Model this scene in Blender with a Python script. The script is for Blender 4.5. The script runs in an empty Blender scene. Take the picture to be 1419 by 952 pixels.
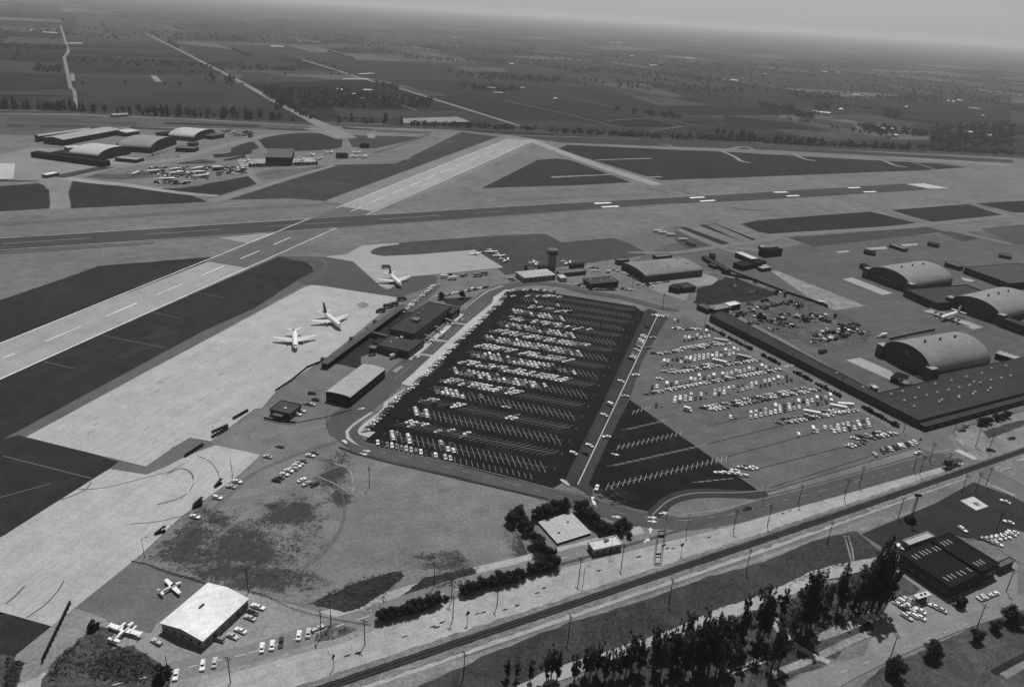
import bpy, bmesh, math, random
from mathutils import Vector, Matrix, noise as mnoise
rnd = random.Random(7)
# ------------------------------------------------------------------ camera
CAM_F, CAM_PITCH, CAM_ROLL, CAM_H = 1063.69, 0.408065, 0.0624845, 215.0
PW, PH = 1419.0, 952.0
S = bpy.context.scene
C = S.collection
_c, _s = math.cos(CAM_PITCH), math.sin(CAM_PITCH)
_fw = Vector((0, _c, -_s)); _up = Vector((0, _s, _c)); _rt = Vector((1, 0, 0))
_cr, _sr = math.cos(CAM_ROLL), math.sin(CAM_ROLL)
CR = _cr * _rt + _sr * _up; CU = -_sr * _rt + _cr * _up
cam_data = bpy.data.cameras.new('camera'); cam = bpy.data.objects.new('camera', cam_data); C.objects.link(cam)
m = Matrix.Identity(4)
for i in range(3):
    m[i][0] = CR[i]; m[i][1] = CU[i]; m[i][2] = -_fw[i]
m[2][3] = CAM_H
cam.matrix_world = m
cam_data.sensor_fit = 'HORIZONTAL'; cam_data.sensor_width = 36.0
cam_data.lens = 36.0 * CAM_F / PW
cam_data.clip_start = 1.0; cam_data.clip_end = 90000.0
S.camera = cam
# ------------------------------------------------------------------ light
SUN_AZ, SUN_EL = math.radians(80.0), math.radians(65.0)      # azimuth from +X, counter-clockwise
w = bpy.data.worlds.new('World'); S.world = w; w.use_nodes = True
nt = w.node_tree; nt.nodes.clear()
sky = nt.nodes.new('ShaderNodeTexSky'); sky.sky_type = 'NISHITA'; sky.sun_disc = False
sky.sun_elevation = SUN_EL; sky.sun_rotation = math.radians(90) - SUN_AZ
sky.air_density = 1.0; sky.dust_density = 0.3
bw = nt.nodes.new('ShaderNodeRGBToBW')                        # the photograph is black and white film
bg = nt.nodes.new('ShaderNodeBackground'); bg.inputs['Strength'].default_value = 0.046
wo = nt.nodes.new('ShaderNodeOutputWorld')
nt.links.new(sky.outputs[0], bw.inputs[0]); nt.links.new(bw.outputs[0], bg.inputs['Color']); nt.links.new(bg.outputs[0], wo.inputs['Surface'])
sd = bpy.data.lights.new('sun', 'SUN'); sd.energy = 3.1; sd.angle = math.radians(0.5)
sun = bpy.data.objects.new('sun', sd); C.objects.link(sun)
sdir = Vector((math.cos(SUN_AZ) * math.cos(SUN_EL), math.sin(SUN_AZ) * math.cos(SUN_EL), math.sin(SUN_EL)))
sun.rotation_euler = sdir.to_track_quat('Z', 'Y').to_euler(); sun.location = (0, 0, 400)
S.view_settings.view_transform = 'Standard'; S.view_settings.look = 'None'
S.view_settings.exposure = 0.24; S.view_settings.gamma = 1.0
try: S.view_settings.use_curve_mapping = False
except Exception: pass
S.cycles.max_bounces = 6; S.cycles.volume_bounces = 0
# ------------------------------------------------------------------ pixel -> place on the ground
TILES = {'f': (0, 0, 1.0),
 'a1': (0, 0, 3.9417), 'a2': (350, 0, 3.9417), 'a3': (700, 0, 3.9417), 'a4': (1050, 0, 3.8455),
 'b1': (0, 230, 3.9417), 'b2': (350, 230, 3.9417), 'b3': (700, 230, 3.9417), 'b4': (1050, 230, 3.8455),
 'c1': (0, 460, 3.9417), 'c2': (350, 460, 3.9417), 'c3': (700, 460, 3.9417), 'c4': (1050, 460, 3.8455),
 'd1': (0, 700, 3.7778), 'd2': (350, 700, 3.7778), 'd3': (700, 700, 3.7778), 'd4': (1050, 700, 3.7778),
 'P1': (490, 540, 7.095), 'P2': (660, 540, 7.095), 'P3': (580, 440, 7.095), 'P4': (680, 390, 6.17), 'P5': (880, 420, 6.17),
 'P6': (980, 480, 4.577), 'P7': (780, 600, 4.73), 'P8': (500, 380, 6.45),
 'L1': (0, 150, 7.883), 'L2': (160, 150, 7.883), 'L3': (320, 150, 7.095), 'M1': (700, 320, 7.095), 'M2': (860, 320, 6.45),
 'M3': (1160, 330, 5.479), 'S1': (900, 740, 4.174), 'S2': (180, 560, 5.068), 'Z1': (980, 380, 3.173), 'Z2': (1040, 560, 3.662),
 'Z3': (440, 380, 5.011)}
def g(t, x, y, z=0.0):
    """the point of the place at height z that the photograph shows at x, y of a zoom tile"""
    ox, oy, s = TILES[t]; px, py = ox + x / s, oy + y / s
    d = CR * (px - 709.5) - CU * (py - 476.0) + _fw * CAM_F
    k = (CAM_H - z) / -d.z
    return Vector((d.x * k, d.y * k, z))
def gp(t, pts, z=0.0):
    out = []
    for p in pts:
        if isinstance(p[0], str): out.append(g(p[0], p[1], p[2], z))
        else: out.append(g(t, p[0], p[1], z))
    return out
# ------------------------------------------------------------------ materials
def lv(L):
    v = L / 255.0
    return v / 12.92 if v < 0.04045 else ((v + 0.055) / 1.055) ** 2.4
MATS = {}
def mat(name, L, rough=0.9, spec=0.02, amp=0.0, scales=(0.012, 0.09, 0.7), stripe=None, wts=(.45, .5, .75), joints=None, metal=0.0, coat=0.0, blot=None):
    """grey surface of albedo lv(L); amp = strength of the uneven tone, stripe = (angle, period, strength), joints = (angle, slab, strength), blot = (scale, threshold, L2)"""
    if name in MATS: return MATS[name]
    M = bpy.data.materials.new(name); M.use_nodes = True; n = M.node_tree; N = n.nodes; LK = n.links
    b = N['Principled BSDF']; b.inputs['Roughness'].default_value = rough
    b.inputs['Specular IOR Level'].default_value = spec; b.inputs['Metallic'].default_value = metal
    if coat: b.inputs['Coat Weight'].default_value = coat; b.inputs['Coat Roughness'].default_value = 0.08
    a = lv(L); amp *= 2.0
    if stripe: stripe = (stripe[0], stripe[1], stripe[2] * 1.4)
    b.inputs['Base Color'].default_value = (a, a, a, 1)
    MATS[name] = M
    if amp == 0 and not stripe and not joints: return M
    geo = N.new('ShaderNodeNewGeometry'); cur = None
    def mth(op, x, y):
        q = N.new('ShaderNodeMath'); q.operation = op
        for i, v in enumerate((x, y)):
            if isinstance(v, (int, float)): q.inputs[i].default_value = v
            else: LK.new(v, q.inputs[i])
        return q.outputs[0]
    cur = a
    for sc, wt in zip(scales, wts):
        if amp == 0: break
        z = N.new('ShaderNodeTexNoise'); z.inputs['Scale'].default_value = sc; z.inputs['Detail'].default_value = 5; z.inputs['Roughness'].default_value = .6
        LK.new(geo.outputs['Position'], z.inputs['Vector'])
        t = mth('SUBTRACT', z.outputs[0], 0.5); t = mth('MULTIPLY', t, amp * wt * 6.0); t = mth('ADD', t, 1.0); t = mth('MAXIMUM', t, 0.25)
        cur = mth('MULTIPLY', t, cur)
    if blot:
        z = N.new('ShaderNodeTexNoise'); z.inputs['Scale'].default_value = blot[0]; z.inputs['Detail'].default_value = 6; z.inputs['Roughness'].default_value = .65
        LK.new(geo.outputs['Position'], z.inputs['Vector'])
        r = N.new('ShaderNodeMapRange'); r.inputs[1].default_value = blot[1]; r.inputs[2].default_value = blot[1] + .08
        LK.new(z.outputs[0], r.inputs[0])
        k = mth('MULTIPLY', r.outputs[0], lv(blot[2]) / max(a, 1e-4) - 1.0); k = mth('ADD', k, 1.0); cur = mth('MULTIPLY', k, cur)
    if stripe:
        mp = N.new('ShaderNodeMapping'); mp.inputs['Rotation'].default_value = (0, 0, -stripe[0]); LK.new(geo.outputs['Position'], mp.inputs['Vector'])
        sx = N.new('ShaderNodeSeparateXYZ'); LK.new(mp.outputs[0], sx.inputs[0])
        z = N.new('ShaderNodeTexNoise'); z.noise_dimensions = '2D'; z.inputs['Detail'].default_value = 4; z.inputs['Scale'].default_value = 1.0
        cb = N.new('ShaderNodeCombineXYZ')
        LK.new(mth('MULTIPLY', sx.outputs[0], 0.06 / stripe[1]), cb.inputs[0]); LK.new(mth('MULTIPLY', sx.outputs[1], 1.0 / stripe[1]), cb.inputs[1])
        LK.new(cb.outputs[0], z.inputs['Vector'])
        t = mth('SUBTRACT', z.outputs[0], 0.5); t = mth('MULTIPLY', t, stripe[2] * 4.0); t = mth('ADD', t, 1.0); t = mth('MAXIMUM', t, 0.3); cur = mth('MULTIPLY', t, cur)
    if joints:
        mp = N.new('ShaderNodeMapping'); mp.inputs['Rotation'].default_value = (0, 0, -joints[0]); LK.new(geo.outputs['Position'], mp.inputs['Vector'])
        br = N.new('ShaderNodeTexBrick'); br.offset = 0.0; br.inputs['Scale'].default_value = 1.0
        br.inputs['Brick Width'].default_value = joints[1]; br.inputs['Row Height'].default_value = joints[1]; br.inputs['Mortar Size'].default_value = 0.12
        br.inputs['Mortar Smooth'].default_value = 0.3; br.inputs['Bias'].default_value = 0.0
        br.inputs['Color1'].default_value = (1, 1, 1, 1); v = 1 - joints[2] * .5; br.inputs['Color2'].default_value = (v, v, v, 1)
        v = 1 - joints[2] * 2.0; br.inputs['Mortar'].default_value = (v, v, v, 1)
        LK.new(mp.outputs[0], br.inputs['Vector']); bw_ = N.new('ShaderNodeRGBToBW'); LK.new(br.outputs[0], bw_.inputs[0]); cur = mth('MULTIPLY', bw_.outputs[0], cur)
    if not isinstance(cur, float): LK.new(cur, b.inputs['Base Color'])
    return M
# ------------------------------------------------------------------ mesh helpers
def tag(o, label=None, cat=None, group=None, kind=None):
    if label: o['label'] = label
    if cat: o['category'] = cat
    if group: o['group'] = group
    if kind: o['kind'] = kind
    return o
def link(name, me, parent=None, loc=None, rz=0.0):
    o = bpy.data.objects.new(name, me); C.objects.link(o)
    if parent is not None: o.parent = parent
    if loc is not None: o.location = loc
    if rz: o.rotation_euler = (0, 0, rz)
    return o
def empty(name, loc, rz=0.0): 
    o = link(name, None, None, loc, rz); o.empty_display_size = 0.5; return o
class MB:
    def __init__(s): s.v = []; s.f = []; s.mi = []
    def add(s, vs, fs, mi=0):
        k = len(s.v); s.v += [tuple(q) for q in vs]; s.f += [tuple(k + i for i in f) for f in fs]; s.mi += [mi] * len(fs)
    def box(s, x0, x1, y0, y1, z0, z1, mi=0):
        s.add([(x0, y0, z0), (x1, y0, z0), (x1, y1, z0), (x0, y1, z0), (x0, y0, z1), (x1, y0, z1), (x1, y1, z1), (x0, y1, z1)],
              [(3, 2, 1, 0), (4, 5, 6, 7), (0, 1, 5, 4), (1, 2, 6, 5), (2, 3, 7, 6), (3, 0, 4, 7)], mi)
    def prism(s, poly, z0, z1, mi=0):
        a = sum(poly[i][0] * poly[(i + 1) % len(poly)][1] - poly[(i + 1) % len(poly)][0] * poly[i][1] for i in range(len(poly)))
        if a < 0: poly = poly[::-1]
        n = len(poly); vs = [(p[0], p[1], z0) for p in poly] + [(p[0], p[1], z1) for p in poly]
        s.add(vs, [tuple(range(n - 1, -1, -1)), tuple(range(n, 2 * n))] + [(i, (i + 1) % n, n + (i + 1) % n, n + i) for i in range(n)], mi)
    def extr(s, prof, y0, y1, mi=0, axis='y', t=1.0):
        """side profile (x, z) swept across y; t narrows nothing"""
        n = len(prof)
        if axis == 'y': vs = [(p[0], y0, p[1]) for p in prof] + [(p[0], y1, p[1]) for p in prof]
        else: vs = [(y0, p[0], p[1]) for p in prof] + [(y1, p[0], p[1]) for p in prof]
        s.add(vs, [tuple(range(n)), tuple(range(2 * n - 1, n - 1, -1))] + [(i, n + i, n + (i + 1) % n, (i + 1) % n) for i in range(n)], mi)
    def tube(s, p, q, r0, r1=None, n=8, mi=0, cap=True):
        p, q = Vector(p), Vector(q); r1 = r0 if r1 is None else r1; d = (q - p).normalized()
        a = d.orthogonal().normalized(); b = d.cross(a); vs = []
        for c, r in ((p, r0), (q, r1)):
            for i in range(n):
                t = 2 * math.pi * i / n; vs.append(c + a * (r * math.cos(t)) + b * (r * math.sin(t)))
        fs = [(i, (i + 1) % n, n + (i + 1) % n, n + i) for i in range(n)]
        if cap: fs += [tuple(range(n - 1, -1, -1)), tuple(range(n, 2 * n))]
        s.add(vs, fs, mi)
    def loft(s, rings, mi=0, cap=True):
        n = len(rings[0]); vs = [p for r in rings for p in r]; fs = []
        for k in range(len(rings) - 1):
            for i in range(n):
                j = (i + 1) % n; fs.append((k * n + i, k * n + j, (k + 1) * n + j, (k + 1) * n + i))
        if cap: fs += [tuple(range(n - 1, -1, -1)), tuple((len(rings) - 1) * n + i for i in range(n))]
        s.add(vs, fs, mi)
    def xf(s, M):
        s.v = [tuple(M @ Vector(p)) for p in s.v]; return s
    def mesh(s, name, mats, smooth=False):
        me = bpy.data.meshes.new(name); me.from_pydata(s.v, [], s.f)
        for q in (mats if isinstance(mats, (list, tuple)) else [mats]): me.materials.append(q)
        me.polygons.foreach_set('material_index', s.mi)
        if smooth: me.polygons.foreach_set('use_smooth', [True] * len(s.f))
        bm = bmesh.new(); bm.from_mesh(me); bmesh.ops.recalc_face_normals(bm, faces=bm.faces); bm.to_mesh(me); bm.free()
        me.update(); return me
    def build(s, name, mats, parent=None, smooth=False, loc=None, rz=0.0): return link(name, s.mesh(name, mats, smooth), parent, loc, rz)
_ZC = {}
def zz(z):
    """every sheet its own height: a little above the one laid before it at the same level"""
    k = round(z, 3); _ZC[k] = _ZC.get(k, 0) + 1
    return z + _ZC[k] * .00073
def rag(pts, step, amp, closed=True):
    """uneven edge for natural ground"""
    out = []; n = len(pts)
    for i in range(n if closed else n - 1):
        a, b = pts[i], pts[(i + 1) % n]; k = max(1, min(80, int((b - a).length / step)))
        for j in range(k):
            p = a.lerp(b, j / k); q = Vector((p.x / (step * 2.2), p.y / (step * 2.2), 3.1))
            out.append(p + Vector((mnoise.noise(q), mnoise.noise(q + Vector((9.1, 4.4, 0))), 0)) * amp)
    if not closed: out.append(pts[-1])
    return out
def sheet(name, pts, z, m, kind='structure', ragged=None):
    pts = [Vector((p.x, p.y, 0)) for p in pts]
    if ragged is None and name == 'infield_grass': ragged = (5, .8)
    if ragged: pts = rag(pts, *ragged)
    z = zz(z)
    me = bpy.data.meshes.new(name); bm = bmesh.new()
    vs = [bm.verts.new((p.x, p.y, z)) for p in pts]
    f = bm.faces.new(vs); f.normal_update()
    if f.normal.z < 0: f.normal_flip()
    bmesh.ops.triangulate(bm, faces=[f])
    bm.to_mesh(me); bm.free(); me.materials.append(m)
    o = link(name, me); o['kind'] = kind; return o
def smooth_line(pts, it=2):
    for _ in range(it):
        q = [pts[0]]
        for a, b in zip(pts, pts[1:]): q += [a.lerp(b, .25), a.lerp(b, .75)]
        q.append(pts[-1]); pts = q
    return pts
def ribbon_mb(b, pts, w, z, mi=0):
    n = len(pts); L = []; R = []
    for i in range(n):
        d = (pts[min(i + 1, n - 1)] - pts[max(i - 1, 0)]); d.z = 0; d.normalize(); q = Vector((-d.y, d.x, 0)) * (w[i] / 2 if isinstance(w, list) else w / 2)
        L.append(pts[i] + q); R.append(pts[i] - q)
    vs = [(p.x, p.y, z) for p in L] + [(p.x, p.y, z) for p in R]
    b.add(vs, [(i, n + i, n + i + 1, i + 1) for i in range(n - 1)], mi)
def ribbon(name, pts, w, z, m, kind='structure', sm=0):
    if sm:
        n0 = len(pts); pts = smooth_line(pts, sm)
    else: n0 = len(pts)
    if isinstance(w, list):
        k = len(pts) - 1; ww = []
        for i in range(k + 1):
            t = i / k * (len(w) - 1); j = min(int(t), len(w) - 2); ww.append(w[j] + (w[j + 1] - w[j]) * (t - j))
        w = ww
    b = MB(); ribbon_mb(b, pts, w, zz(z)); o = b.build(name, m); o['kind'] = kind; return o
def lines(name, segs, z, m):
    """painted lines: list of (p, q, width)"""
    b = MB(); z = zz(z)
    for p, q, wd in segs: ribbon_mb(b, [Vector((p.x, p.y, 0)), Vector((q.x, q.y, 0))], wd, z)
    o = b.build(name, m); o['kind'] = 'structure'; return o
def dash(p, q, on, off, wd, ph=0.0):
    out = []; L = (q - p).length; d = (q - p) / L; t = -ph
    while t < L:
        a, e = max(t, 0), min(t + on, L)
        if e > a: out.append((p + d * a, p + d * e, wd))
        t += on + off
    return out
U73 = math.radians(73.2); U28 = math.radians(28.3)

def patchy(name, L1, L2, patches, amp1=.14, amp2=.45, stripe=None):
    """one ground whose scrub patches have soft, broken edges; patches = (x, y, rx, ry) in metres"""
    M = mat(name, L1, amp=amp1, stripe=stripe); n = M.node_tree; N = n.nodes; LK = n.links; b = N['Principled BSDF']
    src = b.inputs['Base Color'].links[0].from_socket
    def mth(op, x, y):
        q = N.new('ShaderNodeMath'); q.operation = op
        for i, v in enumerate((x, y)):
            if isinstance(v, (int, float)): q.inputs[i].default_value = v
            else: LK.new(v, q.inputs[i])
        return q.outputs[0]
    geo = N.new('ShaderNodeNewGeometry'); sx = N.new('ShaderNodeSeparateXYZ'); LK.new(geo.outputs['Position'], sx.inputs[0])
    def nz(sc, d=6, ro=.62):
        z = N.new('ShaderNodeTexNoise'); z.inputs['Scale'].default_value = sc; z.inputs['Detail'].default_value = d; z.inputs['Roughness'].default_value = ro; LK.new(geo.outputs['Position'], z.inputs['Vector']); return z.outputs[0]
    nb = mth('ADD', mth('MULTIPLY', mth('SUBTRACT', nz(.045, 6, .7), .5), 2.4), mth('ADD', mth('MULTIPLY', mth('SUBTRACT', nz(.22, 7, .8), .5), 3.2), mth('MULTIPLY', mth('SUBTRACT', nz(.9, 4, .8), .5), 2.6))); best = None
    for (x, y, rx, ry) in patches:
        dx = mth('DIVIDE', mth('SUBTRACT', sx.outputs[0], x), rx); dy = mth('DIVIDE', mth('SUBTRACT', sx.outputs[1], y), ry)
        d = mth('SQRT', mth('ADD', mth('MULTIPLY', dx, dx), mth('MULTIPLY', dy, dy)), 0); best = d if best is None else mth('MINIMUM', best, d)
    r = N.new('ShaderNodeMapRange'); r.inputs[1].default_value = .98; r.inputs[2].default_value = .62; LK.new(mth('ADD', best, nb), r.inputs[0])
    mot = mth('ADD', mth('MULTIPLY', mth('SUBTRACT', nz(.3, 7, .78), .5), amp2 * 6), 1.0); mot = mth('MAXIMUM', mot, .3); dark = mth('MULTIPLY', mot, lv(L2))
    k = r.outputs[0]; out = mth('ADD', mth('MULTIPLY', dark, k), mth('MULTIPLY', src, mth('SUBTRACT', 1.0, k))); LK.new(out, b.inputs['Base Color']); return M
def pxpatch(x, y, dx, dy):
    c = g('f', x, y); return (c.x, c.y, abs((g('f', x + dx, y) - c).x), abs((g('f', x, y - dy) - c).y))
# ------------------------------------------------------------------ ground materials
m_air = mat('airfield_dirt', 108, amp=.16, stripe=(U28, 5.0, .05))
m_far = mat('farmland', 44, amp=.28, scales=(0.0035, 0.014, 0.1), stripe=(math.radians(12), 26.0, .06))
m_dgrass = mat('infield_grass', 47, amp=.16, blot=(.018, .60, 58), stripe=(U73, 4.0, .05))
m_dgrass2 = mat('infield_grass_east', 44, amp=.17, blot=(.02, .60, 56), stripe=(U28, 4.0, .06))
m_mgrass = mat('infield_grass_pale', 60, amp=.17, blot=(.018, .6, 74), stripe=(U73, 5.0, .05))
m_conc = mat('apron_concrete', 164, amp=.08, blot=(.05, .63, 150), joints=(U73, 6.1, .08), stripe=(U73, 3.0, .04))
m_rwconc = mat('runway_concrete', 148, amp=.08, stripe=(U73, 3.0, .06))
m_taxi = mat('taxiway_paving', 128, amp=.10)
m_rwasph = mat('runway_asphalt', 68, amp=.08, stripe=(U28, 3.5, .12))
m_rwmid = mat('runway_crossing_asphalt', 96, amp=.08, stripe=(U73, 3.0, .08))
m_taxidark = mat('taxiway_asphalt', 80, amp=.09)
m_shoulder = mat('shoulder_paving', 92, amp=.10)
m_lot = mat('fresh_asphalt', 30, amp=.14, blot=(.07, .54, 37), stripe=(math.radians(-14.7), 7.0, .10))
m_lotroad = mat('worn_asphalt', 56, amp=.12, stripe=(U73, 3.0, .07))
m_lot2 = mat('old_asphalt', 94, amp=.13, stripe=(U28, 6.0, .06))
m_ramp = mat('hangar_ramp', 88, amp=.13, stripe=(U28, 7.0, .05))
m_field = mat('dry_field', 106, amp=.13, stripe=(math.radians(25), 2.5, .06))
m_scrub = mat('scrub_ground', 78, amp=.42, scales=(0.03, 0.14, 0.7), wts=(.4, .5, .35), blot=(.16, .55, 42))
m_grassdk = mat('rough_grass', 62, amp=.30, scales=(0.02, 0.15, 0.8), wts=(.3, .4, .5))
m_road = mat('road_asphalt', 80, amp=.09)
m_roadlt = mat('road_asphalt_pale', 116, amp=.10)
m_verge = mat('gravel_verge', 152, amp=.13, scales=(0.03, 0.2, 1.2), stripe=(U28, 2.0, .06))
m_walk = mat('sidewalk_concrete', 168, amp=.08)
m_white = mat('road_paint_white', 222, amp=.08)
m_stall = mat('stall_paint', 146, amp=.12, scales=(.05, .3, 2.0))
m_stall2 = mat('stall_paint_bright', 170, amp=.12, scales=(.05, .3, 2.0))
m_faint = mat('faint_paint', 150, amp=.12)
m_seam = mat('asphalt_seam', 52, amp=.08)
m_tyre = mat('tyre_marks', 84, amp=.06)
m_ballast = mat('rail_ballast', 44, amp=.15, scales=(.05, .4, 2.0))
m_dirt = mat('dirt_track', 122, amp=.16, stripe=(U28, 2.0, .10))
m_sand = mat('pale_sand', 150, amp=.10)
m_bare = mat('bare_dark_soil', 44, amp=.2)
Z1_, Z2_, Z3_, Z4_, Z5_, Z6_ = .07, .14, .21, .28, .35, .42
R_ = 42000.0
sheet('ground', [Vector((-R_, -3000, 0)), Vector((R_, -3000, 0)), Vector((R_, R_, 0)), Vector((-R_, R_, 0))], 0, m_air)
# farmland beyond the tree line, out to the horizon
tl = [g('f', -900, 112), g('a1', 0, 600), g('a1', 420, 606), g('a2', 0, 662), g('a2', 700, 676), g('a3', 0, 736), g('a3', 1419, 780), g('a4', 0, 772), g('a4', 1360, 832), g('f', 2300, 262)]
sheet('farmland', tl + [Vector((40000, 41000, 0)), Vector((-40000, 41000, 0))], .12, m_far)
# quarter-section farmland: a grid of fields turned with the roads, each with its own crop
E1 = Vector((math.cos(math.radians(29.6)), math.sin(math.radians(29.6)), 0)); E2 = Vector((-E1.y, E1.x, 0)); O_ = Vector((-416, 1523, 0))
tlp = [Vector((-4200, 1100, 0))] + [p for p in tl] ; fr_ = random.Random(4); FT = {}; LN = []; HG = []
def beyond(p):
    for a, d in zip(tlp, tlp[1:]):
        if a.x <= p.x <= d.x: return p.y > a.y + (d.y - a.y) * (p.x - a.x) / (d.x - a.x) + 6
    return True
for i in range(-40, 60):
    for j in range(-40, 40):
        c = O_ + E1 * (402 * (i + .5)) + E2 * (402 * (j + .5))
        if c.y < 1200 or c.y > 13500 or abs(c.x) > c.y * .86 + 300: continue
        ns = fr_.choice((1, 2, 2, 3)); ax = fr_.random() < .5
        for k in range(ns):
            u0, u1, v0, v1 = (k / ns, (k + 1) / ns, 0, 1) if ax else (0, 1, k / ns, (k + 1) / ns)
            q = [O_ + E1 * (402 * (i + u)) + E2 * (402 * (j + v)) for u, v in ((u0, v0), (u1, v0), (u1, v1), (u0, v1))]
            if not all(beyond(p) for p in q): continue
            L = fr_.choice((24, 28, 32, 36, 40, 44, 48, 54, 62, 72, 84)); FT.setdefault((L, fr_.random() < .5), []).append(q)
            if c.y < 6500 and fr_.random() < .30: HG.append((q[0], q[1] if ax is False else q[3]))
            if fr_.random() < .55: LN.append((q[0], q[1] if not ax else q[3]))
for n_, ((L, st), qs) in enumerate(sorted(FT.items())):
    b = MB()
    for q in qs: b.add([(p.x, p.y, .14 + .002 * n_) for p in q], [(0, 1, 2, 3)])
    b.build('crop_fields', mat('crops_%d_%d' % (L, st), L, amp=.2, scales=(.004, .02, .12), stripe=(math.radians(29.6 if st else 119.6), 16.0, .28)))['kind'] = 'structure'
lines('farm_lanes', [(a, d, fr_.uniform(3, 7)) for a, d in LN], .17, mat('farm_lane', 104, amp=.15, scales=(.01, .05, .3)))
# fields of different tones
FIELDS = [  # quads in full-picture coordinates, level
 (35, [(93, 80), (272, 80), (296, 104), (104, 104)]), (54, [(0, 84), (88, 88), (98, 124), (0, 128)]), (49, [(104, 106), (290, 108), (330, 118), (380, 150), (110, 150)]),
 (39, [(0, 62), (90, 66), (90, 72), (0, 71)]), (57, [(110, 20), (220, 30), (250, 60), (96, 56)]), (43, [(240, 60), (330, 70), (420, 92), (310, 92)]),
 (51, [(330, 100), (430, 108), (470, 112), (340, 116)]), (45, [(420, 84), (600, 86), (720, 116), (500, 108)]), (54, [(520, 40), (720, 60), (720, 70), (500, 60)]),
 (39, [(520, 110), (700, 112), (830, 122), (960, 160), (700, 150)]), (59, [(540, 155), (630, 154), (640, 163), (540, 162)]), (39, [(640, 128), (860, 138), (905, 176), (720, 165)]),
 (48, [(700, 80), (860, 95), (1000, 112), (1000, 122), (700, 100)]), (40, [(900, 120), (1100, 128), (1230, 160), (1000, 150)]), (56, [(1100, 160), (1182, 172), (1190, 182), (1120, 170)]),
 (37, [(1100, 130), (1400, 150), (1400, 172), (1240, 165)]), (46, [(1000, 96), (1200, 106), (1400, 132), (1400, 140), (1080, 122)]), (35, [(1000, 160), (1110, 172), (1150, 182), (1010, 178)]),
 (32, [(845, 168), (890, 166), (935, 172), (925, 179), (860, 176)]), (53, [(640, 166), (800, 168), (840, 176), (720, 178)]), (42, [(1260, 172), (1400, 178), (1400, 196), (1290, 192)]),
 (45, [(300, 30), (480, 36), (500, 52), (320, 50)]), (39, [(0, 100), (92, 104), (98, 124), (0, 126)]), (54, [(460, 150), (640, 156), (690, 168), (470, 163)]),
]
for i, (L, q) in enumerate(FIELDS):
    sheet('field', gp('f', q), .18 + .012 * i, mat('crop_field_%d' % L, L, amp=.22, scales=(0.006, 0.03, 0.15), stripe=(math.radians(8 + 9 * (i % 3)), 12.0, .10)))
def frib(name, t, pts, w, L, z=.55): return ribbon(name, gp(t, pts), w, z, mat('track_%d' % L, L, amp=.1, scales=(.01, .05, .3)))
frib('country_road', 'f', [(200, 46), (252, 72), (330, 112), (372, 136), (430, 166), (455, 178), (480, 192)], [10, 11, 14, 16, 22, 34, 40], 122)
frib('country_road', 'f', [(418, 83), (470, 99), (500, 109)], 14, 118)
frib('country_road', 'f', [(500, 109), (560, 125), (640, 150), (720, 175)], 13, 118)
frib('country_road', 'f', [(440, 108), (520, 110), (690, 113), (790, 119), (930, 116)], 8, 88)
frib('dirt_lane', 'f', [(84, 36), (95, 72), (89, 80), (95, 108), (98, 122), (103, 126), (106, 152)], [8, 9, 9, 8, 8, 7, 7], 120)
frib('dirt_lane', 'f', [(95, 77), (180, 80), (280, 84), (300, 86)], 10, 96)
frib('dirt_lane', 'f', [(98, 103), (200, 104), (330, 106), (440, 108)], 6, 92)
frib('dirt_lane', 'f', [(700, 126), (760, 128), (860, 152), (960, 174), (1060, 186)], 7, 84)
frib('dirt_lane', 'f', [(700, 140), (790, 160), (860, 178), (940, 178)], 7, 90)
frib('dirt_lane', 'f', [(840, 168), (900, 164), (945, 176), (900, 182)], 7, 96)
frib('dirt_lane', 'f', [(700, 98), (790, 112), (860, 118), (960, 128), (1120, 152), (1220, 164)], 7, 82)
frib('dirt_lane', 'f', [(1230, 118), (1330, 140), (1404, 150)], 10, 110)
frib('dirt_lane', 'f', [(600, 84), (720, 90), (840, 96), (1000, 108)], 10, 74)
frib('dirt_lane', 'f', [(1180, 150), (1290, 166), (1400, 178)], 8, 80)
for q in [((475, 110), (511, 110)), ((497, 103), (518, 102))]: ribbon('light_field', gp('f', q), 14, .6, mat('white_field', 190))
sheet('light_field', gp('a2', [(800, 650), (1120, 640), (1190, 668), (830, 676)]), .58, mat('bright_field', 128, amp=.1))
sheet('light_field', gp('a1', [(820, 415), (855, 417), (885, 448), (850, 450)]), .58, mat('bright_field', 128, amp=.1))
sheet('light_field', gp('a1', [(385, 405), (405, 405), (410, 445), (390, 445)]), .58, mat('bright_field', 128, amp=.1))
sheet('light_field', gp('a2', [(625, 730), (668, 732), (670, 758), (630, 758)]), .58, mat('bright_field', 128, amp=.1))
# strips between the tree line and the airfield
def strip(pts, L, z=Z3_, ragged=None): return sheet('grass_strip', gp('f', pts), z, mat('strip_%d' % L, L, amp=.16), ragged=ragged)
strip([(-200, 152), (106, 154), (250, 160), (430, 170), (720, 178), (1060, 199), (1404, 215), (1700, 232), (1700, 240), (1404, 219), (1060, 203), (720, 183), (430, 174), (250, 164), (106, 158), (-200, 155)], 62, Z2_)
strip([(12, 163), (108, 165), (112, 168), (190, 169), (190, 174), (110, 171), (12, 168)], 70)
strip([(10, 173), (45, 174), (42, 175), (10, 176)], 58); strip([(60, 173), (135, 175), (135, 178), (55, 177)], 62); strip([(180, 176), (245, 179), (240, 181), (180, 179)], 58)
strip([(228, 170), (360, 174), (360, 177), (230, 173)], 48); strip([(372, 178), (440, 180), (438, 181.5), (372, 179.5)], 55)
strip([(472, 176), (520, 180), (516, 181), (476, 179)], 46); strip([(520, 180), (598, 183), (595, 186), (522, 183)], 78)
strip([(480, 188), (590, 190), (560, 197), (520, 206), (488, 204)], 62)
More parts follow.
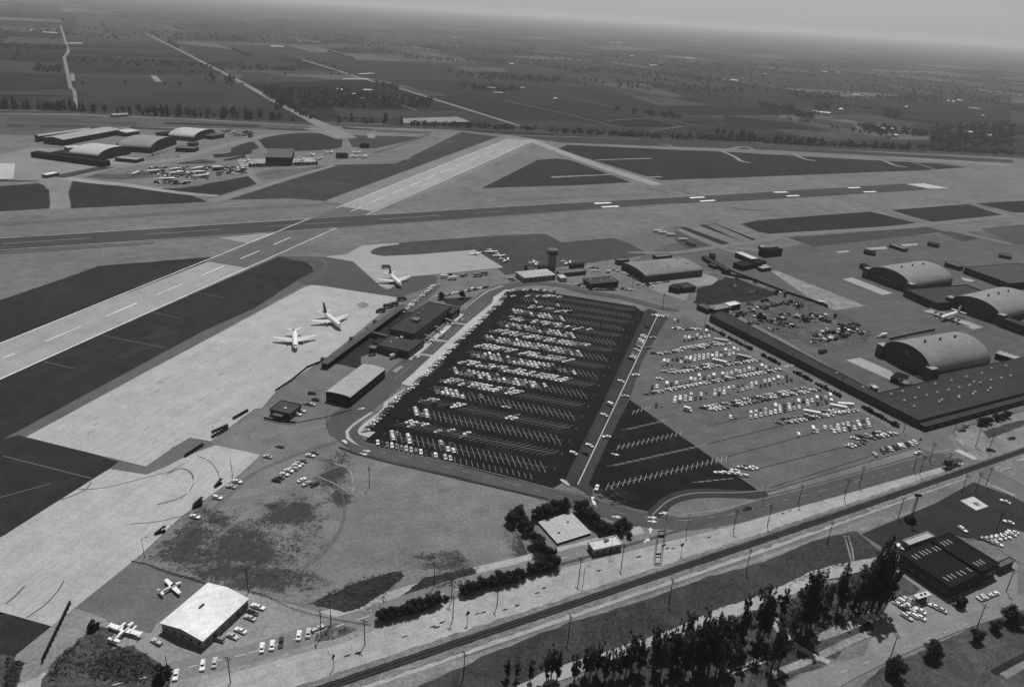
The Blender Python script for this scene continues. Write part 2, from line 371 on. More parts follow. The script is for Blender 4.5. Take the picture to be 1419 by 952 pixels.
strip([(708, 188), (1000, 196), (1060, 203), (1404, 222), (1404, 226), (1060, 208), (780, 198), (740, 193)], 60)
strip([(1200, 216), (1320, 222), (1400, 228), (1400, 231), (1300, 225)], 120, Z4_); strip([(1290, 219), (1400, 224), (1400, 226), (1310, 222)], 70, Z5_)
# dark infields
strip([(-200, 156), (110, 160), (250, 165.5), (430, 175), (430, 182), (300, 178), (180, 176), (130, 178), (60, 188), (0, 187), (-200, 190)], 80, Z1_)
sheet('infield_grass', gp('f', [(-150, 260), (3, 258), (58, 254), (70, 268), (69, 282), (71, 289), (3, 293), (-150, 302)]), Z1_, m_dgrass, ragged=(8, 1.5))
sheet('infield_grass', gp('b1', [(397, 85), (520, 88), (700, 110), (850, 133), (1050, 165), (1110, 185), (1130, 197), (900, 208), (385, 233), (372, 150)]), Z1_, m_dgrass, ragged=(8, 1.5))
sheet('infield_grass', gp('b1', [(820, 122), (960, 124), (1100, 108), (1200, 76), (1330, 57), (1372, 60), (1402, 100), (1200, 162), (1090, 150)]), Z1_, m_dgrass)
sheet('infield_grass', gp('f', [(316, 277.5), (360, 263), (425, 233), (470, 229), (548, 227), (575, 215), (640, 183), (690, 190), (450, 279), (400, 275)]), Z1_, m_mgrass)
sheet('infield_grass', gp('f', [(668, 261), (745, 222), (770, 220), (790, 222), (820, 233), (874, 253), (800, 257)]), Z1_, m_dgrass)
sheet('infield_grass', gp('f', [(786, 201), (1000, 210), (1060, 213), (1220, 223), (1300, 227), (1340, 232), (1284, 236), (1060, 245), (915, 250), (880, 240), (772, 207)]), Z1_, m_dgrass2)
sheet('infield_grass', gp('f', [(-260, 520), (-60, 437), (4, 415), (133, 370.5), (135, 369), (298, 356), (287, 363), (16, 469), (-220, 560)]), Z1_, m_dgrass)
sheet('infield_grass', gp('f', [(386, 356), (425, 364), (433, 370), (436, 376), (412, 389), (352, 428), (282, 459), (4, 609), (-300, 770), (-300, 660), (4, 523), (128, 469), (360, 367)]), Z1_, m_dgrass)
sheet('infield_grass', gp('f', [(4, 609), (25, 603), (166, 639), (150, 650), (72, 700), (4, 742), (-260, 890), (-260, 745)]), Z1_, m_dgrass)
sheet('infield_grass', gp('f', [(8, 850), (71, 868), (24, 907), (-30, 945), (-200, 1040), (-200, 790)]), Z1_, m_dgrass)
# east side grass plots
for q in [[(947, 336), (1062, 380), (1180, 436), (1240, 434), (1130, 385), (1010, 334)]]: sheet('grass_plot', gp('b3', [(945, 337), (980, 334), (1245, 430), (1200, 438)]), Z3_, m_dgrass2)
sheet('grass_plot', gp('b3', [(1058, 325), (1150, 317), (1370, 403), (1310, 418)]), Z3_, m_dgrass2)
sheet('grass_plot', gp('b4', [(-90, 311), (0, 291), (600, 245), (845, 305), (480, 345), (110, 372), (0, 350)]), Z3_, m_dgrass2)
sheet('grass_plot', gp('b4', [(700, 238), (1120, 205), (1300, 262), (930, 298)]), Z3_, m_dgrass2)
sheet('grass_plot', gp('b4', [(1150, 203), (1340, 190), (1600, 180), (1600, 250), (1365, 250)]), Z3_, m_dgrass2)
sheet('grass_plot', gp('b4', [(160, 382), (480, 360), (890, 322), (1000, 352), (620, 395), (300, 432)]), Z3_, mat('grass_dim', 66, amp=.15))
sheet('grass_plot', gp('b4', [(960, 352), (1090, 352), (1210, 385), (1090, 405)]), Z3_, mat('grass_dim', 66, amp=.15))
sheet('grass_plot', gp('b4', [(1190, 336), (1360, 318), (1700, 300), (1700, 440), (1365, 415)]), Z3_, mat('grass_grey', 76, amp=.13))
# far infield south of the main runway
sheet('infield_grass', gp('f', [(512, 352), (515, 345), (528, 340), (571, 335), (700, 326), (755, 324), (778, 336), (850, 330), (858, 332), (906, 352), (880, 356), (842, 361), (808, 366), (716, 379), (700, 381), (656, 347), (533, 356)]), Z1_, mat('infield_far', 68, amp=.13, stripe=(U28, 5.0, .05)))
# runways
RW = lambda x: 469.7 + (x - 16.5) * (230 - 469.7) / (611 - 16.5)
sheet('runway', gp('f', [(-300, 597.5), (4, 474.5), (288, 363), (344, 372), (128, 469), (4, 523.5), (-240, 632)]), Z3_, m_rwconc)
sheet('runway', gp('f', [(288, 363), (472, 286.7), (515, 293), (344, 372)]), Z3_, m_rwmid)
sheet('runway', gp('f', [(472, 286.7), (611, 230), (704, 193.5), (738, 195.5), (662, 230), (515, 293)]), Z3_, m_rwconc)
sheet('runway_shoulder', gp('f', [(452, 278), (690, 190), (706, 188), (745, 192), (740, 200), (678, 230), (600, 264), (515, 294)]), Z1_, mat('shoulder_grey', 118, amp=.1))
sheet('runway', gp('f', [(-400, 355), (3, 331.5), (360, 308.6), (700, 287), (1060, 266.8), (1255, 255), (1292, 262.5), (1060, 277), (933, 282.5), (700, 300), (360, 324), (3, 347), (-400, 374)]), Z4_, m_rwasph)
sheet('runway_edge_wear', gp('f', [(-200, 361), (3, 347.5), (213, 335), (213, 338.5), (3, 353), (-200, 367)]), Z2_, mat('edge_wear', 86, amp=.1))
sheet('runway_edge_wear', gp('f', [(-200, 318), (3, 309), (360, 285.5), (470, 281), (470, 284), (360, 290.5), (3, 313), (-200, 323)]), Z2_, mat('edge_wear2', 96, amp=.08))
sheet('runway_edge_wear', gp('f', [(690, 275), (900, 268), (905, 271), (690, 280)]), Z2_, mat('edge_wear3', 100, amp=.08))
# white runway edge lines and centre dashes
A_ = lambda x0, y0, x1, y1: (g('f', x0, y0), g('f', x1, y1))
sg = []
for q in [A_(-240, 573.5, 430, 303), A_(466, 289, 611, 230), A_(611, 230, 704, 193.5), A_(-220, 625.3, 128, 468.5), A_(128, 468.5, 467, 316), A_(508, 298, 662, 230), A_(662, 230, 737, 196)]: sg.append((q[0], q[1], .95))
for a, b in [((4, 497), (20, 490.5)), ((62, 474), (112, 453)), ((147, 439), (190, 420.5)), ((217, 409), (253, 394)), ((279, 382.5), (311, 369)), ((333, 359.3), (360, 348)), ((379, 339.8), (403, 329.3)), ((486, 293.5), (502, 287)), ((512, 282), (535, 272.5)), ((543, 269), (561, 261)), ((568, 258), (584, 251.5)), ((590, 248.5), (604, 242.5)), ((610, 240), (624, 234.5)), ((632, 231), (645, 225.5)), ((651, 223), (664, 217.5)), ((670, 215), (683, 209.5))]:
    sg.append((*A_(*a, *b), 1.0))
lines('runway_paint', sg, Z5_, m_white)
sg = [(*A_(-200, 343.3, 430, 303.8), 1.0), (*A_(505, 299, 700, 287.2), .9), (*A_(-200, 360.2, 3, 347), 1.0), (*A_(3, 347, 467, 316.5), 1.0), (*A_(466, 316.5, 710, 299.3), .9), (*A_(710, 299.3, 930, 283), .8), (*A_(700, 287.2, 1060, 267), .55)]
p, q = A_(3, 338.5, 700, 293.3); sg += dash(p, q, 70, 45, .7)
lines('runway_paint', sg, Z6_, mat('paint_dim', 165, amp=.1))
sg = []
for t, y0, x0, y1, x1 in [('b3', 207, 488, 203, 578), ('b3', 227, 528, 222, 620), ('b3', 177, 1010, 172, 1086), ('b3', 195, 1065, 190, 1145), ('b4', 143, 85, 141, 158), ('b4', 163, 155, 160, 220), ('b4', 119, 482, 117, 545), ('b4', 141, 565, 139, 630)]:
    sg.append((g(t, x0, y0), g(t, x1, y1), 5.5))
lines('runway_paint', sg, Z6_, m_white)
sheet('runway_paint', gp('b4', [(790, 99), (885, 96), (1020, 121), (915, 124)]), Z6_, mat('blast_pad', 175, amp=.2, scales=(.02, .1, .4)))
# taxiways
def tx(pts, w, L=130, t='f', z=Z3_, sm=1): return ribbon('taxiway', gp(t, pts), w, z, mat('taxi_%d' % L, L, amp=.10), sm=sm)
tx([(734, 194), (780, 212), (840, 234), (912, 257)], 22, 140)
tx([(735, 194), (760, 198), (780, 200), (900, 206), (1000, 210), (1060, 213.5), (1210, 222)], [18, 12, 8, 7, 7, 7, 7], 116, z=Z2_)
tx([(825, 222.5), (860, 221), (902, 220)], [5, 6, 8], 128); tx([(764, 246), (800, 244.5), (852, 242)], [10, 6, 5], 128); tx([(890, 246), (917, 245.5)], [6, 9], 120)
tx([(914, 200), (930, 202), (930, 205)], [6, 10, 6], 112)
tx([(1000, 210), (1020, 218), (1026, 224), (1040, 226)], [7, 8, 9, 7], 128); tx([(1004, 209), (1030, 202.5), (1050, 209.5), (1000, 210)], [6, 12, 6, 6], 116, sm=1)
tx([(1100, 214.5), (1115, 221), (1130, 223.5)], [7, 9, 6], 128); tx([(1214, 220), (1228, 224), (1240, 230), (1257, 232)], [6, 7, 10, 6], 128); tx([(1252, 222), (1275, 228), (1298, 236)], 7, 100)
tx([(1210, 221), (1300, 226), (1420, 232)], 8, 110)
sheet('taxiway', gp('b1', [(205, 92), (250, 60), (420, 60), (520, 85), (400, 85), (375, 110), (375, 165), (385, 205), (390, 235), (265, 240), (280, 205), (270, 150), (262, 115)]), Z2_, mat('taxi_126', 122, amp=.1), ragged=(8, 1.0))
tx([(90, 247), (132, 253), (178, 257), (215, 263), (266, 270), (303, 272)], [14, 16, 14, 12, 10, 8], 140)
tx([(292, 280), (320, 272), (370, 257), (402, 247), (440, 236), (462, 230)], [16, 14, 12, 12, 10, 9], 122)
tx([(420, 229), (470, 227), (520, 224), (570, 220)], [16, 20, 18, 6], 112)
tx([(160, 232), (200, 226), (240, 222), (290, 208), (330, 197), (360, 192)], [26, 24, 22, 20, 16, 14], 122, sm=1)
tx([(330, 200), (372, 188), (410, 184), (440, 184), (462, 188)], [12, 11, 10, 10, 10], 116)
tx([(430, 178), (462, 186), (478, 193)], [30, 36, 30], 118); tx([(478, 193), (476, 208)], 7, 110); tx([(355, 197), (364, 206), (366, 212), (350, 215)], 8, 112)
tx([(480, 184), (520, 187), (588, 190)], 9, 116); tx([(520, 212), (560, 200), (595, 186)], 6, 86)
tx([(343, 232), (347, 243), (362, 256)], [12, 9, 8], 118); tx([(350, 243), (330, 246), (300, 252), (260, 258), (215, 257)], 6, 112)
sheet('apron', gp('f', [(-200, 220), (0, 214), (45, 205), (80, 206), (150, 219), (200, 224), (170, 232), (120, 243), (62, 250), (0, 250), (-200, 256)]), Z1_, mat('old_apron', 128, amp=.12))
sheet('apron', gp('L1', [(-30, 605), (165, 605), (145, 770), (-30, 780)]), Z2_, mat('old_apron_pale', 172, amp=.1))
sheet('grass_strip', gp('L1', [(545, 745), (1090, 640), (1260, 650), (1000, 700), (720, 765)]), Z2_, m_mgrass); sheet('grass_strip', gp('L1', [(0, 780), (300, 792), (400, 800), (0, 805)]), Z2_, m_mgrass)
sheet('grass_strip', gp('L1', [(940, 755), (1100, 720), (1330, 725), (1500, 690), (1750, 660), (1750, 750), (1300, 780), (1100, 775)]), Z2_, mat('rough_patch', 84, amp=.3, scales=(.02, .1, .5)))
sheet('grass_strip', gp('L3', [(260, 300), (520, 258), (690, 240), (980, 255), (1120, 325), (1110, 385), (960, 410), (630, 425), (600, 395), (340, 400), (310, 360)]), Z1_, m_dgrass)
sheet('grass_strip', gp('L3', [(0, 400), (130, 345), (250, 330), (290, 385), (200, 420), (60, 440), (0, 470)]), Z1_, m_dgrass)
sheet('grass_strip', gp('L2', [(1060, 505), (1180, 500), (1340, 468), (1500, 470), (1480, 500), (1250, 535), (1080, 545)]), Z2_, m_bare); sheet('grass_strip', gp('L2', [(1160, 570), (1419, 510), (1419, 545), (1200, 580)]), Z2_, m_bare)
sheet('grass_strip', gp('L2', [(640, 605), (950, 560), (1110, 585), (1080, 605), (760, 615)]), Z2_, m_mgrass)
sheet('grass_strip', gp('L3', [(210, 660), (330, 620), (500, 600), (840, 590), (600, 690), (330, 700)]), Z1_, mat('rough_patch2', 94, amp=.3, scales=(.02, .1, .5)))
sheet('apron', gp('L3', [(60, 505), (300, 500), (820, 490), (830, 545), (500, 565), (100, 570)]), Z2_, mat('old_apron_pale2', 150, amp=.15))
# main aprons
sheet('apron', gp('f', [(36, 606), (200, 517), (300, 464), (423, 398), (430, 395.5), (442, 396), (553, 413), (500, 458), (446, 501), (420, 517), (380, 546), (363, 566), (353, 567), (292, 612), (263, 607), (241, 620), (202, 647)]), Z3_, m_conc)
sheet('apron_shoulder', gp('f', [(4, 609), (282, 459), (352, 428), (412, 389), (424, 394), (300, 462), (36, 606), (25, 603)]), Z2_, m_shoulder)
sheet('apron_shoulder', gp('f', [(166, 639), (202, 648), (241, 621), (263, 607), (292, 613), (300, 618), (254, 640), (203, 664), (150, 652)]), Z2_, mat('shoulder_grey2', 98, amp=.1))
sheet('apron', gp('f', [(152, 650), (170, 653), (203, 658), (228, 648), (254, 635), (270, 628), (299, 617), (362, 631), (330, 660), (279, 696), (247, 720), (201, 764), (183, 779), (103, 843), (71.5, 868), (8, 850), (-240, 790), (-240, 870), (8, 741), (72, 700)]), Z3_, m_conc)
sheet('apron', gp('b2', [(390, 497), (510, 485), (600, 436), (700, 428), (800, 424), (800, 430), (705, 442), (660, 456), (643, 472), (655, 484), (720, 495), (900, 485), (1215, 460), (1370, 556), (1100, 585), (870, 605), (745, 675), (700, 660), (550, 525)]), Z3_, mat('upper_apron', 152, amp=.07, joints=(U28, 6.1, .06)))
sheet('taxiway', gp('b2', [(130, 495), (380, 498), (390, 498), (550, 526), (700, 662), (725, 682), (870, 606), (980, 590), (1010, 610), (1000, 650), (800, 722), (600, 690), (400, 655), (290, 652), (240, 626), (330, 582), (340, 560), (325, 540), (240, 512)]), Z2_, m_taxidark)
ribbon('taxiway_paint', gp('b2', [(280, 520), (350, 500), (395, 520), (405, 555), (370, 595), (320, 625)]), .5, Z4_, mat('paint_grey', 120), sm=2)
sheet('taxiway', gp('b1', [(1200, 395), (1419, 372), (1419, 392), (1350, 425)]), Z2_, mat('taxi_pale', 140, amp=.08)); sheet('taxiway', gp('b2', [(0, 372), (130, 366), (0, 420)]), Z2_, mat('taxi_pale', 140, amp=.08))
ribbon('taxiway_paint', gp('b1', [(730, 423), (900, 410), (1040, 420), (1130, 433), (1152, 450), (1125, 465), (1010, 480), (900, 498)]), .8, Z4_, mat('paint_grey2', 138), sm=2)
ribbon('taxiway_paint', gp('b3', [(770, 120), (860, 140), (900, 155), (850, 172)]), 1.2, Z4_, m_taxidark, sm=2); ribbon('taxiway_paint', gp('b3', [(910, 120), (980, 145), (1060, 158)]), 1.2, Z4_, m_taxidark, sm=2)
ribbon('taxiway_paint', gp('b3', [(1230, 225), (1270, 240), (1419, 243)]), 1.6, Z4_, m_taxidark, sm=2)
for a, b in [((870, 412), (965, 480)), ((1180, 398), (1300, 470))]: ribbon('taxiway_paint', gp('b2', [a, b]), .8, Z4_, mat('grass_line', 92))
for a, b in [((110, 380), (200, 440)), ((0, 430), (60, 470))]: ribbon('taxiway_paint', gp('b3', [a, b]), .6, Z4_, mat('grass_line2', 84))
for a, b in [(('b1', 1060, 690), ('b1', 1225, 722)), (('b1', 830, 800), ('b1', 985, 835)), (('c1', 560, 20), ('c1', 895, 88)), (('c1', 240, 165), ('c1', 410, 203)), (('c1', 20, 680), ('c1', 500, 802)), (('c1', 0, 905), ('c1', 280, 830))]: ribbon('taxiway_paint', [g(*a), g(*b)], .7, Z4_, mat('grass_line3', 98))
# tyre arcs on the aprons
def arc(t, pts, w=.55): ribbon('tyre_mark', gp(t, pts), w * .6, Z5_, m_tyre, sm=3)
arc('c1', [(430, 862), (560, 858), (750, 810), (960, 755), (905, 780), (1000, 722)]); arc('c1', [(910, 780), (990, 740), (1050, 770), (1062, 830), (1010, 905), (860, 945)], .9); arc('c1', [(500, 820), (470, 870), (330, 920)], .8)
arc('c1', [(1080, 680), (1140, 700), (1190, 760), (1200, 810)]); arc('c1', [(1258, 705), (1268, 760), (1270, 810)]); arc('d1', [(30, 518), (80, 480), (130, 425)], .9); arc('d1', [(140, 590), (230, 530), (300, 460), (335, 398)], .7); arc('d1', [(680, 100), (820, 92), (960, 55)], .5)
ribbon('taxiway_paint', gp('S2', [(580, 320), (470, 500), (360, 720)]), .5, Z5_, mat('joint_light', 182)); ribbon('taxiway_paint', gp('c1', [(680, 690), (820, 620), (900, 580)]), .4, Z5_, mat('joint_light', 182))
b = MB()
for k in range(70):
    p = g('f', rnd.uniform(60, 480), rnd.uniform(420, 640)); 
    q = Vector((math.cos(U73), math.sin(U73), 0)) * rnd.uniform(1, 4); ribbon_mb(b, [p, p + q], rnd.uniform(.3, 1.1), Z5_)
AP = [Vector((p.x, p.y)) for p in gp('f', [(60, 600), (430, 405), (540, 420), (440, 500), (360, 560), (200, 640)])]
def inside(p, poly):
    c = False; n = len(poly)
    for i in range(n):
        a, d = poly[i], poly[(i + 1) % n]
        if (a.y > p[1]) != (d.y > p[1]) and p[0] < (d.x - a.x) * (p[1] - a.y) / (d.y - a.y) + a.x: c = not c
    return c
b2 = MB()
for k in range(0, len(b.f)):
    q = [b.v[i] for i in b.f[k]]
    if inside(q[0], AP): b2.add(q, [(0, 1, 2, 3)])
b2.build('oil_stains', mat('oil_stain', 138))['kind'] = 'structure'
sheet('oil_stains', gp('b2', [(570, 755), (605, 745), (640, 760), (620, 778), (585, 775)]), Z5_, mat('oil_dark', 120, amp=.3), ragged=(2, 1.5))
# hangar ramp on the east side
sheet('hangar_ramp', gp('f', [(860, 372), (900, 350), (930, 337), (1010, 344), (1060, 350), (1120, 336), (1404, 318), (1700, 300), (1900, 640), (1404, 520), (1300, 525), (1240, 560), (1000, 420), (930, 390)]), Z2_, m_ramp)
sheet('hangar_ramp', gp('f', [(858, 331), (940, 312), (990, 340), (960, 350), (900, 352)]), Z1_, mat('ramp_grey', 100, amp=.1))
sheet('grass_plot', gp('f', [(935, 316), (998, 341), (955, 347), (935, 332)]), Z4_, mat('ramp_dark', 74, amp=.15))
for t, q in [('b4', [(450, 605), (505, 596), (720, 680), (665, 690)]), ('M3', [(650, 555), (740, 540), (1115, 680), (1030, 695)]), ('c4', [(468, 152), (545, 138), (710, 210), (740, 255), (715, 262)])]: sheet('concrete_pad', gp(t, q), Z4_, mat('pad_concrete', 152, amp=.1))
sheet('concrete_pad', gp('b4', [(60, 556), (100, 560), (575, 748), (400, 772), (250, 690)]), Z4_, mat('pad_worn', 126, amp=.22, scales=(.03, .15, .6)))
for t, q in [('b4', [(420, 458), (480, 452), (490, 460), (430, 466)]), ('b4', [(570, 440), (680, 432), (690, 444), (600, 450)]), ('b4', [(760, 420), (850, 414), (855, 424), (780, 432)]), ('M3', [(940, 300), (1050, 325), (1010, 335), (955, 322)])]: sheet('concrete_pad', gp(t, q), Z5_, mat('pad_concrete', 152, amp=.1))
tx([(1070, 327), (1130, 323), (1180, 320), (1280, 313), (1400, 300)], 14, 112, z=Z4_); tx([(1225, 291), (1270, 305), (1320, 320), (1404, 340)], [16, 18, 16, 10], 108, z=Z4_); tx([(940, 318), (1000, 345), (1030, 352)], 10, 112, z=Z4_); tx([(985, 312), (1060, 345)], 14, 106, z=Z4_); tx([(1345, 282), (1420, 300)], 12, 108, z=Z4_)
tx([(870, 350), (930, 352), (990, 343), (1060, 335), (1080, 328)], [6, 8, 10, 12, 12], 112, z=Z4_)
# yard between tower road and the long shed
sheet('dirt_yard', gp('b3', [(740, 600), (850, 600), (950, 590), (1080, 585), (1150, 610), (1180, 650), (1020, 660), (990, 740), (850, 700), (760, 660)]), Z3_, mat('yard_pale', 132, amp=.15))
sheet('burnt_ground', gp('M2', [(640, 640), (700, 520), (880, 450), (960, 410), (1100, 440), (1250, 500), (1380, 560), (1300, 620), (1060, 640), (1050, 660), (700, 660)]), Z4_, m_bare, ragged=(6, 5.0))
ribbon('dirt_yard', gp('b3', [(1060, 580), (1150, 590), (1300, 620), (1419, 665)]), 9, Z5_, mat('yard_lane', 100, amp=.15))
sheet('dirt_yard', gp('Z1', [(110, 165), (300, 120), (420, 90), (560, 160), (720, 250), (700, 300), (560, 330), (380, 300), (230, 230)]), Z4_, mat('yard_dark', 84, amp=.25, scales=(.03, .15, .6)))
# ---- passenger terminal side
sheet('terminal_ground', gp('f', [(500, 458), (553, 413), (600, 395), (680, 385), (720, 378), (760, 380), (760, 395), (705, 396), (690, 405), (560, 535), (480, 590), (380, 560), (446, 505)]), Z1_, mat('terminal_ground', 106, amp=.15))
sheet('terminal_ground', gp('f', [(447, 503), (520, 450), (560, 425), (580, 440), (560, 470), (540, 500), (500, 512), (470, 505)]), Z2_, mat('shaded_yard', 44, amp=.2))  # dark tone paints in the shade between concourse and terminal
sheet('terminal_ground', gp('P8', [(400, 345), (640, 130), (690, 100), (720, 100), (600, 230), (480, 330)]), Z2_, mat('service_lane', 84, amp=.1))
sheet('terminal_ground', gp('P8', [(0, 740), (160, 690), (420, 720), (420, 770), (250, 840), (0, 800)]), Z2_, mat('service_lane2', 104, amp=.1))
sheet('lawn', gp('P8', [(720, 220), (1010, 205), (890, 290), (760, 265)]), Z3_, m_bare)
# ring road round the car park
RING = gp('f', [(486, 606), (472, 598), (468, 588), (476, 577), (500, 563), (530, 540), (570, 504), (620, 461), (650, 434), (677, 408), (692, 400), (712, 395), (745, 392), (780, 396), (812, 405), (860, 412), (905, 424), (940, 432)])
ribbon('road', RING, [13, 13, 13, 14, 16, 16, 16, 16, 15, 14, 13, 11, 10, 10, 10, 10, 9, 8], Z3_, m_road, sm=0)
RINGS = gp('f', [(480, 603), (500, 620), (560, 634), (640, 653), (710, 671), (770, 687), (815, 697), (858, 711), (905, 720), (950, 722), (1010, 714), (1060, 701), (1140, 680), (1220, 658), (1290, 638), (1330, 628)])
ribbon('road', RINGS, [12, 12, 11, 11, 11, 12, 13, 14, 15, 15, 14, 13, 13, 13, 14, 14], Z3_ + .01, m_road, sm=0)
sheet('road', gp('f', [(464, 596), (468, 580), (492, 566), (520, 548), (535, 552), (505, 580), (497, 594), (505, 612), (520, 626), (490, 620)]), Z2_, mat('road_turn', 86, amp=.1))
sheet('road', gp('P7', [(340, 545), (590, 535), (700, 590), (620, 640), (580, 720), (540, 660), (500, 600)]), Z3_ - .01, m_roadlt)
sheet('sidewalk', gp('P1', [(490, 0), (400, 60), (300, 130), (288, 180), (250, 225), (120, 320), (45, 395), (42, 425), (60, 450), (150, 475), (215, 420), (115, 412), (230, 290), (350, 180), (450, 85), (560, 0)]), Z5_, m_walk)
sheet('sidewalk', gp('P1', [(-80, 410), (0, 335), (170, 222), (192, 228), (170, 245), (0, 360), (-50, 420), (-40, 470), (45, 552), (10, 540), (-70, 490)]), Z5_, m_walk)
sheet('sidewalk', gp('f', [(567, 536), (640, 470), (688, 420), (699, 408), (708, 402), (700, 402), (684, 412), (682, 421), (650, 446), (600, 492), (570, 520), (556, 532)]), Z5_, m_walk)
ribbon('sidewalk', gp('P8', [(430, 765), (560, 665), (640, 590), (760, 490), (840, 415), (900, 358)]), [4, 4, 4, 4, 4, 4], Z5_, m_walk)
ribbon('sidewalk', gp('P8', [(920, 320), (1040, 220), (1140, 150), (1270, 108)]), [1.2, 1.5, 2.5, 3], Z5_, mat('walk_grey', 140)); sheet('sidewalk', gp('P8', [(280, 870), (350, 822), (382, 828), (315, 880)]), Z5_, mat('walk_grey', 140))
sheet('lawn', gp('P8', [(900, 320), (1010, 225), (1130, 150), (1160, 160), (1040, 230), (940, 320)]), Z3_ - .01, mat('verge_grey', 100, amp=.15))
for q in [((825, 435), (985, 462)), ((660, 590), (830, 612)), ((515, 715), (685, 742))]: ribbon('crosswalk', gp('P8', q), 3.2, Z5_ - .01, mat('crosswalk_paint', 150, amp=.15))
sg = []
for a, b in [(('P8', 260, 940), ('P8', 420, 800)), (('P8', 560, 905), ('P8', 700, 780)), (('P8', 590, 690), ('P8', 700, 590)), (('P8', 760, 690), ('P8', 850, 600)), (('P8', 750, 560), ('P8', 850, 470)), (('P8', 900, 420), ('P8', 1090, 250)), (('P8', 1000, 400), ('P8', 1180, 240))]:
    sg += dash(g(*a), g(*b), 3, 5, .25)
    sg += [(g(*a) + Vector((3, -1, 0)), g(*b) + Vector((3, -1, 0)), .2)]
for pts in [RINGS]:
    for a, d in zip(pts, pts[1:]): sg += dash(a, d, 3.5, 8, .22)
for off, wd in ((4.8, .22),):
    for a, d in zip(RINGS[1:], RINGS[2:]):
        nrm = Vector((-(d - a).y, (d - a).x, 0)).normalized()
        sg.append((a + nrm * off, d + nrm * off, wd))
lines('lane_paint', sg, Z5_ + .005, mat('lane_paint', 160, amp=.1))
def arrow(t, x, y, dx, dy, sc=1.0):
    p = g(t, x, y); q = g(t, x + dx, y + dy); d = (q - p).normalized(); n = Vector((-d.y, d.x, 0)); sc *= 1.0
    pts = [p - n * .35, p + d * 2.4 - n * .35, p + d * 2.2 - n * 1.2, p + d * 4.6, p + d * 2.2 + n * 1.2, p + d * 2.4 + n * .35, p + n * .35]
    sheet('lane_arrow', pts, Z5_ + .01, mat('lane_paint_bright', 205))
for a in [('P1', 40, 195, 60, -8), ('P1', 90, 600, 40, 6), ('P1', 60, 628, 40, 8), ('P7', 320, 548, 50, 6), ('P7', 555, 553, 30, 2), ('P7', 555, 580, 30, 2), ('P7', 572, 660, 2, -20), ('P7', 530, 720, 20, -14), ('P7', 650, 505, 20, -12), ('P7', 612, 532, 30, -6), ('d3', 805, 45, 20, -2), ('c3', 580, 665, 20, 5), ('P8', 500, 750, 14, -12), ('P8', 900, 410, 14, -10)]: arrow(*a)
ribbon('lane_paint', gp('P7', [(195, 420), (200, 450), (213, 480)]), 1.5, Z5_ + .015, mat('lane_paint_bright', 205))
ribbon('ditch', gp('f', [(470, 620), (490, 628), (540, 641), (640, 664), (760, 692)]), 1.6, Z3_, mat('ditch_dark', 52, amp=.1)); ribbon('kerb_strip', gp('f', [(474, 615), (495, 624), (545, 637), (640, 659), (760, 688)]), 2.2, Z3_ - .02, mat('kerb_grey', 118, amp=.1))
# ---- car parks
sheet('car_park', gp('f', [(506, 613), (560, 625), (690, 660), (765, 677), (782, 667), (835, 560), (893, 434), (880, 425), (800, 412), (735, 402), (706, 404), (690, 419), (600, 500), (548, 553), (518, 588)]), Z4_, m_lot)
sheet('car_park_road', gp('f', [(778, 668), (808, 604), (842, 532), (886, 433), (900, 428), (914, 434), (880, 504), (858, 550), (801, 676)]), Z4_ + .02, m_lotroad)
sheet('car_park_road', gp('f', [(801, 676), (858, 550), (880, 504), (914, 434), (926, 440), (872, 552), (820, 660), (822, 690)]), Z4_ + .01, mat('aisle_asphalt', 62, amp=.13))
sheet('car_park', gp('f', [(872, 554), (1056, 684), (1030, 690), (980, 683), (950, 686), (925, 697), (910, 712), (880, 705), (845, 692), (815, 672), (840, 618)]), Z4_ + .015, m_lot)
sheet('car_park', gp('f', [(872, 554), (890, 500), (926, 440), (950, 440), (980, 455), (1040, 492), (1110, 525), (1170, 560), (1250, 602), (1275, 618), (1265, 622), (1056, 684)]), Z4_, m_lot2)
b = MB()
for i in range(26):     # worn lighter patch at the lot entrance
    p = g('P7', 230 + rnd.uniform(-30, 170), 420 + rnd.uniform(-60, 60)); a = rnd.uniform(0, 6.28); l = rnd.uniform(1, 4)
    ribbon_mb(b, [p, p + Vector((math.cos(a), math.sin(a), 0)) * l], rnd.uniform(.5, 1.6), Z5_ + .002 * i)
b.build('asphalt_wear', mat('asphalt_wear', 58, amp=.2))['kind'] = 'structure'
ribbon('lot_divider', [g('f', 800.5, 672), g('f', 912.5, 434.5)], .6, Z5_ + .01, mat('divider_paint', 178, amp=.1))
# the kerbed slip road at the lot's lower corner
ribbon('road', gp('P7', [(590, 545), (680, 450), (800, 405), (950, 395), (1150, 405), (1340, 400)]), [6, 7, 8, 8, 7, 3], Z5_, mat('road_slip', 58, amp=.1), sm=2)
ribbon('kerb_strip', gp('P7', [(585, 540), (680, 448), (800, 402), (950, 392), (1150, 396), (1400, 370)]), .9, Z6_, mat('kerb_pale', 112), sm=2)
sheet('traffic_island', gp('P7', [(660, 545), (720, 470), (840, 430), (1000, 425), (1200, 432), (1260, 445), (1050, 520), (900, 550), (760, 558)]), Z5_ - .01, m_field)
